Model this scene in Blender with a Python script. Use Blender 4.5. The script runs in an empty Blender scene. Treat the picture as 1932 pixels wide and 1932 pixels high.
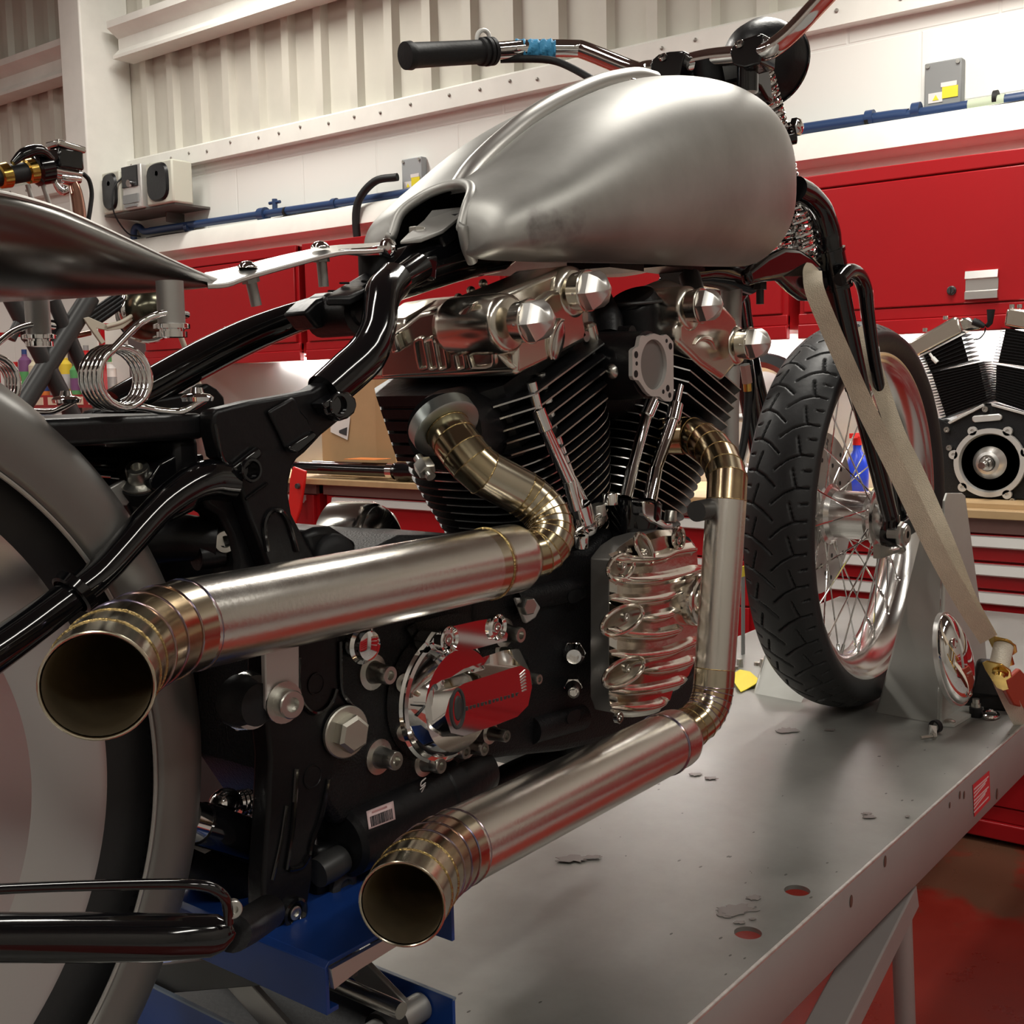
import bpy, bmesh, math, random
from mathutils import Vector, Matrix
random.seed(7)
PI=math.pi
F_PX=2200.0; YAW=math.radians(37.9); PIT=math.radians(6.17); ROL=0.0209
HC=1.225; CAM=(0.0,-0.776,HC)
def _v(a,b,c): return (a,b,c)
_f0=(math.cos(YAW),math.sin(YAW),0); _r0=(math.sin(YAW),-math.cos(YAW),0)
_f=tuple(_f0[i]*math.cos(PIT)-(0,0,1)[i]*math.sin(PIT) for i in range(3))
_u0=tuple(_f0[i]*math.sin(PIT)+(0,0,1)[i]*math.cos(PIT) for i in range(3))
_r=tuple(_r0[i]*math.cos(ROL)-_u0[i]*math.sin(ROL) for i in range(3))
_u=tuple(_u0[i]*math.cos(ROL)+_r0[i]*math.sin(ROL) for i in range(3))
def ray(px,py):
    a=(px-966)/F_PX; b=-(py-966)/F_PX
    return tuple(_f[i]+a*_r[i]+b*_u[i] for i in range(3))
def on(axis,val,px,py):
    d=ray(px,py); t=(val-CAM[axis])/d[axis]
    return tuple(CAM[i]+t*d[i] for i in range(3))
def PY(px,py,y): return on(1,y,px,py)
def PX(px,py,x): return on(0,x,px,py)
def PZ(px,py,z): return on(2,z,px,py)
def proj(p):
    d=[p[i]-CAM[i] for i in range(3)]
    z=sum(d[i]*_f[i] for i in range(3)); x=sum(d[i]*_r[i] for i in range(3)); y=sum(d[i]*_u[i] for i in range(3))
    return (966+F_PX*x/z, 966-F_PX*y/z, z)
V=Vector
def vy(px,py,y): return V(PY(px,py,y))
def vx(px,py,x): return V(PX(px,py,x))
def vz(px,py,z): return V(PZ(px,py,z))
C=bpy.context.scene.collection
SC=bpy.context.scene

# ---------- materials ----------
MATS={}
def mat(name,col,rough=.5,metal=0.0,coat=0.0,bump=0.0,bscale=40.0,var=0.0,vscale=6.0,rvar=0.0,emit=None,es=0.0,stretch=None,spec=None,aniso=0.0,col2=None):
    if name in MATS: return MATS[name]
    m=bpy.data.materials.new(name); m.use_nodes=True
    nt=m.node_tree; b=nt.nodes['Principled BSDF']
    b.inputs['Base Color'].default_value=(*col,1); b.inputs['Roughness'].default_value=rough
    b.inputs['Metallic'].default_value=metal
    if coat: b.inputs['Coat Weight'].default_value=coat; b.inputs['Coat Roughness'].default_value=.04
    if spec is not None: b.inputs['Specular IOR Level'].default_value=spec
    if aniso: b.inputs['Anisotropic'].default_value=aniso
    if emit: b.inputs['Emission Color'].default_value=(*emit,1); b.inputs['Emission Strength'].default_value=es
    if bump or var or rvar or col2:
        tc=nt.nodes.new('ShaderNodeTexCoord'); mp=nt.nodes.new('ShaderNodeMapping')
        nt.links.new(tc.outputs['Object'],mp.inputs['Vector'])
        if stretch: mp.inputs['Scale'].default_value=stretch
        if var or rvar or col2:
            n=nt.nodes.new('ShaderNodeTexNoise'); n.inputs['Scale'].default_value=vscale; n.inputs['Detail'].default_value=6
            n.inputs['Roughness'].default_value=.6
            nt.links.new(mp.outputs[0],n.inputs['Vector'])
            if var or col2:
                r=nt.nodes.new('ShaderNodeValToRGB'); r.color_ramp.elements[0].position=.3; r.color_ramp.elements[1].position=.7
                c2=col2 if col2 else tuple(min(1,c*(1+var)) for c in col)
                r.color_ramp.elements[0].color=(*[c*(1-var) for c in col],1); r.color_ramp.elements[1].color=(*c2,1)
                nt.links.new(n.outputs['Fac'],r.inputs['Fac']); nt.links.new(r.outputs['Color'],b.inputs['Base Color'])
            if rvar:
                mr=nt.nodes.new('ShaderNodeMapRange'); mr.inputs['From Min'].default_value=.3; mr.inputs['From Max'].default_value=.7
                mr.inputs['To Min'].default_value=max(.01,rough-rvar); mr.inputs['To Max'].default_value=min(1,rough+rvar)
                nt.links.new(n.outputs['Fac'],mr.inputs['Value']); nt.links.new(mr.outputs[0],b.inputs['Roughness'])
        if bump:
            n2=nt.nodes.new('ShaderNodeTexNoise'); n2.inputs['Scale'].default_value=bscale; n2.inputs['Detail'].default_value=4
            nt.links.new(mp.outputs[0],n2.inputs['Vector'])
            bp=nt.nodes.new('ShaderNodeBump'); bp.inputs['Strength'].default_value=bump; bp.inputs['Distance'].default_value=.01
            nt.links.new(n2.outputs['Fac'],bp.inputs['Height']); nt.links.new(bp.outputs[0],b.inputs['Normal'])
    MATS[name]=m; return m
M={}
M['white_wall']=mat('white_wall',(.80,.80,.76),.6,bump=.05,bscale=25,var=.04,vscale=3)
M['cream']=mat('cream_cladding',(.58,.56,.49),.5,var=.05,vscale=4)
M['trimwhite']=mat('painted_steel',(.78,.77,.72),.45,var=.05,vscale=7)
M['red_cab']=mat('red_paint',(.36,.009,.013),.28,var=.04,vscale=2,spec=.35)
M['red_dark']=mat('red_paint_recess',(.30,.008,.012),.4)
M['floor']=mat('red_floor',(.24,.018,.010),.33,var=.12,vscale=5,rvar=.1,col2=(.28,.026,.015))
M['alu']=mat('brushed_aluminium',(.78,.77,.75),.32,1)
M['alu_satin']=mat('satin_aluminium',(.62,.61,.59),.45,.6)
M['chrome']=mat('chrome',(.86,.85,.84),.05,1)
M['chrome_dull']=mat('dull_chrome',(.62,.60,.57),.16,1)
M['steel']=mat('bare_steel',(.42,.41,.39),.42,.75,var=.06,vscale=8,rvar=.06)
M['zinc']=mat('zinc_bolt',(.58,.57,.53),.3,1)
M['stainless']=mat('brushed_stainless',(.74,.71,.66),.24,1,rvar=.03,vscale=30,bump=.02,bscale=300,stretch=(1,1,1))
M['heat_gold']=mat('heat_tinted_gold',(.47,.39,.25),.18,1,var=.10,vscale=14)
M['heat_bronze']=mat('heat_tinted_bronze',(.42,.29,.20),.19,1,var=.18,vscale=18,col2=(.58,.44,.25))
M['heat_straw']=mat('heat_tinted_straw',(.60,.54,.42),.19,1,var=.08,vscale=12)
M['weld']=mat('weld_bead_tint',(.50,.30,.16),.2,1,var=.1,vscale=45,col2=(.20,.24,.46))
M['weld_gold']=mat('weld_bead_gold',(.42,.31,.14),.22,1,var=.2,vscale=60,bump=.3,bscale=300)
M['pipe_inside']=mat('pipe_inside',(.66,.56,.38),.42,1,var=.2,vscale=20)
M['nickel']=mat('polished_nickel',(.74,.70,.62),.21,1,rvar=.04,vscale=5)
M['nickel_bright']=mat('cast_nickel',(.76,.71,.64),.14,1,rvar=.04,vscale=18,bump=.02,bscale=60)
M['black']=mat('gloss_black_paint',(.004,.004,.005),.10,0,coat=.5,bump=.02,bscale=30)
M['satin_black']=mat('satin_black',(.006,.006,.007),.36,0,spec=.3,bump=.06,bscale=120)
M['case_black']=mat('wrinkle_black',(.007,.007,.008),.42,0,spec=.28,bump=.25,bscale=500)
M['fin_edge']=mat('machined_fin_edge',(.60,.59,.57),.25,1)
M['rubber']=mat('black_rubber',(.010,.010,.011),.55,0,spec=.3,var=.15,vscale=30,bump=.05,bscale=200)
M['tyre']=mat('tyre_rubber',(.016,.016,.017),.48,0,spec=.4,var=.15,vscale=14,bump=.04,bscale=90)
M['blue']=mat('blue_paint',(.010,.045,.22),.35,var=.1,vscale=12)
M['pipe_blue']=mat('blue_pipe_paint',(.018,.045,.125),.4)
M['strap']=mat('beige_webbing',(.64,.55,.42),.8,var=.14,vscale=16,bump=.4,bscale=600)
M['gold']=mat('yellow_zinc',(.70,.46,.12),.2,1,var=.15,vscale=30)
M['card']=mat('cardboard',(.42,.26,.13),.8,var=.06,vscale=8)
M['wood']=mat('ply_edge',(.45,.30,.15),.6,var=.15,vscale=8)
M['white']=mat('white_plastic',(.75,.75,.72),.4)
M['grey']=mat('grey_plastic',(.22,.23,.23),.45)
M['yellow']=mat('yellow_card',(.80,.66,.03),.5)
M['tape']=mat('blue_tape',(.05,.30,.55),.6,bump=.6,bscale=60)
M['darkgrey']=mat('dark_grey_metal',(.05,.05,.05),.4,.3)
M['white_sticker']=mat('sticker_white',(.72,.68,.66),.5)
M['ink']=mat('printed_ink',(.03,.03,.035),.6)
M['inkred']=mat('printed_red',(.62,.04,.05),.5)
M['pink']=mat('pale_pink_label',(.72,.52,.52),.5)
M['lamp']=mat('lamp_diffuser',(1,1,1),.5,emit=(1.0,.95,.86),es=9)
M['lamp_small']=mat('lamp_tube',(1,1,1),.5,emit=(1.0,.98,.94),es=48)

# ---------- mesh builder ----------
def basis(d):
    d=V(d).normalized()
    a=V((0,0,1)) if abs(d.z)<.9 else V((1,0,0))
    x=d.cross(a).normalized(); y=d.cross(x).normalized()
    return x,y,d
def smooth_path(pts,k=6,closed=False):
    P=[V(p) for p in pts]; n=len(P); out=[]
    rng=range(n if closed else n-1)
    for i in rng:
        p1=P[i]; p2=P[(i+1)%n]
        p0=P[i-1] if (i>0 or closed) else p1*2-p2
        p3=P[(i+2)%n] if (i+2<n or closed) else p2*2-p1
        for j in range(k):
            t=j/k
            out.append(.5*((2*p1)+(p2-p0)*t+(2*p0-5*p1+4*p2-p3)*t*t+(3*p1-p0-3*p2+p3)*t**3))
    if not closed: out.append(P[-1].copy())
    return out
def lerpn(vals,k):
    out=[]
    for i in range(len(vals)-1):
        for j in range(k): out.append(vals[i]+(vals[i+1]-vals[i])*j/k)
    out.append(vals[-1]); return out
class MB:
    def __init__(s): s.v=[]; s.f=[]; s.mi=[]; s.cur=0
    def add(s,vs,fs):
        o=len(s.v); s.v+= [V(p) for p in vs]; s.f+=[tuple(i+o for i in f) for f in fs]; s.mi+=[s.cur]*len(fs); return s
    def box(s,c,size,R=None,taper=1.0):
        hx,hy,hz=[q/2 for q in size]; vs=[]
        for z in (-1,1):
            k=taper if z>0 else 1
            for x,y in ((-1,-1),(1,-1),(1,1),(-1,1)):
                p=V((x*hx*k,y*hy*k,z*hz))
                if R is not None: p=R@p
                vs.append(V(c)+p)
        return s.add(vs,[(3,2,1,0),(4,5,6,7),(0,1,5,4),(1,2,6,5),(2,3,7,6),(3,0,4,7)])
    def bb(s,a,b):
        return s.box([(a[i]+b[i])/2 for i in range(3)],[abs(a[i]-b[i]) for i in range(3)])
    def tube(s,pts,r,n=16,caps=True,k=0,closed=False,sx=1.0):
        P=[V(p) for p in pts]
        if k:
            if not closed and isinstance(r,(list,tuple)): r=lerpn(list(r),k)
            P=smooth_path(P,k,closed)
        m=len(P); R=r if isinstance(r,(list,tuple)) else [r]*m
        T=[]
        for i in range(m):
            if closed: t=P[(i+1)%m]-P[i-1]
            else: t=P[min(i+1,m-1)]-P[max(i-1,0)]
            T.append(t.normalized())
        x,y,_=basis(T[0]); vs=[]
        for i in range(m):
            if i:
                ax=T[i-1].cross(T[i])
                if ax.length>1e-7:
                    q=Matrix.Rotation(T[i-1].angle(T[i]),3,ax.normalized()); x=q@x
                x=(x-T[i]*x.dot(T[i])).normalized()
            y=T[i].cross(x)
            for j in range(n):
                a=2*PI*j/n; vs.append(P[i]+x*math.cos(a)*R[i]*sx+y*math.sin(a)*R[i])
        fs=[]
        for i in range(m if closed else m-1):
            i2=(i+1)%m
            for j in range(n):
                j2=(j+1)%n; fs.append((i*n+j,i*n+j2,i2*n+j2,i2*n+j))
        if caps and not closed:
            fs.append(tuple(range(n-1,-1,-1))); fs.append(tuple((m-1)*n+j for j in range(n)))
        return s.add(vs,fs)
    def cyl(s,p0,p1,r0,r1=None,n=20,caps=True):
        r1=r0 if r1 is None else r1
        return s.tube([p0,p1],[r0,r1],n,caps)
    def lathe(s,p,axis,prof,n=28,close=False,a0=0,a1=2*PI,cap=True,phase=0,ref=None):
        x,y,d=basis(axis)
        if ref is not None:
            x=(V(ref)-d*V(ref).dot(d)).normalized(); y=d.cross(x)
        full=abs(a1-a0-2*PI)<1e-6; m=len(prof); vs=[]; cnt=n if full else n+1
        for i in range(cnt):
            a=a0+(a1-a0)*i/n+phase
            for t,r in prof: vs.append(V(p)+d*t+(x*math.cos(a)+y*math.sin(a))*r)
        fs=[]
        for i in range(n):
            i2=(i+1)%cnt
            for j in range(m if close else m-1):
                j2=(j+1)%m; fs.append((i*m+j,i2*m+j,i2*m+j2,i*m+j2))
        if full and cap and not close:
            if prof[0][1]>1e-6: fs.append(tuple(i*m for i in range(cnt)))
            if prof[-1][1]>1e-6: fs.append(tuple(i*m+m-1 for i in range(cnt-1,-1,-1)))
        if (not full) and close:
            fs.append(tuple(range(m))); fs.append(tuple((cnt-1)*m+j for j in range(m-1,-1,-1)))
        return s.add(vs,fs)
    def prism(s,poly,vec,inset=0):
        P=[V(p) for p in poly]; n=len(P); vec=V(vec)
        if inset:
            c=sum(P,V((0,0,0)))/n
            Q=[p+vec+(c-p).normalized()*inset for p in P]
        else: Q=[p+vec for p in P]
        fs=[tuple(range(n-1,-1,-1)),tuple(range(n,2*n))]+[(i,(i+1)%n,n+(i+1)%n,n+i) for i in range(n)]
        return s.add(P+Q,fs)
    def sphere(s,c,r,n=16,m=10,R=None):
        rr=(r,r,r) if not isinstance(r,(tuple,list)) else r
        vs=[];fs=[]
        for i in range(m+1):
            th=PI*i/m
            for j in range(n):
                a=2*PI*j/n; p=V((rr[0]*math.sin(th)*math.cos(a),rr[1]*math.sin(th)*math.sin(a),rr[2]*math.cos(th)))
                if R is not None: p=R@p
                vs.append(V(c)+p)
        for i in range(m):
            for j in range(n):
                j2=(j+1)%n; fs.append((i*n+j,(i+1)*n+j,(i+1)*n+j2,i*n+j2))
        return s.add(vs,fs)
    def grid(s,rows,closed_u=False,closed_v=False):
        m=len(rows); n=len(rows[0]); vs=[p for r in rows for p in r]; fs=[]
        for i in range(m if closed_u else m-1):
            for j in range(n if closed_v else n-1):
                i2=(i+1)%m;j2=(j+1)%n; fs.append((i*n+j,i*n+j2,i2*n+j2,i2*n+j))
        return s.add(vs,fs)
    def build(s,name,m,parent=None,bevel=0,ang=38,sub=0,solid=0,seg=2,kind=None,soff=0):
        me=bpy.data.meshes.new(name); me.from_pydata([tuple(p) for p in s.v],[],s.f)
        bm=bmesh.new(); bm.from_mesh(me)
        bmesh.ops.remove_doubles(bm,verts=bm.verts,dist=1e-6)
        bmesh.ops.recalc_face_normals(bm,faces=bm.faces)
        bm.to_mesh(me); bm.free()
        if isinstance(m,(list,tuple)):
            for q in m: me.materials.append(q)
            if len(me.polygons)==len(s.mi):
                for p,i in zip(me.polygons,s.mi): p.material_index=i
        else: me.materials.append(m)
        for p in me.polygons: p.use_smooth=True
        me.set_sharp_from_angle(angle=math.radians(ang))
        o=bpy.data.objects.new(name,me); C.objects.link(o)
        if parent is not None:
            o.parent=parent
            o.matrix_parent_inverse=world_of(parent).inverted()
        if solid:
            md=o.modifiers.new('thickness','SOLIDIFY'); md.thickness=solid; md.offset=soff
        if bevel:
            md=o.modifiers.new('bevel','BEVEL'); md.width=bevel; md.segments=seg; md.limit_method='ANGLE'; md.angle_limit=math.radians(40)
        if sub:
            md=o.modifiers.new('sub','SUBSURF'); md.levels=sub; md.render_levels=sub
        if kind: o['kind']=kind
        return o
def world_of(o):
    if o.parent: return world_of(o.parent)@o.matrix_parent_inverse@Matrix.LocRotScale(o.location,o.rotation_euler,o.scale)
    return Matrix.LocRotScale(o.location,o.rotation_euler,o.scale)
def tag(o,label,cat=None,group=None):
    o['label']=label
    if cat: o['category']=cat
    if group: o['group']=group
    return o
def thing(name,label,cat,loc,group=None):
    o=bpy.data.objects.new(name,None); C.objects.link(o); o.location=V(loc); o.empty_display_size=.05
    return tag(o,label,cat,group)
def struct(mb,name,m,**k):
    o=mb.build(name,m,**k); o['kind']='structure'; return o
def bolt(mb,p,d,r=.006,h=.006,washer=0,socket=True,n=24):
    """socket head cap screw, or hexagon head when socket is False"""
    d=V(d).normalized(); p=V(p)
    if washer: mb.cyl(p,p+d*.0015,washer,n=n); p=p+d*.0015
    if socket:
        mb.lathe(p,d,[(0,0),(0,r),(h*.9,r),(h,r*.92),(h,r*.52),(h*.45,r*.5),(h*.45,0)],n=n)
    else:
        mb.lathe(p,d,[(0,0),(0,r),(h*.85,r),(h,r*.86),(h,0)],n=6)
    return mb
def text_mesh(txt,size,name,m,parent,loc,xdir,ydir,extrude=.0004,align='CENTER'):
    cu=bpy.data.curves.new(name,'FONT'); cu.body=txt; cu.size=size; cu.extrude=extrude; cu.align_x=align; cu.align_y='CENTER'
    o=bpy.data.objects.new(name,cu); C.objects.link(o)
    dg=bpy.context.evaluated_depsgraph_get(); me=bpy.data.meshes.new_from_object(o.evaluated_get(dg)); 
    bpy.data.objects.remove(o,do_unlink=True)
    x=V(xdir).normalized(); z=x.cross(V(ydir)).normalized(); y=z.cross(x)
    mt=Matrix((x,y,z)).transposed().to_4x4(); mt.translation=V(loc)
    me.transform(mt); me.materials.clear(); me.materials.append(m)
    q=bpy.data.objects.new(name,me); C.objects.link(q)
    if parent is not None: q.parent=parent; q.matrix_parent_inverse=world_of(parent).inverted()
    return q

# ---------- camera ----------
cd=bpy.data.cameras.new('camera'); cam=bpy.data.objects.new('camera',cd); C.objects.link(cam)
cd.sensor_width=36; cd.lens=36*F_PX/1932; cd.clip_start=.02
mt=Matrix((V(_r),V(_u),-V(_f))).transposed().to_4x4(); mt.translation=V(CAM); cam.matrix_world=mt
SC.camera=cam
SC.view_settings.view_transform='Standard'; SC.view_settings.look='None'; SC.view_settings.gamma=1; SC.view_settings.exposure=0.0
M['far_wall']=mat('dull_cream_wall',(.40,.385,.35),.6)
# ================= room shell =================
XW=3.6; ZC=4.7; YL=9.0; YR=-3.8; XB=-4.2
def floormat():
    m=M['floor']; nt=m.node_tree; b=nt.nodes['Principled BSDF']; col=b.inputs['Base Color'].links[0].from_socket
    tc=nt.nodes.new('ShaderNodeTexCoord'); sp=nt.nodes.new('ShaderNodeSeparateXYZ'); nt.links.new(tc.outputs['Object'],sp.inputs[0])
    lt=nt.nodes.new('ShaderNodeMath'); lt.operation='LESS_THAN'; lt.inputs[1].default_value=-1.25; nt.links.new(sp.outputs['Y'],lt.inputs[0])
    mx=nt.nodes.new('ShaderNodeMix'); mx.data_type='RGBA'; nt.links.new(lt.outputs[0],mx.inputs['Factor']); nt.links.new(col,mx.inputs['A']); mx.inputs['B'].default_value=(.30,.295,.285,1)  # grey aisle outside the frame, added so the metal reflects less red
    # bare worn patch in the red paint near the cabinets
    vm=nt.nodes.new('ShaderNodeVectorMath'); vm.operation='DISTANCE'; nt.links.new(tc.outputs['Object'],vm.inputs[0]); vm.inputs[1].default_value=vz(1880,1650,0)
    n=nt.nodes.new('ShaderNodeTexNoise'); n.inputs['Scale'].default_value=7; n.inputs['Detail'].default_value=6; nt.links.new(tc.outputs['Object'],n.inputs['Vector'])
    ma=nt.nodes.new('ShaderNodeMath'); ma.operation='MULTIPLY_ADD'; nt.links.new(n.outputs['Fac'],ma.inputs[0]); ma.inputs[1].default_value=.9; nt.links.new(vm.outputs['Value'],ma.inputs[2])
    mr=nt.nodes.new('ShaderNodeMapRange'); mr.inputs['From Min'].default_value=.75; mr.inputs['From Max'].default_value=.60; nt.links.new(ma.outputs[0],mr.inputs['Value'])
    m2=nt.nodes.new('ShaderNodeMix'); m2.data_type='RGBA'; nt.links.new(mr.outputs[0],m2.inputs['Factor']); nt.links.new(mx.outputs['Result'],m2.inputs['A']); m2.inputs['B'].default_value=(.13,.06,.035,1)
    nt.links.new(m2.outputs['Result'],b.inputs['Base Color'])
floormat()
mb=MB(); mb.bb((XB,YR,-.1),(XW,YL,0)); struct(mb,'floor',M['floor'])
# block wall, lower part, with the painted joints as real grooves
def blockmat():
    m=mat('painted_blockwork',(.81,.81,.77),.6); nt=m.node_tree; b=nt.nodes['Principled BSDF']
    tc=nt.nodes.new('ShaderNodeTexCoord'); mp=nt.nodes.new('ShaderNodeMapping'); mp.inputs['Rotation'].default_value=(PI/2,0,PI/2)
    br=nt.nodes.new('ShaderNodeTexBrick'); br.inputs['Scale'].default_value=1.0; br.inputs['Brick Width'].default_value=.45; br.inputs['Row Height'].default_value=.225
    br.inputs['Mortar Size'].default_value=.006; br.inputs['Mortar Smooth'].default_value=.6
    sep=nt.nodes.new('ShaderNodeSeparateXYZ'); cmb=nt.nodes.new('ShaderNodeCombineXYZ')
    nt.links.new(tc.outputs['Object'],sep.inputs[0]); nt.links.new(sep.outputs['Y'],cmb.inputs['X']); nt.links.new(sep.outputs['Z'],cmb.inputs['Y'])
    nt.links.new(cmb.outputs[0],br.inputs['Vector'])
    bp=nt.nodes.new('ShaderNodeBump'); bp.inputs['Strength'].default_value=.5; bp.inputs['Distance'].default_value=.004; bp.invert=True
    nt.links.new(br.outputs['Fac'],bp.inputs['Height']); nt.links.new(bp.outputs[0],b.inputs['Normal'])
    return m
M['block']=blockmat()
mb=MB(); mb.bb((XW,YR,0),(XW+.2,YL,2.31)); struct(mb,'wall_back',M['block'])
mb=MB(); mb.bb((XB-.2,YR,0),(XB,YL,ZC)); struct(mb,'wall_front',M['far_wall'])
mb=MB(); mb.bb((XB,YR-.2,0),(XW,YR,ZC)); struct(mb,'wall_right',M['far_wall'])
mb=MB(); mb.bb((XB,YL,0),(XW,YL+.2,ZC)); struct(mb,'wall_left',M['white_wall'])
mb=MB(); mb.bb((XB-.2,YR-.2,ZC),(XW+.2,YL+.2,ZC+.1)); struct(mb,'ceiling',mat('ceiling_sheet',(.16,.15,.14),.7))
# profiled cladding above the block wall
def cladding(y0,y1,z0,z1,pitch=.205,ph=0.0):
    mb=MB(); pts=[]; y=y0+ph-pitch
    pts.append((XW,y0))
    while y<y1:
        for dy,x in ((0,XW),(.128,XW),(.143,XW-.032),(.187,XW-.032),(.202,XW)):
            yy=y+dy
            if y0<yy<y1: pts.append((x,yy))
        y+=pitch
    pts.append((XW,y1))
    a=[V((x,y,z0)) for x,y in pts]; b=[V((x,y,z1)) for x,y in pts]; c=[V((XW+.05,y,z1)) for x,y in pts]; d=[V((XW+.05,y,z0)) for x,y in pts]
    mb.grid([a,b,c,d],closed_u=True)
    return mb
o=struct(cladding(YR,YL,2.33,ZC,ph=.07),'wall_back',M['cream'],ang=20)
# flashing between block and cladding
mb=MB(); mb.prism([(XW,YR,2.30),(XW-.05,YR,2.30),(XW-.05,YR,2.375),(XW-.036,YR,2.385),(XW,YR,2.385)],(0,YL-YR,0)); struct(mb,'trim_1',M['trimwhite'])
for k in range(30):
    y=.35+k*.27+random.uniform(-.05,.05)
mbs=MB()
for k in range(34):
    mbs.sphere((XW-.052,.2+k*.16+random.uniform(-.03,.03),2.345+random.uniform(-.012,.012)),(.004,.007,.007),8,6)
struct(mbs,'trim_2',mat('screw_heads',(.30,.28,.25),.5,.4))
# cladding rail (zed profile) running into the column
def rail(y0,y1,z):
    mb=MB(); sec=[(XW-.03,z+.02),(XW-.17,z+.02),(XW-.17,z-.012),(XW-.11,z-.05),(XW-.11,z-.10),(XW-.145,z-.135),(XW-.145,z-.15),(XW-.03,z-.15)]
    mb.prism([(x,y0,zz) for x,zz in sec],(0,y1-y0,0)); return mb
struct(rail(YR,4.30,2.985),'trim_3',M['trimwhite'])
struct(rail(4.58,YL,2.985),'trim_4',M['trimwhite'])
# column
mb=MB(); mb.bb((3.33,4.37,0),(XW,4.55,ZC)); struct(mb,'trim_5',M['trimwhite'],bevel=.008)
# painted concrete beam under the air pipe
mb=MB(); mb.prism([(XW,YR,1.985),(3.52,YR,1.985),(3.50,YR,1.965),(3.485,YR,1.90),(3.50,YR,1.893),(3.56,YR,1.885),(3.57,YR,1.80),(XW,YR,1.80)],(0,YL-YR,0)); struct(mb,'trim_6',M['trimwhite'])

# ================= air pipe =================
t=thing('air_pipe','blue painted compressed air pipe clipped along the white block wall above the red cabinets','pipe',(3.545,1,2.01))
mb=MB()
pl=[V((3.545,y,z)) for y,z in ((-3.6,2.0),(.1,1.995),(.5,2.003),(1.2,2.01),(2.5,2.005),(3.3,2.012),(4.20,2.02))]
mb.tube(pl,.0175,16,k=3); mb.build('pipe_run',M['pipe_blue'],t)
for y in (.44,.58,2.9,3.9):
    m2=MB(); m2.lathe((3.545,y-.012,2.008),(0,1,0),[(0,.019),(0,.023),(.024,.023),(.024,.019)],n=18); m2.build('coupling',M['pipe_blue'],t)
for y in (.21,.58,3.2):
    m2=MB(); m2.lathe((3.545,y,2.006),(0,1,0),[(0,.019),(0,.0225),(.012,.0225),(.012,.019)],n=18); m2.box((3.572,y+.006,2.006),(.048,.01,.016)); m2.build('pipe_clip',M['rubber'],t)
m2=MB(); m2.lathe((3.545,.19,1.996),(0,1,0),[(0,.0178),(0,.0186),(.10,.0186),(.10,.0178)],n=18); tag(m2.build('tape_band',mat('green_tape',(.45,.52,.38),.6),t),'pale green tape band')
m2=MB(); m2.lathe((3.545,3.36,2.012),(0,1,0),[(-.02,.02),(-.02,.03),(.02,.03),(.02,.02)],n=14); m2.cyl((3.545,3.28,2.012),(3.545,3.28,2.07),.012); m2.cyl((3.545,3.245,2.055),(3.545,3.315,2.055),.007); m2.build('stop_valve',M['pipe_blue'],t)
m2=MB(); m2.tube([(3.545,4.18,2.019),(3.545,4.25,2.022),(3.545,4.285,2.045),(3.545,4.315,2.050),(3.545,4.338,2.025),(3.545,4.340,1.96)],.0165,14,k=4); m2.build('drop_bend',M['pipe_blue'],t)
mb=MB(); mb.tube([(3.52,y,1.985-.008*abs(math.sin(y*3.1))) for y in [i*.15 for i in range(-2,29)]],.004,6,k=2)
tag(mb.build('cable',M['rubber']),'thin dark cable lying loosely along the ledge under the blue air pipe','cable')

# ================= junction boxes =================
def jbox(label,c,w,h,first):
    t=thing('junction_box',label,'electrical box',c)
    m=MB(); m.box(c,(.034,w,h)); m.build('box',M['grey'] if first else mat('light_grey_box',(.33,.35,.36),.5),t,bevel=.004)
    x=c[0]-.018
    m=MB(); m.box((x,c[1]+.02,c[2]-h*.30),(.002,w*.38,h*.22)); m.build('warning_sticker',M['white_sticker'],t)
    m=MB(); m.box((x-.0005,c[1]-.022,c[2]-h*.22),(.002,w*.42,h*.25)); m.build('warning_sticker',M['yellow'],t)
    m=MB(); m.box((x,c[1]-.018,c[2]-h*.04),(.002,w*.42,h*.10)); m.build('label_plate',M['white_sticker'],t)
    m=MB(); m.prism([(x-.001,c[1]+.028,c[2]-h*.36),(x-.001,c[1]+.010,c[2]-h*.36),(x-.001,c[1]+.019,c[2]-h*.24)],(-.001,0,0)); m.build('warning_triangle',M['yellow'],t)
    for dy in (-1,1):
        m=MB(); m.cyl((x,c[1]+dy*w*.4,c[2]+h*.42),(x-.004,c[1]+dy*w*.4,c[2]+h*.42),.006,n=12); m.build('screw',M['zinc'],t)
    return t
jbox('grey junction box with yellow warning sticker above the right end of the blue pipe',(3.582,.372,2.078),.108,.128,True)
jb=jbox('small grey junction box with yellow sticker beside the back of the fuel tank',(3.582,2.475,2.078),.108,.132,False)
mb=MB(); mb.tube([(3.53,2.52,2.07),(3.50,2.62,2.06),(3.48,2.70,1.98),(3.48,2.71,1.85),(3.50,2.69,1.70)],.016,12,k=6)
tag(mb.build('hose',M['rubber']),'thick black hose curving down from the small junction box behind the tank','hose')

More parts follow.
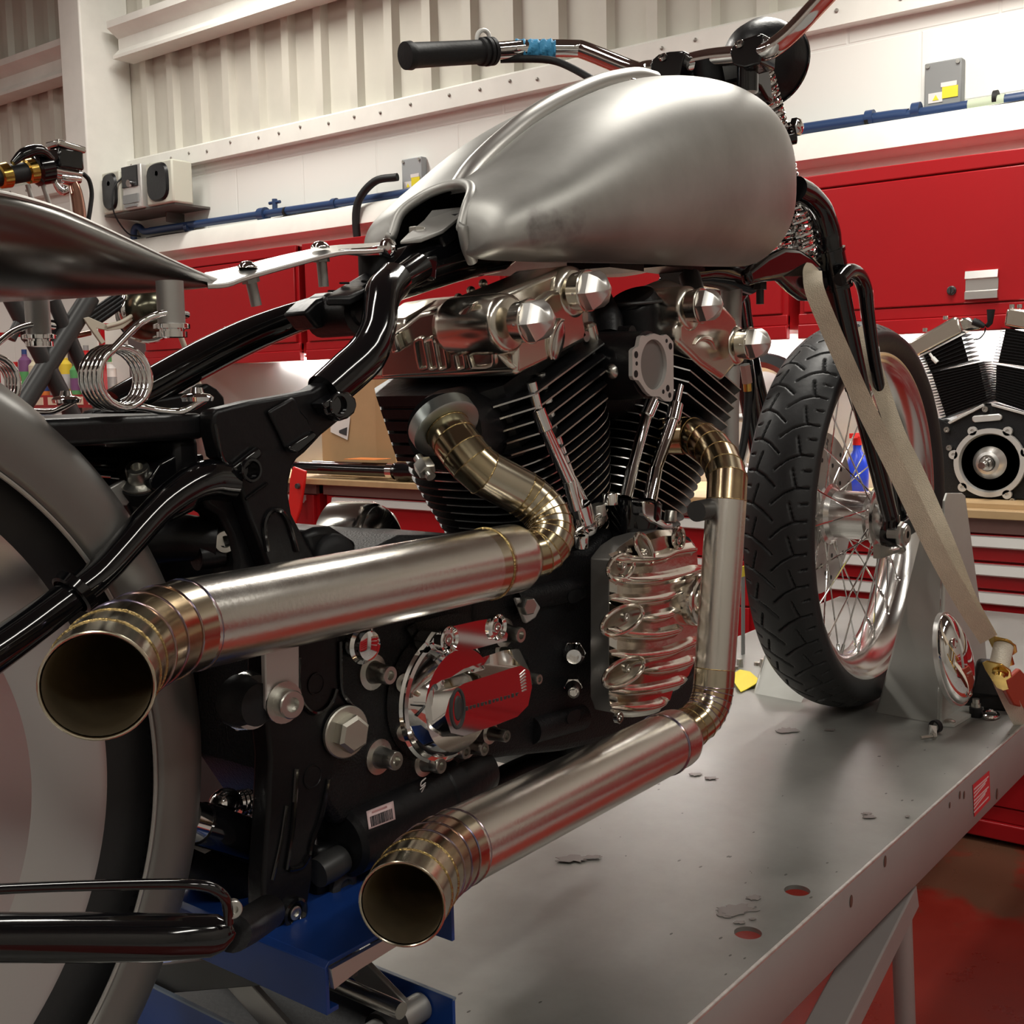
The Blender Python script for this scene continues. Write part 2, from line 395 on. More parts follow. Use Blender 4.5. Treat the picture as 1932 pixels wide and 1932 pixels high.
# ================= wall cabinets =================
def wall_cabinet(y0,y1,label,handle_y,lock_y):
    z0,z1,xf=1.355,1.812,3.3
    t=thing('wall_cabinet',label,'wall cabinet',(3.45,(y0+y1)/2,z0))
    m=MB(); m.bb((xf+.006,y0,z0+.0205),(XW,y1,z1)); m.build('cabinet_body',M['red_cab'],t,bevel=.002)
    m=MB(); m.bb((xf-.006,y0,1.776),(xf+.02,y1,1.815)); m.build('top_rail',M['red_cab'],t,bevel=.003)
    m=MB(); m.bb((xf-.006,y0,z0-.008),(xf+.02,y1,1.388)); m.bb((xf-.002,y0,1.388),(xf+.02,y1,1.420)); m.build('bottom_rail',M['red_cab'],t,bevel=.003)
    m=MB(); m.bb((xf-.006,y0+.017,1.423),(xf+.012,y1-.017,1.772)); d=m.build('door',M['red_cab'],t,bevel=.003)
    m=MB(); x=xf-.006; y=handle_y
    m.prism([(x,y-.04,1.507),(x-.008,y-.04,1.507),(x-.012,y-.04,1.487),(x-.003,y-.04,1.484),(x-.003,y-.04,1.455),(x-.010,y-.04,1.452),(x-.010,y-.04,1.432),(x,y-.04,1.432)],(0,.085,0)); m.build('handle',M['alu'],d)
    m=MB(); m.lathe((x,lock_y,1.459),(-1,0,0),[(0,.0125),(.004,.0125),(.006,.010),(.012,.009),(.012,0)],n=20); m.box((x-.014,lock_y,1.459),(.012,.004,.014)); m.build('lock',M['darkgrey'],d)
    return t
wall_cabinet(-1.45,-.411,'glossy red wall cabinet outside the right edge of the picture',-.9,-.8)
wall_cabinet(-2.52,-1.486,'glossy red wall cabinet farthest to the right along the wall',-2.0,-1.9)
wall_cabinet(-.375,.697,'glossy red wall cabinet at right with silver recessed handle and black lock',.168,.25)
wall_cabinet(.733,1.77,'glossy red wall cabinet seen between the front cylinder and the black fork',1.0,.90)
wall_cabinet(1.806,2.842,'glossy red wall cabinet above the silver backsplash, showing behind the rear cylinder head',2.42,2.55)
wall_cabinet(2.878,3.95,'leftmost glossy red wall cabinet, behind the tapered end of the seat pan',3.3,3.4)
# strip lamps under the wall cabinets
for i,(a,b,l) in enumerate(((-.1,.6,'strip lamp under the right red wall cabinet'),(.85,1.6,'strip lamp under the red wall cabinet behind the front wheel'),(2.30,3.35,'strip lamp under the red wall cabinet above the cardboard box'))):
    t=thing('strip_lamp',l,'lamp',(3.45,(a+b)/2,1.345))
    m=MB(); m.bb((3.47,a,1.366),(3.54,b,1.375)); m.build('housing',M['white'],t)
    m=MB(); m.bb((3.48,a+.01,1.358),(3.53,b-.01,1.3659)); m.build('diffuser',M['lamp_small'],t)

# ================= base cabinets and worktop =================
M['splash']=mat('satin_backsplash_steel',(.76,.75,.73),.42,1,rvar=.05,vscale=5)
m=MB(); m.bb((3.575,-2.56,.885),(3.598,3.97,1.352)); tag(m.build('backsplash',M['splash']),'satin silver steel backsplash panel glowing under the strip lamps','backsplash')
m=MB(); m.bb((3.075,-2.56,.862),(3.574,3.97,.884)); tag(m.build('worktop',M['wood'],bevel=.002),'long plywood worktop with pale edge on top of the red drawer cabinets','worktop')
def base_cabinet(y0,y1,label,seams,hy0,hy1,plinth=True):
    xf=3.105
    t=thing('drawer_cabinet',label,'drawer cabinet',(3.35,(y0+y1)/2,0))
    m=MB(); m.bb((xf+.012,y0,.055),(3.58,y1,.861)); m.build('cabinet_body',M['red_cab'],t)
    m=MB(); m.bb((xf-.005,y0,.823),(xf+.03,y1,.861)); m.build('top_rail',mat('brown_rail',(.16,.08,.07),.4),t)
    m=MB(); m.bb((xf+.04,y0,0),(3.55,y1,.055)); m.build('plinth',M['rubber'],t)
    m=MB(); m.bb((xf-.012,y0,.015),(xf+.03,y1,.06)); m.bb((xf,y0,.06),(xf+.03,y1,.10)); m.build('base_rail',M['red_cab'],t,bevel=.004)
    for a,b in zip(seams[:-1],seams[1:]):
        m=MB(); m.bb((xf-.004,y0+.02,b+.004),(xf+.012,y1-.02,a-.002)); d=m.build('drawer',M['red_cab'],t,bevel=.002)
        m=MB(); x=xf-.004; zt=a-.004
        m.prism([(x,hy0,zt),(x-.014,hy0,zt-.002),(x-.020,hy0,zt-.026),(x-.014,hy0,zt-.030),(x-.004,hy0,zt-.020),(x,hy0,zt-.020)],(0,hy1-hy0,0)); m.build('handle',M['alu_satin'],d)
    return t
base_cabinet(-1.50,-.46,'red drawer cabinet just outside the right edge of the picture',[.82,.66,.46,.10],-1.45,-.5)
base_cabinet(-2.56,-1.54,'red drawer cabinet farthest to the right along the wall',[.82,.60,.36,.10],-2.5,-1.6)
base_cabinet(-.42,.70,'red drawer cabinet at right with a stack of silver pull handles, under the spare engine',[.820,.747,.674,.599,.52,.36,.10],-.36,.62)
base_cabinet(.74,1.60,'red drawer cabinet behind the front exhaust pipe, under the worktop',[.820,.70,.56,.40,.10],.80,1.54)
base_cabinet(1.64,2.56,'red drawer cabinet with one wide silver handle seen under the rear cylinder fins',[.820,.66,.46,.10],1.70,2.50)
base_cabinet(2.60,3.26,'red drawer cabinet left of the wide silver handle, mostly behind the frame',[.82,.60,.36,.10],2.66,3.2)
base_cabinet(3.30,3.96,'leftmost red drawer cabinet under the dark end of the backsplash',[.82,.60,.36,.10],3.36,3.9)

# ================= things on the worktop =================
def vxp(px,py,x): return vx(px,py,x)
t=thing('cardboard_box','brown cardboard box with a white shipping label on the worktop behind the rear cylinder','box',(3.35,2.55,.885))
b0,b1=vx(602,700,3.28)[1],vx(745,800,3.28)[1]
m=MB(); m.bb((3.28,b1,.9),(3.52,b0,1.30)); m.build('carton',M['card'],t,bevel=.003)
m=MB(); m.bb((3.278,b1,.9),(3.2805,b1+.10,1.30)); m.build('flap',mat('cardboard_dark',(.38,.23,.11),.8),t)
m=MB(); q=[vx(624,800,3.277),vx(661,786,3.277),vx(656,830,3.277),vx(624,815,3.277)]; m.prism(q,(-.0015,0,0)); m.build('shipping_label',M['white_sticker'],t)
m=MB(); q=[vx(640,812,3.275),vx(655,806,3.275),vx(654,822,3.275),vx(640,817,3.275)]; m.prism(q,(-.001,0,0)); m.build('printed_code',M['ink'],t)
# black and chrome fork tubes lying on the worktop
def forktube(y0,y1,z,x,label,r=.024):
    t=thing('fork_tube',label,'fork tube',(x,(y0+y1)/2,z),'fork tubes lying on the worktop')
    m=MB(); m.lathe((x,y0,z),(0,1,0),[(0,r*.7),(.02,r),(.34*(y1-y0),r),(.36*(y1-y0),r*1.15),(.40*(y1-y0),r*1.15),(.41*(y1-y0),r*.72),(y1-y0,r*.72)],n=20); m.build('slider',M['black'],t)
    m=MB(); m.lathe((x,y0+.42*(y1-y0),z),(0,1,0),[(0,r*.74),(0,r*1.0),(.03,r*1.0),(.03,r*.74)],n=20); m.build('chrome_collar',M['chrome'],t); m=MB(); m.lathe((x,y0-.25,z),(0,1,0),[(0,r*.6),(0,r*.8),(.25,r*.8)],n=20); m.build('chrome_tube',M['chrome'],t)
forktube(1.80,2.74,.9215,3.125,'black fork tube with chrome collar, nearest the worktop edge',r=.032)
forktube(1.86,2.72,.9215,3.205,'black fork tube with chrome collar, lying behind the first one',r=.032)
m=MB(); m.bb((3.12,2.30,.9595),(3.21,2.46,.9615)); tag(m.build('booklet',mat('orange_paper',(.70,.22,.05),.6)),'small orange paper lying on the black fork tubes beside the cardboard box','paper')
# dull chrome tube and rail seen through the front cylinder
m=MB(); m.lathe((3.14,1.0,.905),(0,1,0),[(0,.012),(0,.019),(.62,.019),(.62,.012)],n=20); tag(m.build('exhaust_tube',M['chrome_dull']),'dull chrome straight tube lying on the worktop left of the front wheel','tube')

# bright red curved guard leaning against the drawers
t=thing('plastic_guard','bright red curved plastic guard leaning on the left drawer cabinet','guard',(3.0,2.45,0))
gq=[vx(552,880,3.03),vx(576,889,3.03),vx(573,915,3.03),vx(566,960,3.03),vx(557,985,3.03)]
g0=vx(545,950,3.03); gq2=[V((3.0,g0.y-.04,.001)),V((3.0,g0.y+.10,.001)),V((3.02,g0.y+.06,.45)),vx(545,930,3.03),vx(546,905,3.03)]
m=MB(); m.prism(gq+gq2,(.012,0,0)); m.build('guard_panel',mat('bright_red_plastic',(.62,.015,.012),.35),t,bevel=.004)
m=MB(); m.lathe(vx(563,917,3.028),(-1,0,0),[(0,.011),(.01,.010),(.01,.0001)]); m.build('knob',M['darkgrey'],t)

# ================= stereo on the wall =================
t=thing('shelf','small white bracket shelf holding the stereo high on the block wall','shelf',(3.5,4.05,2.08))
m=MB(); m.bb((3.40,3.80,2.088),(XW,4.36,2.0975)); m.bb((3.50,4.0,2.04),(XW,4.01,2.085)); t2=m.build('shelf_board',mat('shelf_dark',(.10,.09,.08),.6),t)
def speaker(y0,y1,label):
    t=thing('speaker',label,'speaker',(3.5,(y0+y1)/2,2.097),'stereo speakers')
    m=MB(); m.bb((3.385,y0,2.098),(3.50,y1,2.292)); m.build('cabinet',mat('cream_plastic',(.55,.55,.47),.5),t,bevel=.008)
    w=(y1-y0)
    m=MB(); pts=[]
    for k in range(24):
        a=2*PI*k/24; pts.append(V((3.384,(y0+y1)/2+w*.02+w*.40*math.copysign(abs(math.cos(a))**.75,math.cos(a)),2.198+.088*math.copysign(abs(math.sin(a))**.55,math.sin(a)))))
    m.prism(pts,(-.012,0,0),inset=.008); m.build('grille',M['satin_black'],t)
    m=MB(); m.lathe((3.374,(y0+y1)/2,2.235),(-1,0,0),[(0,.012),(.002,.012),(.002,0)],n=14); m.build('badge',M['grey'],t)
speaker(3.79,3.99,'cream speaker with black grille at the right of the shelf stereo')
speaker(4.20,4.345,'cream speaker with black grille at the left of the shelf stereo')
t=thing('stereo','silver and black compact stereo between its two cream speakers','stereo',(3.5,4.09,2.097))
m=MB(); m.bb((3.38,4.02,2.098),(3.58,4.17,2.30)); m.build('body',M['alu_satin'],t,bevel=.005)
m=MB(); m.bb((3.374,4.045,2.20),(3.381,4.165,2.295)); m.build('display_panel',M['satin_black'],t)
m=MB(); m.bb((3.374,4.045,2.125),(3.381,4.165,2.165)); m.bb((3.371,4.06,2.107),(3.381,4.15,2.118)); m.build('tape_door',M['grey'],t)
m=MB(); m.lathe((3.374,4.10,2.215),(-1,0,0),[(0,.017),(.012,.016),(.012,0)]); m.build('volume_knob',M['chrome'],t)
mb=MB(); mb.tube([(3.40,4.19,2.26),(3.35,4.20,2.20),(3.345,4.20,2.09),(3.42,4.21,2.0),(3.50,4.22,1.99)],.004,8,k=5)
tag(mb.build('cable',M['rubber']),'thin black cable hanging from the stereo down past the shelf','cable')

# ================= ceiling lamps =================
proto=None; LZ=3.6
LL=[(-2.6,-2.4,3.6),(-.4,-2.4,3.6),(1.7,-2.4,3.6),(-2.6,.6,3.6),(-.4,.6,3.6),(2.5,.2,2.7),(-2.6,3.6,3.6),(-.4,3.6,3.6),(2.5,3.0,3.6),(-.4,6.6,3.6),(1.8,6.6,2.9)]
LE=[26,26,26,26,26,30,26,26,60,20,18]
for i,(x,y,zl) in enumerate(LL):
    if i==0:
        t=thing('ceiling_lamp','twin tube fluorescent batten lamp hanging under the workshop ceiling','lamp',(x,y,LZ),'fluorescent ceiling lamps')
        m=MB(); m.bb((x-.78,y-.13,LZ+.03),(x+.78,y+.13,LZ+.08)); m.build('housing',M['white'],t)
        for s in (-1,1):
            m=MB(); m.cyl((x-.75,y+s*.07,LZ),(x+.75,y+s*.07,LZ),.028,n=12); m.build('tube',M['lamp'],t)
        m=MB(); m.cyl((x-.6,y,LZ+.08),(x-.6,y,ZC),.006,n=8); m.build('suspension_rod',M['zinc'],t); m=MB(); m.cyl((x+.6,y,LZ+.08),(x+.6,y,ZC),.006,n=8); m.build('suspension_rod',M['zinc'],t)
        proto=t
    else:
        c=proto.copy(); C.objects.link(c); c.location=(x,y,zl)
        for ch in list(proto.children):
            d=ch.copy(); C.objects.link(d); d.parent=c
    
# drawer cabinets along the wall behind the photographer, their red shows in the chrome
for i,(x,lab) in enumerate(((2.2,'red tool chest against the near wall, closest to the back wall'),)):
    t=thing('tool_chest',lab,'tool chest',(x,-3.2,0))
    m=MB(); m.bb((x-.55,-3.76,.06),(x+.55,-2.9,.95)); m.build('body',M['red_cab'],t,bevel=.01)
    for k in range(5):
        z=.12+k*.16
        m=MB(); m.bb((x-.5,-2.9,z),(x+.5,-2.885,z+.15)); dd=m.build('drawer',M['red_cab'],t)
        m=MB(); m.bb((x-.45,-2.885,z+.12),(x+.45,-2.87,z+.135)); m.build('handle',M['alu'],dd)
    m=MB(); m.bb((x-.5,-3.7,0),(x+.5,-2.95,.06)); m.build('plinth',M['rubber'],t)
# ================= lift bench =================
ZT=.65; YE=-.286; YF=.42; X0=-.75; X1=2.95
def benchmat():
    m=mat('worn_grey_steel',(.30,.295,.275),.36,.35); nt=m.node_tree; b=nt.nodes['Principled BSDF']
    tc=nt.nodes.new('ShaderNodeTexCoord')
    n=nt.nodes.new('ShaderNodeTexNoise'); n.inputs['Scale'].default_value=4; n.inputs['Detail'].default_value=8; n.inputs['Roughness'].default_value=.65
    nt.links.new(tc.outputs['Object'],n.inputs['Vector'])
    r=nt.nodes.new('ShaderNodeValToRGB'); r.color_ramp.elements[0].position=.35; r.color_ramp.elements[0].color=(.22,.217,.20,1)
    r.color_ramp.elements[1].position=.68; r.color_ramp.elements[1].color=(.33,.327,.305,1); nt.links.new(n.outputs['Fac'],r.inputs['Fac'])
    # chips
    v=nt.nodes.new('ShaderNodeTexVoronoi'); v.inputs['Scale'].default_value=26; v.inputs['Randomness'].default_value=1
    mp=nt.nodes.new('ShaderNodeMapping'); mp.inputs['Scale'].default_value=(1,2.2,1); mp.inputs['Rotation'].default_value=(0,0,.6)
    nt.links.new(tc.outputs['Object'],mp.inputs[0]); nt.links.new(mp.outputs[0],v.inputs['Vector'])
    lt=nt.nodes.new('ShaderNodeMath'); lt.operation='LESS_THAN'; lt.inputs[1].default_value=.085; nt.links.new(v.outputs['Distance'],lt.inputs[0])
    n3=nt.nodes.new('ShaderNodeTexNoise'); n3.inputs['Scale'].default_value=7; nt.links.new(tc.outputs['Object'],n3.inputs['Vector'])
    g=nt.nodes.new('ShaderNodeMath'); g.operation='GREATER_THAN'; g.inputs[1].default_value=.53; nt.links.new(n3.outputs['Fac'],g.inputs[0])
    mu=nt.nodes.new('ShaderNodeMath'); mu.operation='MULTIPLY'; nt.links.new(lt.outputs[0],mu.inputs[0]); nt.links.new(g.outputs[0],mu.inputs[1])
    mx=nt.nodes.new('ShaderNodeMix'); mx.data_type='RGBA'; nt.links.new(mu.outputs[0],mx.inputs['Factor'])
    nt.links.new(r.outputs['Color'],mx.inputs['A']); mx.inputs['B'].default_value=(.07,.065,.06,1); nt.links.new(mx.outputs['Result'],b.inputs['Base Color'])
    mr=nt.nodes.new('ShaderNodeMapRange'); mr.inputs['From Min'].default_value=.3; mr.inputs['From Max'].default_value=.7; mr.inputs['To Min'].default_value=.27; mr.inputs['To Max'].default_value=.42
    nt.links.new(n.outputs['Fac'],mr.inputs['Value']); nt.links.new(mr.outputs[0],b.inputs['Roughness'])
    return m
M['bench']=benchmat()
M['bench_side']=mat('grey_bench_paint',(.33,.31,.30),.42,.2,var=.06,vscale=5)
bench=thing('lift_bench','long grey steel motorcycle lift bench with two round holes near its edge','work bench',(1.0,.07,0))
mb=MB()
holes=[vz(1504,1680,ZT),vz(1411,1760,ZT)]
# top plate built as cells so the holes are real
hr=.0145; cells=[]; c=.03
def ringcell(mb,h,z):
    n=32; inner=[];outer=[]
    for k in range(n):
        a=2*PI*k/n; ca,sa=math.cos(a),math.sin(a); q=c/max(abs(ca),abs(sa))
        inner.append(V((h.x+hr*ca,h.y+hr*sa,z))); outer.append(V((h.x+q*ca,h.y+q*sa,z)))
    low=[V((p.x,p.y,z-.005)) for p in inner]
    mb.grid([outer,inner,low],closed_v=True)
hx=sorted(holes,key=lambda p:p.x)
ya=min(h.y for h in holes)-c; yb=max(h.y for h in holes)+c
def quad(x0,x1,y0,y1):
    if x1-x0>1e-6 and y1-y0>1e-6: mb.add([(x0,y0,ZT),(x1,y0,ZT),(x1,y1,ZT),(x0,y1,ZT)],[(0,1,2,3)])
quad(X0,X1,YE+.004,ya); quad(X0,X1,yb,YF)
xs=X0
for h in hx:
    quad(xs,h.x-c,ya,yb); quad(h.x-c,h.x+c,ya,h.y-c); quad(h.x-c,h.x+c,h.y+c,yb); ringcell(mb,h,ZT); xs=h.x+c
quad(xs,X1,ya,yb)
top=mb.build('bench_top',M['bench'],bench)
mb=MB()   # folded edge: rounded lip, apron, bottom return
sec=[(YE+.004,ZT),(YE+.0012,ZT-.0012),(YE,ZT-.004),(YE,ZT-.085),(YE+.002,ZT-.088),(YE+.03,ZT-.088),(YE+.03,ZT-.084),(YE+.004,ZT-.083),(YE+.004,ZT-.005)]
mb.prism([(X0,y,z) for y,z in sec],(X1-X0,0,0)); mb.build('edge_apron',M['bench_side'],bench)
mb=MB(); mb.bb((X0,YE+.0005,ZT-.0035),(X1,YE+.0045,ZT+.0006)); tag(mb.build('edge_trim',mat('scuffed_bright_edge',(.62,.61,.58),.35,.7,var=.2,vscale=60),bench,bevel=.001),'scuffed bright edge')
mb=MB(); mb.bb((X0,YF-.004,ZT-.085),(X1,YF,ZT)); mb.bb((X1-.004,YE,ZT-.085),(X1,YF,ZT-.001)); mb.bb((X0,YE+.03,ZT-.085),(X0+.004,YF,ZT-.001)); mb.build('far_apron',M['bench_side'],bench)
# legs: round prop and square diagonals
mb=MB(); p0=vy(1699,1690,-.20); p1=vy(1708,1932,-.20); d=(p1-p0).normalized(); mb.cyl(p0-d*.06,p0+d*((p0.z)/-d.z-.001),.0155); mb.build('leg',M['bench_side'],bench)
pl=p0+d*((p0.z)/-d.z-.001)
mb=MB(); mb.cyl(V((p0.x-.012,.34,p0.z+.06)),V((pl.x,.34,.001)),.0155); mb.build('leg',M['bench_side'],bench)
q0=vy(1655,1770,-.215); q1=vy(1572,1932,-.215); d=(q1-q0).normalized()
e=q0+d*((q0.z-.02)/-d.z)
for yy in (0,.56):
    mb=MB(); R=Matrix((d,V((0,1,0)),d.cross(V((0,1,0))))).transposed()
    aa=q0-d*.10; mb.box((aa+e)/2+V((0,yy,0)),((e-aa).length,.05,.04),R); mb.build('diagonal_brace',M['bench_side'],bench,bevel=.003)
mb=MB(); mb.bb((-.7,-.24,0),(p0.x+.3,-.19,.05)); mb.bb((-.7,.32,0),(p0.x+.3,.37,.05)); mb.bb((-.65,-.24,0),(-.6,.37,.05)); mb.build('base_frame',M['bench_side'],bench,bevel=.003)
mb=MB(); mb.bb((-.6,-.22,.05),(-.55,-.17,ZT-.08)); mb.build('leg',M['bench_side'],bench)
mb=MB(); mb.bb((-.6,.30,.05),(-.55,.35,ZT-.08)); mb.build('leg',M['bench_side'],bench)
# red instruction sticker and slot on the apron
ys=YE-.0006
def sp(px,py): return vy(px,py,ys)
mb=MB(); mb.prism([sp(1835,1481),sp(1866,1454),sp(1868,1508),sp(1838,1541)],(0,-.0006,0)); st=mb.build('instruction_sticker',M['inkred'],bench)
mb=MB()
for k in range(7):
    f=.12+k*.12; a=sp(1835+1.5,1481+60*f); b=sp(1866-2+ (k%3)*-3,1454+54*f+3); dn=V((0,0,-.0022)); a.y=b.y=ys-.0007
    mb.prism([a,b,b+dn,a+dn],(0,-.0003,0))
mb.build('printed_lines',M['pink'],st)
mb=MB()
for x,y,s in ((1881,1498,.006),(1819,1500,.004),(1811,1500,.004),(1792,1519,.003),(1670,1625,.005),(1606,1700,.005)):
    c0=sp(x,y); mb.prism([c0+V((s*.8*math.cos(k*PI/6),0,s*1.5*math.sin(k*PI/6))) for k in range(12)],(0,-.0004,0))
mb.build('apron_marks',mat('rust_mark',(.12,.06,.045),.6),bench)
# bare and worn paint patches on the top
WP=mat('worn_paint',(.20,.175,.165),.45,.2)
def patch(cx,cy,rx,ry,seed,n=22,hole=0):
    rr=random.Random(seed); pts=[]
    for k in range(n):
        a=2*PI*k/n; q=1+rr.uniform(-.32,.32); pts.append(vz(cx+rx*q*math.cos(a),cy+ry*q*math.sin(a),ZT+.0001*seed+.0002))
    mb=MB(); mb.prism(pts,(0,0,.0004)); mb.build('worn_patch',WP,bench)
for a in ((1392,1715,36,8,1),(1370,1722,18,9,2),(1423,1694,13,5,3),(1386,1721,24,7,4),(1395,1740,10,3,5),(1420,1734,6,2,6),(1341,1468,12,3,8),(1312,1461,12,3,9),(1636,1535,9,2,10),(1640,1541,13,3,11),(1486,1378,22,5,12),(1565,1377,10,2,13),(1712,1540,4,2,14),(1080,1620,30,6,15),(1120,1617,18,3,16)): patch(*a)

# ================= wheel chock =================
M['chock']=mat('grey_chock_paint',(.44,.44,.41),.42,.15,var=.06,vscale=9)
ch=thing('wheel_chock','grey welded steel wheel chock clamping the front tyre on the bench','wheel chock',(2.0,-.12,ZT))
ya=-.09
A=[vz(1652,1346,ZT),vz(1768,1366,ZT)]      # foot of the near-facing plate
top1=vy(1783,930,-.10)
# front-right upright plate: two folded faces meeting along the weld line (1773,1000)-(1768,1366)
f0=vz(1655,1345,ZT); f1=vz(1769,1366,ZT)
t0=vy(1738,1010,f0.y-.0); t1=vy(1773,1075,f1.y)
yb2=f1.y
up1=vy(1776,1000,yb2)
mb=MB()
f0.z+=.0006; f1.z+=.0006
side=[f0,f1,vy(1771,1230,yb2),vy(1776,1065,yb2),vy(1778,960,yb2),vy(1742,1000,(f0.y+yb2)/2),vy(1722,1100,(f0.y*.7+yb2*.3)),vy(1685,1230,f0.y)]
mb.prism(side,V((.004,.003,0))); mb.build('side_plate',M['chock'],ch)
# big upright face, further right
g=[f1,vz(1800,1372,ZT),vz(1835,1345,ZT)]
xg=f1.x
def gp(px,py):
    p=vy(px,py,yb2-.002); p.z=max(p.z,ZT+.0005); return p
mb=MB(); mb.prism([gp(1769,1366),gp(1776,1065),gp(1778,945),gp(1783,930),gp(1811,930),gp(1817,935),gp(1842,1120),gp(1852,1180),gp(1862,1300),gp(1835,1352)],V((0,-.004,0))); mb.build('upright_plate',M['chock'],ch,bevel=.001)
mb=MB(); mb.tube([gp(1777,1020)+V((0,-.006,0)),gp(1773,1120)+V((0,-.006,0)),gp(1771,1200)+V((0,-.006,0)),gp(1769,1366)+V((0,-.005,.001))],.0032,8,k=8); mb.build('weld_seam',M['chock'],ch)
mb=MB(); mb.prism([vz(1768,1370,ZT+.0005),vz(1800,1372,ZT+.0005),vz(1862,1335,ZT+.0005),vz(1862,1322,ZT+.0005),vz(1768,1350,ZT+.0005)],(0,0,.005)); bz=vz(1792,1363,ZT+.005)
mb.build('foot_plate',M['chock'],ch)
mb=MB(); mb.lathe(bz,(0,0,1),[(0,.009),(.003,.009),(.005,.006),(.005,0)]); mb.build('bolt',M['zinc'],ch)
# far half of the chock, left of the tyre
h0=vz(1423,1308,ZT); h1=vz(1512,1325,ZT)
mb=MB(); mb.prism([h0,h1,h1+V((.02,-.01,.03)),h0+V((.10,0,.07)),h0+V((.045,0,.062))],V((.004,.003,0))); mb.build('side_plate',M['chock'],ch)

# ================= oval chrome cover leaning on the chock =================
t=thing('chrome_cover','oval mirror-chrome cover leaning against the grey wheel chock','engine cover',vz(1800,1335,ZT))
cc=vy(1797,1243,yb2-.030); R1=vy(1776,1158,yb2-.020); R2=vy(1815,1330,yb2-.050)
ax=(R1-R2).normalized(); nrm=V((-.25,-.93,.25)); nrm=(nrm-ax*nrm.dot(ax)).normalized(); sd=ax.cross(nrm)
La=(R1-R2).length/2; Lb=.043
mb=MB(); rows=[]
for i in range(9):
    f=i/8; rr=math.sin(f*PI/2); hh=math.cos(f*PI/2)
    rows.append([cc+ax*(La*rr*math.cos(a))+sd*(Lb*rr*math.sin(a)*(1-.12*math.cos(a)))+nrm*(.026*hh) for a in [2*PI*k/40 for k in range(40)]])
rows.append([p-nrm*.004 for p in rows[-1]]); rows.append([cc+(p-cc)*.85-nrm*.004 for p in rows[-1]])
mb.grid(rows,closed_v=True); mb.build('shell',M['chrome'],t,ang=60)
mb=MB(); rows=[[cc+ax*((La+q)*math.cos(a))+sd*((Lb+q)*math.sin(a)*(1-.12*math.cos(a)))+nrm*h for a in [2*PI*k/40 for k in range(40)]] for q,h in ((-.001,.003),(.002,.003),(.002,-.005),(-.001,-.005))]
mb.grid(rows,closed_u=True,closed_v=True); mb.build('rim',M['alu'],t)
for s in (.42,-.72):
    mb=MB(); p=cc+ax*(La*s)-sd*(Lb*(.42 if s>0 else .05)); mb.lathe(p+nrm*(.021 if s>0 else .017),nrm,[(0,.008),(.002,.008),(.001,.0055),(-.003,.005),(-.003,0)],n=20); mb.build('screw_hole',M['chrome_dull'],t)
mb=MB()
for k in range(7):
    p=cc-ax*(La*(.30+.055*k))+nrm*.0255*(1-.05*k); w=.014-.001*abs(k-2); mb.box(p-nrm*(.0005+.0006*k),(w,.0016,.002),Matrix((sd,ax,nrm)).transposed())
mb.build('embossed_lines',M['alu'],t)
# ================= small loose clamps =================
t=thing('p_clamp','rubber lined p-clamp with a long bolt lying at the foot of the wheel chock','clamp',vz(1755,1385,ZT))
a=vz(1737,1392,ZT+.006); b=vz(1758,1389,ZT+.006)
mb=MB(); mb.cyl(a,b,.003); mb.cyl(b,b+(b-a).normalized()*.006,.0055,n=6); mb.build('bolt',M['zinc'],t)
c0=vz(1755,1389,ZT+.001); c1=vz(1772,1388,ZT+.001)
mb=MB(); mb.prism([c0,vz(1768,1390,ZT+.001),vz(1767,1388,ZT+.001)+V((0,0,.016)),c0+V((0,0,.018))],V((.002,.003,0))); mb.build('strap_plate',M['alu'],t)
mb=MB(); mb.lathe(vz(1768,1386,ZT)+V((.003,.006,.011)),V((1,-.3,0)),[(0,.0075),(0,.0105),(.009,.0105),(.009,.0075)],close=True,n=24); mb.build('rubber_lining',M['rubber'],t)
t=thing('p_clamp','shiny ring clamp with black rubber foot lying beside the black stand base','clamp',vz(1850,1355,ZT))
p=vz(1841,1352,ZT)
mb=MB(); mb.lathe(p,(0,0,1),[(0,.010),(.016,.011),(.017,.009),(.017,0)]); mb.build('rubber_lining',M['rubber'],t)
mb=MB(); mb.lathe(p+V((0,0,.017)),(0,0,1),[(0,.008),(.006,.008),(.006,.006),(.014,.006),(.014,0)],n=12); mb.build('nut',M['zinc'],t)
mb=MB(); q=vz(1869,1349,ZT+.004); mb.tube([q+V((.020*math.cos(a),.011*math.sin(a)-.0,.001+.0025*math.sin(a))) for a in [2*PI*k/24 for k in range(24)]],.0032,8,closed=True); mb.build('ring',M['chrome'],t)
# black moulded foot
t=thing('rest_block','black moulded plastic foot block standing under the orange ratchet handle','stand foot',vz(1880,1340,ZT))
a=vz(1838,1338,ZT); b=vz(1932,1345,ZT)
mb=MB(); mb.box((a+b)/2+V((.03,.02,.014)),((b-a).length+.05,.07,.028),Matrix.Rotation(math.atan2((b-a).y,(b-a).x),3,'Z')); mb.build('base',M['rubber'],t,bevel=.004)
mb=MB(); mb.box((a+b)/2+V((.01,.02,.055)),(.065,.05,.06),Matrix.Rotation(math.atan2((b-a).y,(b-a).x),3,'Z'),taper=.6); mb.build('block',M['satin_black'],t,bevel=.006)
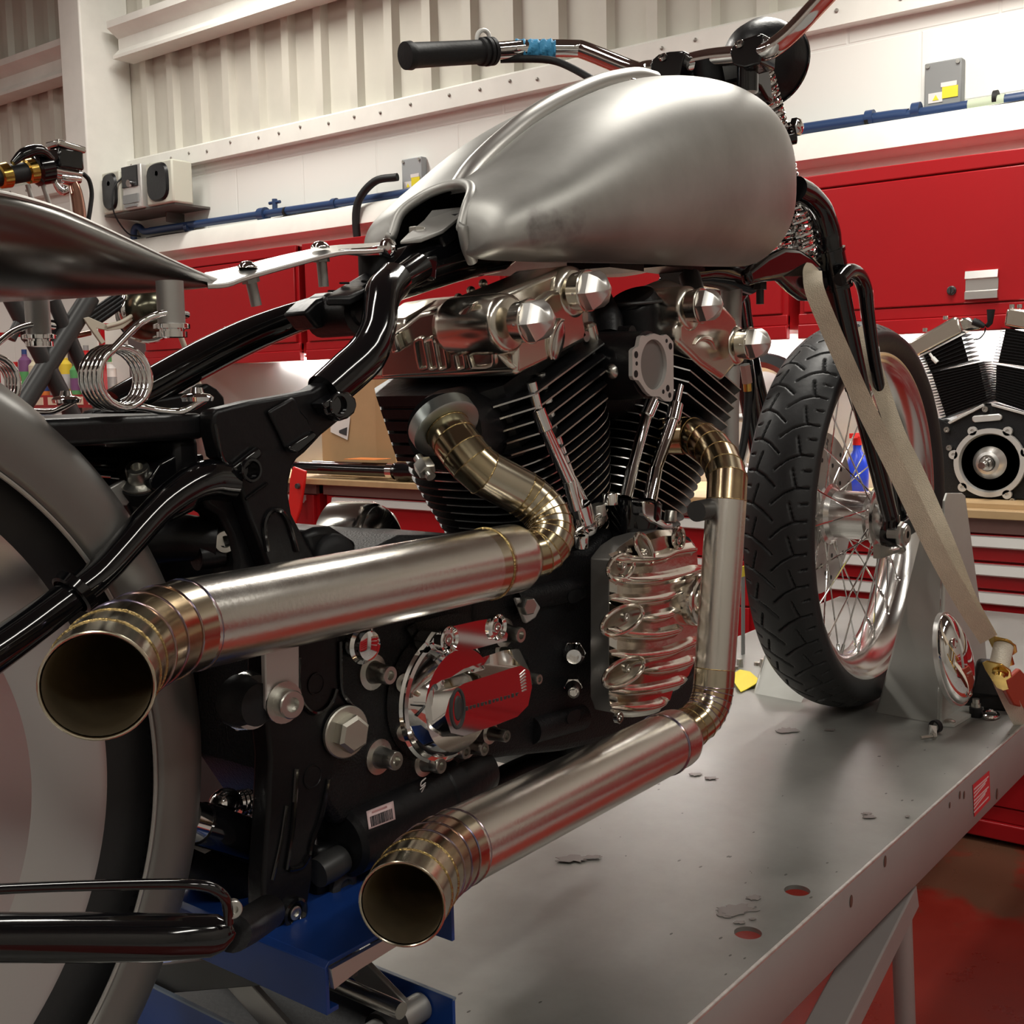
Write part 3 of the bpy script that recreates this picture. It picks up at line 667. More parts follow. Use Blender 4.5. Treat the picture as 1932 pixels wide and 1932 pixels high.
# yellow tag, clear cup and loose fixings beyond the header pipe
t=thing('paper_tag','crumpled yellow paper tag lying on the bench beyond the front exhaust pipe','tag',vz(1405,1292,ZT))
pp=[(1383,1275),(1396,1271),(1415,1270),(1425,1280),(1432,1288),(1425,1298),(1408,1302),(1398,1307),(1390,1302),(1384,1290)]
mb=MB(); mb.prism([vz(x,y,ZT+.001)+V((0,0,.003+.004*math.sin(i*1.7))) for i,(x,y) in enumerate(pp)],(0,0,.0015)); tg=mb.build('card',M['yellow'],t)
t=thing('paper_tag','small upright yellow tag just right of the straight header pipe','tag',vz(1399,1090,ZT))
mb=MB(); u=vy(1402,1078,.33); mb.box(u,(.020,.003,.022)); mb.build('card',M['yellow'],t)
mb=MB(); mb.box((u.x,u.y,(u.z-.011+ZT)/2),(.012,.003,u.z-.011-ZT)); mb.build('card_stem',M['grey'],t)
for i,(x,y,l,mm) in enumerate(((1388,1262,'tiny zinc bolt standing by the yellow tag',1),(1396,1258,'zinc nut lying behind the yellow tag',1),(1428,1255,'clear round cap lying behind the yellow tag',2),(1440,1258,'small silver washer lying beside the clear cap',1))):
    p=vz(x,y,ZT); mb=MB(); mb.lathe(p,(0,0,1),[(0,.007),(.006+.01*(i%2),.006),(.006+.01*(i%2),0)],n=12); tag(mb.build(('hex_bolt','hex_nut','clear_cap','washer')[i],M['zinc'] if mm==1 else M['chrome_dull']),l,('bolt','nut','cap','washer')[i])
# ================= motorcycle =================
bike=thing('motorcycle','custom v-twin motorcycle with bare steel tank and heat-tinted exhausts strapped on the lift bench','motorcycle',(1.1,0,ZT))
def onp(px,py,P0,N):
    d=V(ray(px,py)); c=V(CAM); t=(V(P0)-c).dot(V(N))/d.dot(V(N)); return c+d*t
def dep(px,py,z): return V(CAM)+V(ray(px,py))*z
def part(mb,name,m,parent=None,label=None,**k):
    o=mb.build(name,m,parent or bike,**k)
    if label: o['label']=label
    return o
WX,WZ,WR=1.975,.987,.336
# --- front tyre with real grooves ---
def tyre_mesh(cx,cz,R,prof,nth,groove=None):
    """prof: list of (y,r) fine; groove(y,s)->depth"""
    rows=[]
    for i in range(nth):
        a=2*PI*i/nth; ca,sa=math.cos(a),math.sin(a); row=[]
        for y,r in prof:
            rr=r-(groove(y,a*R) if groove and r>R-.016 else 0)
            row.append(V((cx+rr*ca,y,cz+rr*sa)))
        rows.append(row)
    mb=MB(); mb.grid(rows,closed_u=True,closed_v=True); return mb
PIT_=2*PI*WR/40
segs=[((.004,0),(.022,.002)),((.022,.002),(.040,.012)),((.040,.012),(.058,.028)),((.022,.002),(.030,-.027)),((.004,.025),(.015,.027))]
def groove(y,s):
    best=1
    for side in (1,-1):
        u=.056-side*y; ss=s+(0 if side>0 else PIT_/2)
        for (a,b),(c,d) in segs:
            if u<min(a,c)-.003 or u>max(a,c)+.003: continue
            for k in (-1,0,1):
                q=(ss%PIT_)+k*PIT_
                vx_,vy_=c-a,d-b; L=vx_*vx_+vy_*vy_; t=max(0,min(1,((u-a)*vx_+(q-b)*vy_)/L))
                dd=math.hypot(u-a-t*vx_,q-b-t*vy_)
                if dd<best: best=dd
    return .0045*max(0,1-(best/.0019)**2) if best<.0019 else 0
prof=[]
for i in range(61):   # tread from shoulder to shoulder
    y=-.056+.112*i/60; prof.append((y,WR-.020*abs(y/.056)**2.4))
prof=[(-.043,.279),(-.049,.284),(-.055,.296),(-.0585,.307)]+prof+[(.0585,.307),(.055,.296),(.049,.284),(.043,.279)]
tm=tyre_mesh(WX,WZ,WR,prof,1000,groove); ft=part(tm,'front_tyre',M['tyre'],ang=60)
# --- front rim, hub, spokes ---
M['rim']=mat('polished_rim',(.74,.72,.70),.20,1,rvar=.04,vscale=6)
mb=MB(); pr=[(-.047,.281),(-.0475,.286),(-.0455,.288),(-.043,.286),(-.040,.268),(-.030,.258),(-.018,.250),(0,.246),(.018,.250),(.030,.258),(.040,.268),(.043,.286),(.0455,.288),(.0475,.286),(.047,.281),(.043,.276),(.036,.263),(.020,.2465),(0,.2425),(-.020,.2465),(-.036,.263),(-.043,.276)]
mb.lathe((WX,0,WZ),(0,1,0),pr,n=160,close=True); rim=part(mb,'front_rim',M['rim'],ang=50)
mb=MB(); mb.lathe((WX,0,WZ),(0,1,0),[(-.068,.014),(-.068,.040),(-.062,.044),(-.050,.046),(-.047,.054),(-.041,.054),(-.038,.047),(-.030,.042),(.030,.042),(.038,.047),(.041,.054),(.047,.054),(.050,.044),(.058,.040),(.058,.014)],n=48,close=True); hub=part(mb,'front_hub',M['rim'],ang=30)
for i in range(40):
    a=2*PI*i/40; side=1 if i%2 else -1; off=(.33 if (i//2)%2 else -.33)
    p0=V((WX+.050*math.cos(a+off),side*.044,WZ+.050*math.sin(a+off))); p1=V((WX+.247*math.cos(a),side*.009,WZ+.247*math.sin(a)))
    d=(p1-p0).normalized(); L=(p1-p0).length
    mb=MB(); mb.tube([p0,p0+d*(L-.020),p0+d*(L-.0195),p0+d*(L-.004),p0+d*(L-.003),p1],[.0014,.0014,.0028,.0028,.0045,.0045],8); part(mb,'spoke',M['chrome'],rim)
# brake rotor on the far side
mb=MB(); mb.lathe((WX,0,WZ),(0,1,0),[(.060,.075),(.060,.145),(.065,.145),(.065,.075)],n=64,close=True); mb.lathe((WX,0,WZ),(0,1,0),[(.058,.040),(.061,.080),(.064,.080),(.063,.040)],n=48,close=True); rot=part(mb,'brake_rotor',M['steel'])
mb=MB()
for k in range(36):
    a=2*PI*k/36; r=(.095,.113,.130)[k%3]; p=V((WX+r*math.cos(a),.0597,WZ+r*math.sin(a))); mb.cyl(p,p-V((0,.0004,0)),.0042,n=10)
part(mb,'rotor_holes',M['rubber'],rot)

# --- fork ---
def leg_pts(y0,y1):
    px=[(1500,357),(1522,370),(1545,398),(1560,440),(1566,480),(1597,628),(1641,820),(1682,985)]
    f=[0,.04,.1,.17,.22,.42,.72,1]
    return [vy(x,y,y0+(y1-y0)*k) for (x,y),k in zip(px,f)]
RL=leg_pts(-.055,-.108)
LL_=[V((p.x,.104,p.z)) for p in RL]
for P in (RL,LL_):
    mb=MB(); mb.tube(P,[.019,.0195,.0205,.0205,.0200,.0178,.0148,.0130],22,k=4); fl=part(mb,'fork_leg',M['black'])
    ax=(P[5]-P[4]).normalized()
    for t,rr in ((-.005,.0225),(.03,.0225),(.05,.0225)):
        m2=MB(); m2.lathe(P[4]+ax*t,ax,[(-.002,.0155),(-.002,rr+.0015),(.003,rr+.0015),(.003,.0155)],n=28,close=True); part(m2,'fork_collar',M['black'],fl)
    m2=MB(); m2.lathe(P[4],ax,[(-.004,.0180),(-.004,.0222),(.052,.0222),(.052,.0160)],n=28,close=True); part(m2,'fork_clamp_sleeve',M['black'],fl)
    # thin spring-leg in front
    q=[vy(x,y,-.100) for x,y in ((1585,528),(1602,512),(1620,520),(1632,548),(1637,590),(1650,680),(1672,800),(1690,900),(1704,985))]
    if P is LL_: q=[V((a_.x,.104,a_.z)) for a_ in q]
    m2=MB(); m2.tube(q,[.010,.0115,.0120,.0115,.0105,.0095,.0090,.0085,.008],16,k=4); part(m2,'spring_leg',M['black'])
    # bottom lug and rocker
    s=1 if P[7].y>0 else -1; c=P[7]
    m2=MB(); m2.tube([c+V((-.002,0,.012)),c+V((0,0,-.022)),c+V((.004,0,-.036))],[.013,.017,.014],16); m2.cyl((c.x,c.y-.013,c.z-.022),(c.x,c.y+.013,c.z-.022),.018); part(m2,'axle_lug',M['black'])
    m2=MB(); m2.prism([V((c.x-.014,c.y+s*.012,c.z-.035)),V((WX+.01,c.y+s*.012,WZ-.016)),V((WX+.018,c.y+s*.012,WZ)),V((WX+.008,c.y+s*.012,WZ+.016)),V((c.x-.012,c.y+s*.012,c.z-.006))],(0,-s*.010,0)); part(m2,'rocker_arm',M['black'],bevel=.002)
c=vy(1699,1008,-.128)
mb=MB(); mb.lathe(c,(0,-1,0),[(-.02,.009),(0,.009),(0,.021),(.004,.021),(.006,.018),(.010,.0175)],n=8); mb.lathe(c,(0,-1,0),[(.010,.014),(.012,.014),(.012,.006),(.006,.006),(.006,0)],n=24); part(mb,'pivot_bolt',M['zinc'])
mb=MB(); mb.cyl((WX,-.104,WZ),(WX,.104,WZ),.0085); part(mb,'front_axle',M['zinc'])
mb=MB(); p=vy(1672,1040,-.10); mb.box(p+V((.01,.01,0)),(.05,.012,.022)); mb.cyl(p+V((.02,0,-.004)),p+V((.065,0,-.006)),.0045); bolt(mb,p+V((.065,0,-.006)),(1,0,0),.008,.008,socket=False); part(mb,'axle_clamp',M['zinc'])
# lower triple clamp / neck arms
pts=[(1392,512),(1430,484),(1462,468),(1490,470),(1515,484),(1540,510),(1548,540),(1530,570),(1500,568),(1478,552),(1455,530),(1425,533),(1398,540)]
for s in (-1,1):
    mb=MB(); mb.prism([V((p.x,s*abs(p.y),p.z)) for p in [vy(x,y,-.055) for x,y in pts]],(0,s*.016,0)); part(mb,'fork_wishbone',M['black'],bevel=.007,seg=3)
mb=MB(); P0=V(vy(1392,520,-.02)); mb.tube([V((1.36,0,1.375)),V((1.44,0,1.385)),V((1.56,0,1.375))],[.030,.034,.028],18,k=3); part(mb,'neck_casting',M['black'])
mb=MB(); p=vy(1434,536,-.03); mb.cyl(p+V((0,0,.006)),p-V((0,0,.008)),.010,n=6); mb.cyl(p-V((0,0,.008)),p-V((0,0,.028)),.0055); part(mb,'fork_stop_bolt',M['darkgrey'])
# steering head
HT=V((1.45,0,1.66)); HB=V((1.57,0,1.375))
mb=MB(); mb.tube([HT,HB],.026,24); part(mb,'steering_head',M['satin_black'])
mb=MB(); mb.prism([vy(1398,112,-.05),vy(1450,118,-.05),vy(1456,150,-.05),vy(1460,196,-.05),vy(1448,186,-.05),vy(1436,165,-.05),vy(1405,150,-.05)],(0,.10,0)); part(mb,'top_clamp',M['black'],bevel=.004)
# chrome fork springs
def helix(p0,p1,R0,R1,turns,r,n=14):
    x,y,d=basis(V(p1)-V(p0)); pts=[]; N=int(turns*n)
    for i in range(N+1):
        f=i/N; a=2*PI*turns*f; R=R0+(R1-R0)*f; pts.append(V(p0).lerp(V(p1),f)+x*R*math.cos(a)+y*R*math.sin(a))
    return pts
for yo in (-.030,.045):
    a=vy(1437,140,yo) if yo<0 else vy(1437,140,-.030)+V((0,.075,0)); b=(vy(1492,385,-.030))+(V((0,0,0)) if yo<0 else V((0,.075,0))); c_=(vy(1511,503,-.030))+(V((0,0,0)) if yo<0 else V((0,.075,0)))
    mid=a.lerp(b,.42)
    mb=MB(); mb.tube(helix(a,mid,.0165,.0185,13,.002),.0027,7); part(mb,'fork_spring',M['chrome'])
    mb=MB(); mb.tube(helix(mid+(b-a)*.05,b,.0175,.0175,15,.002),.0027,7); part(mb,'fork_spring',M['chrome'])
    mb=MB(); mb.tube(helix(b,c_,.026,.027,9,.002),.0034,7); part(mb,'fork_spring',M['chrome'])
    mb=MB(); mb.cyl(a+V((0,0,.03)),c_,.008,n=12); part(mb,'spring_rod',M['chrome_dull'])
p=vy(1497,240,-.05)
mb=MB(); mb.lathe(p,(0,-1,0),[(-.03,.008),(0,.008),(0,.013),(.008,.013),(.012,.009),(.013,.005),(.016,0)],n=6); part(mb,'spring_perch_nut',M['chrome'])
mb=MB(); mb.cyl(p+V((-.02,.03,-.02)),p+V((.005,.0,-.012)),.011); part(mb,'spring_perch',M['black'])

# --- headlight shell ---
hc=vx(1438,112,1.60); Rh=.0575
mb=MB(); ax=V((.97,-.10,-.1)).normalized()
mb.lathe(hc,ax,[(-.055,.0001),(-.052,.020),(-.040,.040),(-.018,.054),(0,Rh),(.025,Rh+.001),(.032,Rh+.001),(.032,Rh-.004),(.02,Rh-.005),(.0,.040),(-.01,0.0001)],n=48); part(mb,'headlight_shell',M['satin_black'])
mb=MB(); mb.lathe(hc,ax,[(.026,Rh+.0013),(.026,Rh+.003),(.030,Rh+.003),(.030,Rh+.0013)],n=48,close=True); part(mb,'headlight_rim',M['black'])

# --- handlebar ---
HB_=[dep(770,105,1.55),dep(925,97,1.63),dep(1000,92,1.66),dep(1082,92,1.66),dep(1108,97,1.655),dep(1196,132,1.615),dep(1222,131,1.60),vx(1262,124,1.44)+V((0,0,-.002)),vx(1335,110,1.44),vx(1405,100,1.44)+V((0,0,-.002)),dep(1442,97,1.495),dep(1464,86,1.48),dep(1500,55,1.465),dep(1556,-5,1.44),dep(1680,-135,1.38)]
mb=MB(); mb.tube(HB_,.0122,20,k=4); part(mb,'handlebar',M['chrome'])
g0,g1=HB_[0],HB_[1]; gd=(g1-g0).normalized()
mb=MB(); L=(g1-g0).length
mb.lathe(g0,gd,[(-.006,.004),(-.005,.0178),(.004,.0185),(.008,.0165),(L*.5,.0160),(L*.86,.0160),(L*.87,.0185),(L*.90,.0190),(L*.905,.0168),(L*.93,.0168),(L*.935,.0195),(L*.97,.0195),(L*.975,.0165),(L*.985,.0165),(L*.99,.0190),(L*1.03,.0190),(L*1.03,.011)],n=32); part(mb,'grip',M['rubber'])
mb=MB(); p=g1-gd*.012+V((0,0,.018)); mb.tube([p+V((0,0,0))+gd*(.011*math.cos(a))+V((0,0,.011*math.sin(a))) for a in [PI*(-.15)+PI*1.3*k/12 for k in range(13)]],.0032,8); part(mb,'clutch_lever_loop',M['white'])
mb=MB(); t0,t1=dep(972,92,1.66),dep(1048,92,1.66); td=(t1-t0).normalized(); tl=(t1-t0).length
rows=[]
x_,y_,_=basis(td)
for i in range(19):
    f=i/18; rr=.0135+.0012*math.sin(i*2.1)+(.001 if i%4==0 else 0)
    rows.append([t0+td*(tl*f)+(x_*math.cos(a)+y_*math.sin(a)+V((0,0,-.12)))*(rr+.0008*math.sin(a*5+i)) for a in [2*PI*k/28 for k in range(28)]])
mb.grid(rows,closed_v=True); part(mb,'masking_tape',M['tape'],label='strip of blue masking tape round the handlebar',ang=20,solid=.0006)
mb=MB(); mb.tube([dep(944,112,1.65),dep(985,111,1.65),dep(1035,113,1.64),dep(1070,124,1.62),dep(1125,155,1.56),dep(1160,185,1.52)],.0052,10,k=4); part(mb,'control_cable',M['rubber'])
for poly,scr in (([(1226,122),(1230,112),(1242,102),(1262,97),(1289,95),(1293,100),(1286,122),(1282,142),(1240,148),(1228,138)],(1250,109)),([(1376,98),(1380,88),(1396,75),(1420,67),(1436,62),(1441,67),(1436,96),(1434,120),(1404,128),(1382,122)],(1394,84))):
    mb=MB(); mb.prism([vx(x,y,1.418) for x,y in poly],(.044,0,0)); o=part(mb,'riser_clamp',M['black'],bevel=.005,seg=3)
    c=vx(scr[0],scr[1],1.417)
    mb=MB(); bolt(mb,c+V((.002,0,0)),(-.75,0,.65),.0060,.004); part(mb,'clamp_screw',M['chrome_dull'],o)
    b=vx(sum(q[0] for q in poly)/len(poly),sum(q[1] for q in poly)/len(poly)+8,1.44)
    mb=MB(); mb.cyl(b,b-V((0,0,.05)),.014); part(mb,'riser_post',M['black'],o)

# --- fuel tank ---
def tankmat():
    m=mat('bare_tank_steel',(.42,.415,.395),.40,.85); nt=m.node_tree; b=nt.nodes['Principled BSDF']
    tc=nt.nodes.new('ShaderNodeTexCoord')
    n=nt.nodes.new('ShaderNodeTexNoise'); n.inputs['Scale'].default_value=9; n.inputs['Detail'].default_value=7; n.inputs['Roughness'].default_value=.62
    nt.links.new(tc.outputs['Object'],n.inputs['Vector'])
    r=nt.nodes.new('ShaderNodeValToRGB'); r.color_ramp.elements[0].position=.30; r.color_ramp.elements[0].color=(.36,.355,.335,1)
    r.color_ramp.elements[1].position=.66; r.color_ramp.elements[1].color=(.47,.465,.445,1); nt.links.new(n.outputs['Fac'],r.inputs['Fac'])
    nt.links.new(r.outputs['Color'],b.inputs['Base Color'])
    mr=nt.nodes.new('ShaderNodeMapRange'); mr.inputs['To Min'].default_value=.44; mr.inputs['To Max'].default_value=.54
    nt.links.new(n.outputs['Fac'],mr.inputs['Value']); nt.links.new(mr.outputs[0],b.inputs['Roughness'])
    # two dark burnt smudges with a position of their own
    col=r.outputs['Color']
    for c,rad,st in ((vy(1045,425,-.128),.030,.55),(vy(1018,440,-.126),.024,.35),(vy(1085,432,-.13),.022,.35)):
        vm=nt.nodes.new('ShaderNodeVectorMath'); vm.operation='DISTANCE'; nt.links.new(tc.outputs['Object'],vm.inputs[0]); vm.inputs[1].default_value=c
        n2=nt.nodes.new('ShaderNodeTexNoise'); n2.inputs['Scale'].default_value=55; n2.inputs['Detail'].default_value=5; nt.links.new(tc.outputs['Object'],n2.inputs['Vector'])
        ad=nt.nodes.new('ShaderNodeMath'); ad.operation='MULTIPLY_ADD'; nt.links.new(n2.outputs['Fac'],ad.inputs[0]); ad.inputs[1].default_value=.05; nt.links.new(vm.outputs['Value'],ad.inputs[2])
        m2=nt.nodes.new('ShaderNodeMapRange'); m2.inputs['From Min'].default_value=rad+.025; m2.inputs['From Max'].default_value=.012+.02; m2.inputs['To Min'].default_value=0; m2.inputs['To Max'].default_value=st
        nt.links.new(ad.outputs[0],m2.inputs['Value'])
        mx=nt.nodes.new('ShaderNodeMix'); mx.data_type='RGBA'; nt.links.new(m2.outputs[0],mx.inputs['Factor']); nt.links.new(col,mx.inputs['A']); mx.inputs['B'].default_value=(.05,.03,.03,1); col=mx.outputs['Result']
    nt.links.new(col,b.inputs['Base Color'])
    return m
M['tank']=tankmat()
ST=[(.870,1.382,.074,1.364,1.352),(.873,1.394,.084,1.366,1.346),(.882,1.407,.098,1.369,1.342),(.905,1.424,.112,1.375,1.341),(.95,1.453,.127,1.387,1.341),(1.03,1.505,.142,1.408,1.343),(1.13,1.553,.151,1.432,1.346),(1.23,1.586,.156,1.452,1.349),(1.31,1.601,.155,1.462,1.353),(1.375,1.603,.149,1.468,1.358),(1.42,1.592,.138,1.473,1.368),(1.453,1.566,.119,1.475,1.388),(1.476,1.530,.092,1.476,1.418),(1.486,1.500,.055,1.476,1.450),(1.488,1.482,.015,1.476,1.470)]
def interp(x):
    if x<=ST[0][0]: return ST[0][1:]
    for a,b in zip(ST[:-1],ST[1:]):
        if x<=b[0]:
            t=(x-a[0])/(b[0]-a[0]); return tuple(a[i]+(b[i]-a[i])*t for i in range(1,5))
    return ST[-1][1:]
def catmull_st(k=4):
    P=[V((s[0],s[1],s[2])) for s in ST]; Q=[V((s[3],s[4],0)) for s in ST]
    a=smooth_path(P,k); b=smooth_path(Q,k); return [(p.x,p.y,p.z,q.x,q.y) for p,q in zip(a,b)]
def ztop_at(x,y):
    q=interp(max(x,.867)); f=min(1,abs(y)/q[1]); return q[2]+(q[0]-q[2])*(1-f**2.5)**(1/2.5)
mb=MB(); rows=[]; NS=96; SH=[]
for (x,zt,w,zc,zb) in catmull_st():
    row=[]
    for j in range(NS):
        a=2*PI*j/NS; sn,cs=math.sin(a),math.cos(a)
        nn=2.5 if cs>0 else 2.7
        y=w*math.copysign(abs(sn)**(2/nn),sn)
        z=zc+((zt-zc) if cs>0 else (zc-zb))*math.copysign(abs(cs)**(2/nn),cs)
        # rear notch round the seat post
        xn=.868+.044*math.sqrt(max(0,1-(y/.044)**2)) if abs(y)<.044 else 0
        xx=max(x,xn); SH.append(x<xn-1e-6)
        if cs<0: z+=.036*max(0,1-abs(y)/(w*.62))
        if x<xn-1e-6 and cs>0: z=ztop_at(xn,y)-.001
        # shallow valley under the centre strip
        if cs>0: z-=.006*max(0,1-abs(y)/.03)*min(1,max(0,(x-.9)/.1))
        row.append(V((xx,y,z)))
    rows.append(row)
mb.grid(rows,closed_v=True)
mb.f=[f for f in mb.f if not all(SH[i] for i in f)]; mb.mi=[0]*len(mb.f)
for sg in (1,-1):
    lobe=[j for j in range(NS) if not SH[j] and rows[0][j].y*sg>0]
    if sg<0: pass
    mb.f.append(tuple(lobe)); mb.mi.append(0)
e0=(len(rows)-1)*NS; mb.f.append(tuple(e0+j for j in range(NS-1,-1,-1))); mb.mi.append(0)
tank=part(mb,'fuel_tank',M['tank'],ang=70,label='fuel tank of bare unpainted steel with dark scorch marks')
# rolled lip round the notch
lp=[]
for k in range(17):
    a=PI*k/16; yy=.046*math.cos(a); xx=.869+.045*math.sin(a); lp.append(V((xx,yy,ztop_at(xx,yy)-.003)))
lp=[V((.884,.046,1.345)),V((.873,.048,1.358)),V((.868,.048,1.376))]+lp+[V((.868,-.048,1.376)),V((.873,-.048,1.358)),V((.884,-.046,1.345))]
mb=MB(); mb.tube(lp,.0055,12,k=3); part(mb,'rolled_lip',M['tank'],tank)
# centre strip with dome screws
sp_=[(868,350),(892,315),(925,281),(958,252),(991,225),(1037,196),(1084,173),(1130,154),(1170,144),(1203,140),(1232,147)]
SPN=[vy(x,y,0) for x,y in sp_]
mb=MB(); P=smooth_path([p-V((0,0,.004)) for p in SPN],4); rows=[]
for i,p in enumerate(P):
    t=(P[min(i+1,len(P)-1)]-P[max(i-1,0)]).normalized(); nz=V((0,1,0)).cross(t); nz=-nz if nz.z<0 else nz
    rr=.0128
    rows.append([p+V((0,1,0))*rr*math.cos(a)+nz*(rr*.95*math.sin(a)) for a in [PI*1.15*k/14-.075*PI for k in range(15)]]+[p+V((0,-.016,0))-nz*.004,p+V((0,.016,0))-nz*.004])
mb.grid(rows,closed_v=True); n=17; mb.f.append(tuple(range(n))); mb.mi.append(0); e=(len(rows)-1)*n; mb.f.append(tuple(e+j for j in range(n-1,-1,-1))); mb.mi.append(0)
part(mb,'tank_strip',mat('polished_strip_steel',(.70,.69,.66),.36,1),tank,label='raised half-round steel strip down the middle of the tank')
for x,y in ((902,341),(955,291),(1019,243),(1079,203),(1138,173),(1193,154)):
    p=vy(x,y,-.014)
    mb=MB(); mb.lathe(p-V((0,0,.004)),V((-.3,-.45,.8)),[(0,.0065),(.003,.0062),(.006,.0045),(.0078,.0025),(.008,0)],n=18); part(mb,'dome_screw',M['chrome'],tank)
# under-tank frame brackets
for a,b in (((1150,492),(1215,512)),((1255,498),(1330,512))):
    mb=MB(); p=vy(a[0],a[1],-.03); q=vy(b[0],b[1],-.03); mb.bb((p.x,-.03,q.z),(q.x,.03,p.z+.01)); part(mb,'tank_bracket',M['satin_black'])
# ================= engine =================
CX_,CZ_=1.11,.885
def E(sg,s,u,v): return V((CX_+sg*.383*s+.924*u, v, CZ_+.924*s-sg*.383*u))
def outline(kind,h,n=48):
    pts=[]
    for j in range(n):
        a=2*PI*j/n; e=3.0 if kind=='fin' else 2.0
        pts.append((h*math.copysign(abs(math.cos(a))**(2/e),math.cos(a)),h*math.copysign(abs(math.sin(a))**(2/e),math.sin(a))))
    return pts
for sg,nm in ((-1,'rear'),(1,'front')):
    rows=[]; kinds=[]
    def add(s,o): rows.append([E(sg,s,u,v) for u,v in o])
    add(.10,outline('c',.052)); s=.142
    while s<.325:
        f=(s-.142)/.18; h=.064+.036*min(1,f*1.15)**.8
        core=outline('c',.056+.010*f)
        add(s-.0035,core); add(s-.0012,outline('fin',h-.002)); kinds.append(len(rows)-1); add(s-.0006,outline('fin',h)); add(s+.0008,outline('fin',h)); add(s+.0013,outline('fin',h-.002)); add(s+.0030,core)
        s+=.0102
    add(.335,outline('c',.068))
    mb=MB(); nr=len(rows); n=48; vs=[p for r in rows for p in r]; 
    o=len(mb.v); mb.v+=vs
    for i in range(nr-1):
        isr=i in kinds or (i-1) in kinds or (i-2) in kinds
        for j in range(n):
            j2=(j+1)%n; mb.f.append((i*n+j,i*n+j2,(i+1)*n+j2,(i+1)*n+j))
            vv=rows[i][j].y
            mb.mi.append(1 if ((i-1) in kinds and vv<.03) else 0)
    part(mb,'cylinder_barrel',[M['satin_black'],M['fin_edge']],ang=30)
    # head with side fins
    def poly(u0,u1,v0,v1,c):
        return [(u0+c,v0),(u1-c,v0),(u1,v0+c),(u1,v1-c),(u1-c,v1),(u0+c,v1),(u0,v1-c),(u0,v0+c)]
    rows=[]; mats=[]
    du=-.012 if sg<0 else .0
    def addp(s,o,m=0): rows.append([E(sg,s,u*1.0+du*(1),v) for u,v in o]); mats.append(m)
    core=poly(-.088,.080,-.080,.092,.022)
    s=.327
    addp(s,core)
    for k in range(5):
        s=.333+k*.0135; g=.004*k
        fin=poly(-.080-g*.4,.088+g,-.108,.096,.03); fin2=poly(-.079-g*.4,.087+g,-.107,.095,.03)
        addp(s-.0012,core); addp(s-.001,fin2); addp(s-.0006,fin,1); addp(s+.0012,fin); addp(s+.0016,fin2); addp(s+.0024,core)
    addp(.401,core)
    mb=MB(); n=8; mb.v=[p for r in rows for p in r]
    for i in range(len(rows)-1):
        for j in range(n):
            j2=(j+1)%n; mb.f.append((i*n+j,i*n+j2,(i+1)*n+j2,(i+1)*n+j)); mb.mi.append(1 if mats[i] and (j in (7,0,1)) else 0)
    mb.f.append(tuple(range(n-1,-1,-1))); mb.mi.append(0); e=(len(rows)-1)*n; mb.f.append(tuple(e+j for j in range(n))); mb.mi.append(0)
    part(mb,'cylinder_head',[M['satin_black'],M['fin_edge']],ang=30)
# exhaust port bosses
mb=MB(); p=vy(838,815,-.06); mb.tube([E(-1,.345,-.05,-.02),p+V((.02,.01,0)),p],[.045,.040,.036],24); part(mb,'exhaust_port',M['satin_black'])
mb=MB(); mb.tube([E(1,.33,.03,-.03),V(vy(1300,835,-.09))],[.038,.032],20); part(mb,'exhaust_port',M['satin_black'])

# --- rocker covers ---
P0=vy(974,711,-.10)
def hullpoly(px,y): return [vy(a,b,y) for a,b in px]
rp=[(974,711),(973,652),(980,612),(1000,580),(1040,548),(1085,540),(1108,560),(1104,600),(1108,622),(1116,634),(1104,646),(1040,680)]
mb=MB(); mb.prism(hullpoly(rp,-.10),(0,.20,0)); rc=part(mb,'rocker_cover',M['nickel'],bevel=.006,seg=4,label='polished nickel rear rocker cover with two hexagonal end caps',ang=50)
def tunnel(par,pxc,Y0,Y1,r):
    c=vy(*pxc,Y0); mb=MB(); mb.lathe(c,(0,1,0),[(0,0.0001),(0,r*.80),(.003,r*.97),(.008,r),(Y1-Y0,r*1.0),(Y1-Y0+.012,r*.8),(Y1-Y0+.014,0.0001)],n=40); part(mb,'rocker_shaft_tunnel',M['nickel'],par,ang=60)
    return c
def acorn(par,pxc,Y,r,tilt=.2):
    c=vy(*pxc,Y)
    mb=MB(); mb.lathe(c+V((0,.012,0)),(0,-1,0),[(0,r*.9),(.012,r*1.0),(.014,r*1.03),(.015,r*.98),(.016,r*.98)],n=32); part(mb,'cap_washer',M['nickel'],par)
    mb=MB(); mb.lathe(c,(0,-1,0),[(-.004,r),(.012,r),(.020,r*.74),(.026,r*.30),(.0275,0.0001)],n=6,phase=tilt); part(mb,'hex_cap',M['alu'],par,ang=25)
c1=tunnel(rc,(965,610),-.102,-.035,.0285); c2=tunnel(rc,(1086,552),-.102,-.035,.027)
# bridge between the tunnels, forming the hump
def bridge(par,a,b,ra,rb,y0,y1):
    d=(b-a).normalized(); nn=V((-d.z,0,d.x)); nn=nn if nn.z>0 else -nn
    mb=MB(); mb.prism([V((p.x,y0,p.z)) for p in (a+nn*ra,b+nn*rb,b-nn*rb*.9,a-nn*ra*.9)],(0,y1-y0,0)); part(mb,'rocker_bridge',M['nickel'],par,bevel=.006,seg=3,ang=60)
bridge(rc,c1,c2,.0282,.0268,-.094,-.036)
acorn(rc,(998,606),-.125,.0205); acorn(rc,(1106,549),-.125,.0205)
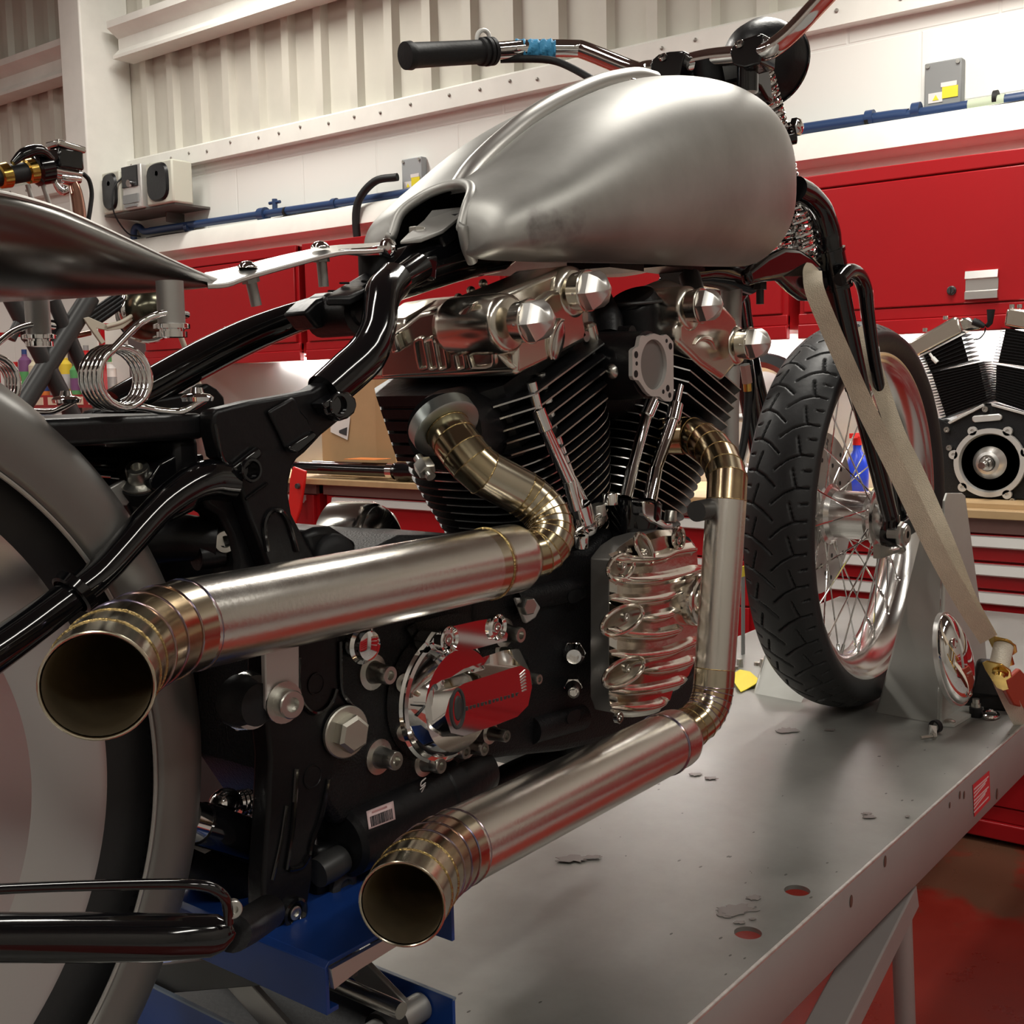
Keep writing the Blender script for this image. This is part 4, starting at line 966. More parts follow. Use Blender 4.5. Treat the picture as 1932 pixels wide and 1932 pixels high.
# rear face relief
NR=V((.924,0,.383)); 
def rf(px,py,off=0): return onp(px,py,P0-NR*off,NR)
def ribloop(par,pts,off,r,closed=True,mm=None):
    mb=MB(); mb.tube([rf(x,y,off) for x,y in pts],r,8,k=3,closed=closed); part(mb,'embossed_rib',mm or M['nickel'],par)
for x in (792,811,829,863):
    w=8; t=642 if x<840 else 640
    ribloop(rc,[(x-w,t+8),(x-w+2,t),(x+w-2,t-4),(x+w,t+4),(x+w+8,688),(x+w+4,694),(x-w+12,696),(x-w+7,690)],.001,.0022)
ribloop(rc,[(879,648),(890,688),(896,694),(930,690),(932,662)],.001,.0026,closed=False)
mb=MB(); q=[rf(838,602,.001),rf(864,600,.001),rf(868,620,.001),rf(846,626,.001)]; mb.prism(q,-NR*.004); part(mb,'cover_pad',M['nickel'],rc,bevel=.0015)
mb=MB(); q=[rf(867,594,.0),rf(884,572,.0),rf(908,563,.0),rf(886,606,.0),rf(874,610,0)]; mb.prism(q,-NR*.010); part(mb,'cover_lug',M['nickel'],rc,bevel=.003)
mb=MB(); q=[rf(747,628,0),rf(758,622,0),rf(768,656,0),rf(752,662,0)]; mb.prism(q,-NR*.012); part(mb,'cover_lug',M['nickel'],rc,bevel=.003)
mb=MB(); q=[rf(716,715,0),rf(720,640,0),rf(760,615,0),rf(790,592,0),rf(830,582,0),rf(866,590,0),rf(880,640,0),rf(935,660,0),rf(972,700,0)]; mb.prism(q,NR*.02); part(mb,'cover_rear_wall',M['nickel'],rc,bevel=.004)
# top boxes behind the hump
mb=MB(); a=E(-1,.455,-.045,.005); 
Rr=Matrix((V((.924,0,.383)),V((0,1,0)),V((-.383,0,.924)))).transposed()
for yy in (.0,.05):
    mb=MB(); mb.box(E(-1,.452,-.02,yy+.01),(.10-.02*(yy>0),.040,.026),Rr,taper=.8); part(mb,'rocker_top_boss',M['nickel'],rc,bevel=.006,seg=3)
for k in range(5):
    mb=MB(); mb.sphere(E(-1,.467,-.045+.022*k,.012),.005,10,8); part(mb,'top_screw',M['nickel'],rc)
# scooped ridge on the right face
mb=MB(); mb.tube([vy(1040,678,-.101),vy(1037,655,-.101),vy(1040,630,-.101),vy(1052,607,-.101),vy(1064,604,-.101)],[.0015,.003,.004,.0035,.001],10,k=4); part(mb,'face_ridge',M['nickel'],rc)
mb=MB(); c=vy(1052,640,-.099); mb.sphere(c,(.011,.003,.022),16,12,Matrix.Rotation(.35,3,'Y')); part(mb,'face_dimple',M['chrome_dull'],rc)
mb=MB(); c=vy(1111,622,-.088); mb.lathe(c,(-.38,0,.92),[(-.012,.009),(.004,.009),(.007,.006),(.007,0)],n=18); part(mb,'cover_screw',M['nickel'],rc)

fp=[(1279,608),(1296,594),(1318,570),(1345,560),(1368,574),(1390,598),(1404,640),(1398,682),(1366,720),(1322,690),(1279,648)]
mb=MB(); mb.prism(hullpoly(fp,-.112),(0,.20,0)); fc=part(mb,'rocker_cover',M['nickel'],bevel=.008,seg=4,label='polished nickel front rocker cover with two hexagonal end caps',ang=50)
tunnel(fc,(1306,582),-.115,-.03,.026); tunnel(fc,(1396,652),-.115,-.03,.025)
acorn(fc,(1321,577),-.135,.0195,.1); acorn(fc,(1414,648),-.135,.0195,.1)
mb=MB(); c=vy(1332,655,-.112); mb.tube([vy(1310,650,-.113),vy(1322,638,-.113),vy(1340,642,-.113),vy(1350,660,-.113)],[.001,.004,.004,.001],10,k=4); part(mb,'face_ridge',M['nickel'],fc)

# --- pushrod tubes ---
def pushrod(pts,ys,rs,colr=.0075):
    P=[vy(x,y,yy) for (x,y),yy in zip(pts,ys)]
    mb=MB(); d=(P[-1]-P[0]).normalized()
    path=[];rad=[]
    for i,p in enumerate(P):
        if i: path.append(P[i]-d*.0008); rad.append(rs[i-1])
        path.append(p); rad.append(rs[min(i,len(rs)-1)])
    mb.tube(path,rad,18); return part(mb,'pushrod_tube',M['chrome'])
pushrod([(1002,722),(1014,772),(1029,812),(1073,908),(1087,960)],[-.100,-.103,-.106,-.112,-.115],[.0056,.0078,.0064,.0070])
pushrod([(1020,705),(1030,752),(1036,790),(1075,900),(1100,950)],[-.085,-.086,-.088,-.092,-.094],[.0052,.0074,.0060,.0066])
pushrod([(1238,735),(1231,760),(1219,788),(1193,884),(1181,940)],[-.100,-.101,-.103,-.108,-.112],[.005,.0080,.0062,.0070])
pushrod([(1283,728),(1275,764),(1268,796),(1236,888),(1226,946)],[-.110,-.113,-.116,-.122,-.126],[.0045,.0088,.0070,.0078])
# tappet blocks
mb=MB(); c=vy(1097,962,-.112); A=V((-.383,0,.924))
mb.lathe(c,A,[(.006,.007),(.006,.0112),(.002,.0115),(-.014,.0112),(-.016,.0130),(-.020,.0130),(-.026,.010),(-.026,0.0001)],n=28); tb=part(mb,'tappet_block',M['chrome'])
mb=MB(); mb.prism([vy(1088,1000,-.118),vy(1112,985,-.118),vy(1130,970,-.118),(vy(1146,962,-.118)),vy(1149,978,-.118),vy(1140,992,-.118),vy(1118,1003,-.118),vy(1100,1022,-.118),vy(1088,1018,-.118)],(0,.016,0)); part(mb,'tappet_flange',M['chrome'],tb,bevel=.002)
mb=MB(); bolt(mb,vy(1131,972,-.112),(-.2,0,1),.0075,.012); part(mb,'hex_bolt',M['zinc'],tb)
mb=MB(); bolt(mb,vy(1097,1035,-.122)+V((0,0,.002)),(-.2,-.2,1),.007,.012); part(mb,'hex_bolt',M['chrome'],tb)
mb=MB(); c=vy(1197,975,-.112); mb.lathe(c,(.383*.4,0,.95),[(-.030,.0001),(-.030,.022),(.0,.029),(.016,.029),(.018,.027),(.020,.0001)],n=30); tb=part(mb,'tappet_block',M['black'])
mb=MB(); mb.prism([vy(1214,945,-.14),vy(1234,948,-.14),vy(1241,962,-.14),vy(1243,978,-.14),vy(1260,988,-.14),vy(1270,985,-.14),vy(1271,998,-.14),vy(1256,1000,-.14),vy(1228,985,-.14),vy(1216,972,-.14)],(0,.016,0)); part(mb,'tappet_flange',M['chrome'],tb,bevel=.002)
mb=MB(); bolt(mb,vy(1264,984,-.134),(.2,0,1),.0068,.012); part(mb,'hex_bolt',M['zinc'],tb)
mb=MB(); bolt(mb,vy(1151,952,-.118),(0,0,1),.008,.012); part(mb,'hex_bolt',M['chrome'],tb)
# --- throttle body ---
g5=lambda a,b:(1100+a/5.367,480+b/5.367)
fl=[(500,970),(520,950),(560,930),(580,830),(610,818),(640,830),(720,800),(800,825),(840,808),(870,830),(915,890),(918,1400),(905,1470),(890,1492),(820,1480),(780,1440),(690,1435),(640,1390),(600,1330),(560,1275),(520,1270),(500,1240)]
mb=MB(); YT=-.142
outer=[vy(*g5(a,b),YT) for a,b in fl]; cc=vy(1234,688,YT); ra=.0262
# flange as ring between outline and bore
N=44; ang0=[math.atan2(p.z-cc.z,p.x-cc.x) for p in outer]
def outer_at(a):
    best=None
    for i in range(len(outer)):
        p,q=outer[i],outer[(i+1)%len(outer)]
        d=V((math.cos(a),0,math.sin(a)))
        den=d.x*(q.z-p.z)-d.z*(q.x-p.x)
        if abs(den)<1e-9: continue
        t=((p.x-cc.x)*(q.z-p.z)-(p.z-cc.z)*(q.x-p.x))/den; u=((p.x-cc.x)*d.z-(p.z-cc.z)*d.x)/den
        if t>0 and -1e-6<=u<=1+1e-6 and (best is None or t>best): best=t
    return best or .035
N=120; ro=[]; ri=[]
for k in range(N):
    a=2*PI*k/N; t=max(outer_at(a),ra+.002); ro.append(cc+V((math.cos(a)*t,0,math.sin(a)*t))); ri.append(cc+V((math.cos(a)*ra,0,math.sin(a)*ra)))
D=V((0,.0045,0)); mb.grid([ri,ro,[p+D for p in ro],[p+D for p in ri]],closed_u=True,closed_v=True)
thr=part(mb,'throttle_flange',M['alu_satin'],ang=30,label='machined aluminium intake flange with bolt holes')
mb=MB(); mb.lathe(cc+V((0,.004,0)),(0,1,0),[(0,ra),(.0,ra+.003),(.10,ra+.003),(.10,0.0001),(.05,.0001),(.045,ra*.98)],n=48); part(mb,'throttle_body',mat('grey_bore',(.22,.21,.20),.45,.5),thr)
mb=MB(); mb.lathe(cc+V((0,.006,0)),(0,1,0),[(0,ra+.0032),(.001,ra+.009),(.10,ra+.012),(.11,ra)],n=36); part(mb,'intake_casting',M['satin_black'])
for a,b,r in ((540,1015,.0036),(545,1105,.0022),(538,1210,.0038),(848,875,.0022),(887,930,.0036),(860,1355,.0036),(815,1390,.0024),(880,1425,.0030)):
    mb=MB(); p=vy(*g5(a,b),YT-.0003); mb.cyl(p,p+V((0,.0008,0)),r,n=16); part(mb,'bolt_hole',M['rubber'],thr)
mb=MB(); mb.tube([vy(1205,665,-.06),vy(1200,610,-.06),vy(1196,575,-.06),vy(1192,560,-.06)],[.030,.030,.030,.026],24,k=3); part(mb,'intake_boot',M['satin_black'])
mb=MB(); c=vy(1196,572,-.06); mb.tube([c+V((.031*math.cos(a),.031*math.sin(a),.003*math.cos(a))) for a in [2*PI*k/30 for k in range(30)]],.002,8,closed=True); part(mb,'boot_clamp',M['darkgrey'])
mb=MB(); mb.tube([vy(1128,545,-.03),vy(1134,575,-.04),vy(1142,605,-.05),vy(1146,640,-.06)],[.012,.016,.020,.018],16,k=3); part(mb,'coil_bracket',M['satin_black'])
mb=MB(); p=vy(1140,685,-.09); mb.lathe(p,(0,-1,0),[(-.05,.024),(0,.024),(.002,.019),(.012,.018),(.014,.013),(.014,0)],n=30); part(mb,'intake_sensor',M['case_black'])
mb=MB(); mb.lathe(vy(1162,640,-.06),(0,-1,0),[(-.04,.014),(.02,.014),(.024,.010),(.024,0)],n=24); mb.lathe(vy(1150,630,-.06),(0,-1,0),[(-.03,.008),(.03,.008),(.03,0)],n=20); part(mb,'injector_plug',M['case_black'])
mb=MB(); p=vy(1157,700,-.112); mb.cyl(p+V((0,.03,0)),p,.0045); mb.sphere(p,.0085,16,12); mb.box(p+V((.012,.004,.004)),(.012,.006,.006)); part(mb,'cable_nipple',M['zinc'])
mb=MB(); p=vy(1107,635,-.10); mb.cyl(p,p+V((0,.02,0)),.0055); part(mb,'cover_pin',M['zinc'])
# intake area filler casting between the cylinders
mb=MB(); mb.tube([V((1.02,-.03,1.20)),V((1.10,-.035,1.225)),V((1.20,-.03,1.20))],[.038,.036,.038],22,k=3); part(mb,'intake_manifold',M['case_black'])
mb=MB(); mb.prism([vy(1112,655,-.05),vy(1190,640,-.05),vy(1200,745,-.05),vy(1150,752,-.05),vy(1118,735,-.05)],(0,.05,0)); part(mb,'throttle_housing',M['case_black'],bevel=.006)
# --- crankcase ---
def pp(pts,y): return [vy(a,b,y) for a,b in pts]
mb=MB(); mb.prism(pp([(1110,1035),(1150,1000),(1255,998),(1300,1050),(1330,1180),(1322,1290),(1270,1350),(1180,1392),(1060,1420),(960,1430),(900,1440),(880,1240),(900,1040)],-.098),(0,.19,0)); part(mb,'crankcase',M['case_black'],bevel=.008,seg=3)
mb=MB(); mb.tube([E(-1,.02,0,0),E(-1,.13,0,0)],[.085,.070],28); mb.tube([E(1,.02,0,0),E(1,.13,0,0)],[.085,.070],28); mb.cyl((CX_,-.09,CZ_),(CX_,.09,CZ_),.12,n=40); part(mb,'crankcase_top',M['case_black'])
# bosses with dark bores
def boss(a,b,y,r,nm='case_boss'):
    P=vy(*a,y); Q=vy(*b,y); mb=MB(); mb.tube([P,Q],r,22); o=part(mb,nm,M['case_black']); return P,Q
boss((965,1135),(1090,1108),-.094,.013); boss((1000,1378),(1095,1352),-.094,.014)
for x,y in ((1085,1125),(1083,1352)):
    mb=MB(); p=vy(x,y,-.1085); mb.prism([p+V((.012*math.copysign(abs(math.cos(a))**.6,math.cos(a)),0,.0065*math.sin(a))) for a in [2*PI*k/24 for k in range(24)]],(0,.001,0)); part(mb,'slot_recess',M['rubber'])
# hex fittings
def fitting(px,ln,r,nm):
    p=vy(px[0]+6,px[1],-.100); mb=MB(); DD=(-1,-.72,-.06); mb.lathe(p,DD,[(0,r),(ln*.45,r),(ln*.46,r*.7)],n=6); mb.lathe(p,DD,[(ln*.45,r*.78),(ln*.6,r*.9),(ln*.95,r*.62),(ln,r*.6),(ln,r*.4),(ln*.7,r*.38),(ln*.7,.0001)],n=28); part(mb,nm,M['chrome'])
fitting((1076,1227),.024,.0125,'oil_line_fitting'); fitting((1075,1288),.034,.0095,'oil_line_fitting')
# --- cam cover ---
g4=lambda a,b:(1000+a/3.3333,900+b/3.3333)
YC=-.150
face=[(500,520),(560,440),(640,385),(760,350),(800,335),(900,330),(1000,380),(1030,420),(1040,540),(1085,590),(1100,700),(1100,900),(1065,1010),(1035,1140),(975,1270),(870,1370),(850,1430),(640,1465),(525,1485),(497,1400)]
mb=MB(); F=[vy(*g4(a,b),YC+.006) for a,b in face]; mb.prism(F,(0,-.006,0),inset=.006); cv=part(mb,'cam_cover',M['nickel_bright'],label='ribbed nickel-plated cam cover on the right side of the engine',ang=35)
ribs=[[(500,630),(640,652),(800,642),(950,610),(1088,572)],[(500,765),(640,782),(800,766),(945,722)],[(690,890),(820,875),(935,838)],[(480,955),(600,992),(760,998),(880,975),(952,948)],[(500,1112),(650,1132),(850,1105),(960,1060),(1068,1020)],[(700,1222),(850,1205),(960,1175),(1038,1140)],[(497,1345),(650,1350),(800,1325),(900,1300),(978,1268)],[(505,1450),(650,1460),(780,1440),(860,1400)],[(500,505),(640,520),(760,515),(835,500),(900,470),(1000,455),(1035,450)],[(500,1020),(640,1050),(800,1045),(960,1000),(1066,985)]]
for r_ in ribs[:9]:
    mb=MB(); P=smooth_path([vy(*g4(a,b),YC) for a,b in r_],5); rows=[]
    n=len(P)
    for i,p in enumerate(P):
        w=.0058*min(1,(min(i,n-1-i)+1.5)/4)
        rows.append([p+V((0,.001,1))*w*1.25,p+V((0,-.45*w,.75*w)),p+V((0,-1.25*w,.18*w)),p+V((0,-1.25*w,-.18*w)),p+V((0,-.45*w,-.75*w)),p+V((0,.001,-1.25*w))] if False else [V((p.x,YC+.001,p.z+1.5*w)),V((p.x,YC-.35*w,p.z+.8*w)),V((p.x,YC-1.15*w,p.z+.25*w)),V((p.x,YC-1.15*w,p.z-.25*w)),V((p.x,YC-.35*w,p.z-.8*w)),V((p.x,YC+.001,p.z-1.5*w))])
    mb.grid(rows); part(mb,'cooling_rib',M['nickel_bright'],cv,ang=60)
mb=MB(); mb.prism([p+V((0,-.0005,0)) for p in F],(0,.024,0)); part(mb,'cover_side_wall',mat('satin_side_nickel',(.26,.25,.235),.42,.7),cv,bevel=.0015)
def pocket(c,rx,rz,rot,dp=.003):
    p=vy(*g4(*c),YC-dp); ca,sa=math.cos(rot),math.sin(rot)
    pts=[p+V((rx*math.cos(a)*ca-rz*math.sin(a)*sa,0,rx*math.cos(a)*sa+rz*math.sin(a)*ca)) for a in [2*PI*k/32 for k in range(32)]]
    mb=MB(); mb.tube(pts,.0022,8,closed=True); o=part(mb,'pocket_rim',M['nickel_bright'],cv)
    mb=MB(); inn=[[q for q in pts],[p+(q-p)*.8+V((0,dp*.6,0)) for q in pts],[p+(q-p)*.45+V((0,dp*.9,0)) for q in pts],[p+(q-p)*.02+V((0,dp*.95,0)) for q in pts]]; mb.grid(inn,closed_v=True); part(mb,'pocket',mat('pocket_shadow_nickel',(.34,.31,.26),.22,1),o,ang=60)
    mb=MB(); bolt(mb,p+V((rx*.35*ca,dp*.9,rx*.35*sa)),(0,-1,0),.0045,.003); part(mb,'cover_screw',M['chrome_dull'],o)
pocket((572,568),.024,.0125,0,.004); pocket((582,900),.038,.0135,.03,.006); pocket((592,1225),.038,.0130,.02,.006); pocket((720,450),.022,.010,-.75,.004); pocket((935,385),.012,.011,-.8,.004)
mb=MB(); c=vy(1315,1131,YC-.004); mb.lathe(c,(0,-1,0),[(-.02,.030),(.006,.030),(.009,.028),(.010,.0245),(.013,.0235),(.0155,.021),(.0160,.0055),(.006,.0050),(.006,.0001)],n=44); plug=part(mb,'inspection_plug',M['nickel_bright'],cv)
mb=MB(); c=vy(1163,1353,-.150); bolt(mb,c,(0,-1,0),.006,.005); part(mb,'cover_screw',M['chrome_dull'],cv)
# black block at the front of the sump
mb=MB(); mb.prism(pp([(1240,1330),(1320,1260),(1330,1330),(1290,1350),(1250,1355)],-.10),(0,.16,0)); part(mb,'oil_filter_mount',M['case_black'],bevel=.006)

# --- clutch release cover ---
g3=lambda a,b:(560+a/3.578,1000+b/3.578)
YG=-.108
cc=vy(832,1314,YG)
mb=MB(); mb.lathe(cc,(0,-1,0),[(-.01,.058),(.004,.058),(.006,.0555),(.008,.0555),(.009,.052),(.016,.049),(.022,.045),(.022,.0001)],n=56); rel=part(mb,'clutch_cover',M['chrome'],label='mirror-chrome clutch release cover',ang=28)
o1=[(868,1210),(880,1100),(930,1010),(1060,925),(1110,905),(1400,812),(1500,800),(1560,870),(1592,1050),(1562,1190),(1490,1265),(1110,1400),(960,1405),(880,1350)]
i1=[(1030,1140),(1062,1080),(1130,1035),(1320,975),(1440,935),(1512,915),(1572,950),(1588,1060),(1562,1185),(1490,1260),(1320,1325),(1130,1390),(1040,1370),(1000,1250)]
mb=MB(); a=[vy(*g3(*q),YG-.018) for q in o1]; b=[vy(*g3(*q),YG-.034) for q in i1]; aa=[p+V((0,.016,0)) for p in a]
mb.grid([aa,a,b],closed_v=True); mb.f.append(tuple(2*14+j for j in range(14))); mb.mi.append(0); pl_=part(mb,'raised_plate',M['chrome'],rel,ang=20)
lobe=[(920,690),(965,655),(1200,590),(1300,585),(1360,620),(1412,700),(1405,745),(1112,832),(1055,822),(960,770)]
mb=MB(); a=[vy(*g3(*q),YG-.022) for q in lobe]; mb.prism([p+V((0,.03,0)) for p in a],(0,-.034,0),inset=.0025); part(mb,'bolt_lobe',M['chrome'],rel,ang=20)
for q in ((1015,738),(1345,655)):
    mb=MB(); p=vy(*g3(*q),YG-.026); mb.lathe(p,(0,-1,0),[(-.006,.0105),(.003,.0118),(.004,.0105),(.002,.0085),(-.003,.0080),(-.003,.0001)],n=28); o=part(mb,'screw_well',M['chrome'],rel)
    mb=MB(); bolt(mb,p+V((0,.003,0)),(0,-1,0),.0048,.005); part(mb,'socket_screw',M['chrome_dull'],o)
mb=MB(); p=vy(*g3(1085,1205),YG-.0342); mb.tube([p+V((.0085*math.cos(a),0,.0165*math.sin(a))) for a in [2*PI*k/28 for k in range(28)]],.0016,8,closed=True); mb.sphere(p+V((.001,0,0)),(.005,.0015,.011),12,10); part(mb,'oval_emblem',M['darkgrey'],pl_)
mb=MB()
for k in range(14):
    f=k/13; p=vy(*g3(1150+335*f,1205-95*f-(14 if k in(2,3,4) else 0)*0),YG-.0343); hh=.0026+.0008*(k%3==0); mb.box(p,(.0014 if k%2 else .0024,.0008,hh)); 
    if k%3==1: mb.box(p+V((.0015,0,hh*.3)),(.002,.0008,.0008))
tl=part(mb,'raised_lettering',M['darkgrey'],pl_)
mb=MB()
for k in range(7):
    p=vy(*g3(1525+2*k,962+20*k),YG-.0343); mb.box(p,(.0085-.0004*k,.0008,.0011),Matrix.Rotation(-.35+.05*k,3,'Y'))
part(mb,'raised_lines',M['alu'],pl_)
# bolts around the case (socket cap screws)
for q,r in (((598,975),.0080),((640,1552),.0080),((1482,706),.0075),((842,1268),.0078),((1606,1003),.0052),((1386,1386),.0058),((1110,1494),.0062),((1236,1474),.0062),((944,1587),.0068)):
    mb=MB(); p=vy(*g3(*q),-.112); mb.lathe(p+V((0,.016,0)),(0,-1,0),[(0,r*1.9),(.002,r*1.9),(.003,r*1.25),(.010,r*1.05),(.012,r)],n=24); bolt(mb,p+V((0,.004,0)),(0,-1,0),r,.010); part(mb,'socket_screw',M['zinc'])
mb=MB(); p=vy(683,1216,-.105); mb.lathe(p,(0,-1,0),[(-.01,.016),(.002,.016),(.004,.013),(.009,.012),(.010,.008),(.010,.0001)],n=26); part(mb,'drain_plug',M['chrome'])
mb=MB(); p=vy(993,1147,-.110); mb.prism([vy(965,1127,-.104),vy(1000,1128,-.104),vy(1012,1145,-.104),vy(1002,1165,-.104),vy(985,1176,-.104)],(0,-.006,0)); part(mb,'bracket_plate',M['alu_satin'],bevel=.002)
mb=MB(); bolt(mb,vy(988,1142,-.110),(-.2,-1,0),.009,.010,socket=False); part(mb,'hex_bolt',M['zinc'])
# ================= exhausts =================
def pipe(name,pts,r,m,parent=None,label=None,k=5,caps=False,n=36):
    mb=MB(); mb.tube(pts,r,n,caps=caps,k=k); return part(mb,name,m,parent,label)
def bead(par,p,d,r,m=None,t=.0011):
    x,y,d=basis(d); mb=MB(); mb.tube([V(p)+(x*math.cos(a)+y*math.sin(a))*(r*1.003) for a in [2*PI*k/40 for k in range(40)]],t,7,closed=True); part(mb,'weld_bead',m or M['weld_gold'],par)
def piecuts(par,pts,r,nseg,mats,k=8,wm=None,r1=None,wt=.0011,skipend=False):
    P=smooth_path(pts,k); L=[0]
    for a,b in zip(P[:-1],P[1:]): L.append(L[-1]+(b-a).length)
    def at(s):
        for i in range(len(P)-1):
            if s<=L[i+1]+1e-9: return P[i].lerp(P[i+1],(s-L[i])/(L[i+1]-L[i]+1e-12))
        return P[-1]
    C_=[at(L[-1]*i/nseg) for i in range(nseg+1)]
    N_=[]
    for i in range(nseg+1):
        if i==0: d=(at(L[-1]*.01)-C_[0])
        elif i==nseg: d=C_[-1]-at(L[-1]*.99)
        else: d=(C_[i]-C_[i-1]).normalized()+(C_[i+1]-C_[i]).normalized()
        N_.append(d.normalized())
    x,y,_=basis(N_[0]); rings=[]
    for i in range(nseg+1):
        if i:
            ax=N_[i-1].cross(N_[i])
            if ax.length>1e-8: x=Matrix.Rotation(N_[i-1].angle(N_[i]),3,ax.normalized())@x
            x=(x-N_[i]*x.dot(N_[i])).normalized()
        y=N_[i].cross(x); rr=r if r1 is None else r+(r1-r)*i/nseg
        # mitre: stretch ring so every straight segment stays round
        ring=[]
        for j in range(40):
            a=2*PI*j/40; ring.append(C_[i]+(x*math.cos(a)+y*math.sin(a))*rr)
        rings.append(ring)
    for i in range(nseg):
        mb=MB(); mid=[(p+q)/2 for p,q in zip(rings[i],rings[i+1])]; cm=(C_[i]+C_[i+1])/2
        mb.grid([rings[i],rings[i+1]],closed_v=True); part(mb,'pie_cut_segment',mats[i%len(mats)] if not callable(mats) else mats(i),par)
    for i in range(0 if True else 1,nseg+(0 if skipend else 1)):
        mb=MB(); mb.tube(rings[i],wt,7,closed=True); part(mb,'weld_bead',(wm(i) if wm else M['weld_gold']),par)
    return C_,N_
RM=.0304; RH=.0212
def chain(par,pts,r,cuts,matf,wmf=None,wt=.0006,k=24,base=None):
    P=smooth_path(pts,k)
    def at(u):
        i=min(int(u*k),len(P)-2); f=u*k-i; return P[i].lerp(P[i+1],f)
    x=None; rings=[]
    for j,u in enumerate(cuts):
        c=at(u); t=(at(min(u+.04,len(pts)-1))-at(max(u-.04,0))).normalized()
        if x is None: x,_y,_=basis(t)
        x=(x-t*x.dot(t)).normalized(); y=t.cross(x)
        rings.append((c,t,[c+(x*math.cos(a)+y*math.sin(a))*r for a in [2*PI*q/44 for q in range(44)]]))
    for i in range(len(cuts)-1):
        mb=MB(); mb.grid([rings[i][2],rings[i+1][2]],closed_v=True)
        long=(rings[i][0]-rings[i+1][0]).length>.035
        part(mb,'header_tube' if long else 'pie_cut_segment',matf(i),par,ang=50)
    for i in range(len(cuts)):
        mb=MB(); mb.tube(rings[i][2],wt,6,closed=True); part(mb,'weld_bead',(wmf(i) if wmf else M['weld_gold']),par)
    return rings
# ---- rear pipe ----
ex1=[vy(845,812,-.082),vy(862,836,-.095),vy(884,864,-.108),vy(906,886,-.118)]
mb=MB(); a,b=ex1[0],ex1[1]; mb.tube([a-(b-a)*.15,a],RH,36); rear=part(mb,'rear_exhaust',M['heat_gold'],label='rear exhaust of pie-cut heat-tinted header and brushed stainless silencer')
RPTS=[vy(845,812,-.082),vy(862,836,-.095),vy(884,864,-.108),vy(906,887,-.117),vy(950,912,-.128),vy(985,930,-.137),vy(1012,951,-.146),vy(1032,975,-.155),vy(1040,1002,-.162),vy(1034,1026,-.165),vy(1016,1042,-.162),vy(980,1051,-.155)]
chain(rear,RPTS,RH,[0,.8,1.6,2.4,3.2,5.0,5.5,6.0,6.5,7.0,7.5,8.0,8.5,9.0,9.5,10.0,10.5,11.0],lambda i:(M['heat_gold'] if i<4 or i%2 else M['heat_straw']))
m0,m1=vy(976,1052,-.153),vy(352,1180,-.150)
d=(m1-m0).normalized(); L=(m1-m0).length
mb=MB(); mb.lathe(m0,d,[(-.004,RH*.98),(-.002,RM*.90),(.004,RM*.985),(.008,RM),(.042,RM)],n=56,cap=False); part(mb,'silencer_end',M['stainless'],rear,ang=50)
bead(rear,m0+d*.042,d,RM,t=.0013)
mb=MB(); mb.lathe(m0,d,[(.042,RM*1.0),(.060,RM*1.002),(L*.5,RM*1.0),(L,RM)],n=64,cap=False); part(mb,'silencer_body',M['stainless'],rear,ang=60)
mb=MB(); mb.lathe(m0,d,[(.038,RM*1.002),(.042,RM*1.004),(.055,RM*1.002)],n=64,cap=False); part(mb,'heat_band',M['heat_straw'],rear)
tipm=lambda i:(M['heat_straw'],M['heat_bronze'],M['heat_bronze'],M['heat_gold'],M['heat_straw'],M['heat_straw'])[min(i,5)]
tw=lambda i:(M['weld'],M['weld'],M['weld'],M['weld'],M['weld_gold'],M['weld_gold'],M['weld_gold'])[min(i,6)]
C_,N_=piecuts(rear,[m1,vy(322,1190,-.153),vy(282,1203,-.161),vy(240,1226,-.176),vy(205,1256,-.199),vy(183,1294,-.226)],RM,6,tipm,wm=tw,wt=.0009,skipend=True)
mb=MB(); x,y,_=basis(N_[-1]); mb.tube([C_[-1]+(x*math.cos(a)+y*math.sin(a))*(RM-.0006) for a in [2*PI*k/48 for k in range(48)]],.0010,8,closed=True); part(mb,'tip_lip',M['heat_straw'],rear)
mb=MB(); mb.tube([C_[-1],C_[-2],C_[-3],C_[-4],C_[-5],m1,m0.lerp(m1,.6)],RM-.0022,36,caps=False,k=2); part(mb,'tip_inside',M['pipe_inside'],rear)
mb=MB(); q=m0.lerp(m1,.55); mb.lathe(q,d,[(0,.0001),(0,RM-.001),(.002,RM-.001),(.002,.0001)],n=30); part(mb,'baffle',M['rubber'],rear)
# flange and clamp at the rear port
mb=MB(); a=vy(835,800,-.070); dd=(ex1[1]-ex1[0]).normalized(); mb.lathe(ex1[0]-dd*.004,dd,[(-.010,RH*.9),(-.010,RH*1.55),(.002,RH*1.55),(.003,RH*1.45),(.003,RH*1.02)],n=40,close=True); fl_=part(mb,'port_flange',mat('zinc_flange',(.50,.55,.53),.35,1),rear)
x,y,_=basis(dd)
for px in ((870,775),(800,880)):
    p=vy(*px,-.080); mb=MB(); bolt(mb,p+dd*-.004,dd,.009,.012,socket=False); mb.cyl(p-dd*.012,p+dd*.014,.0045); part(mb,'flange_nut',M['zinc'],fl_)
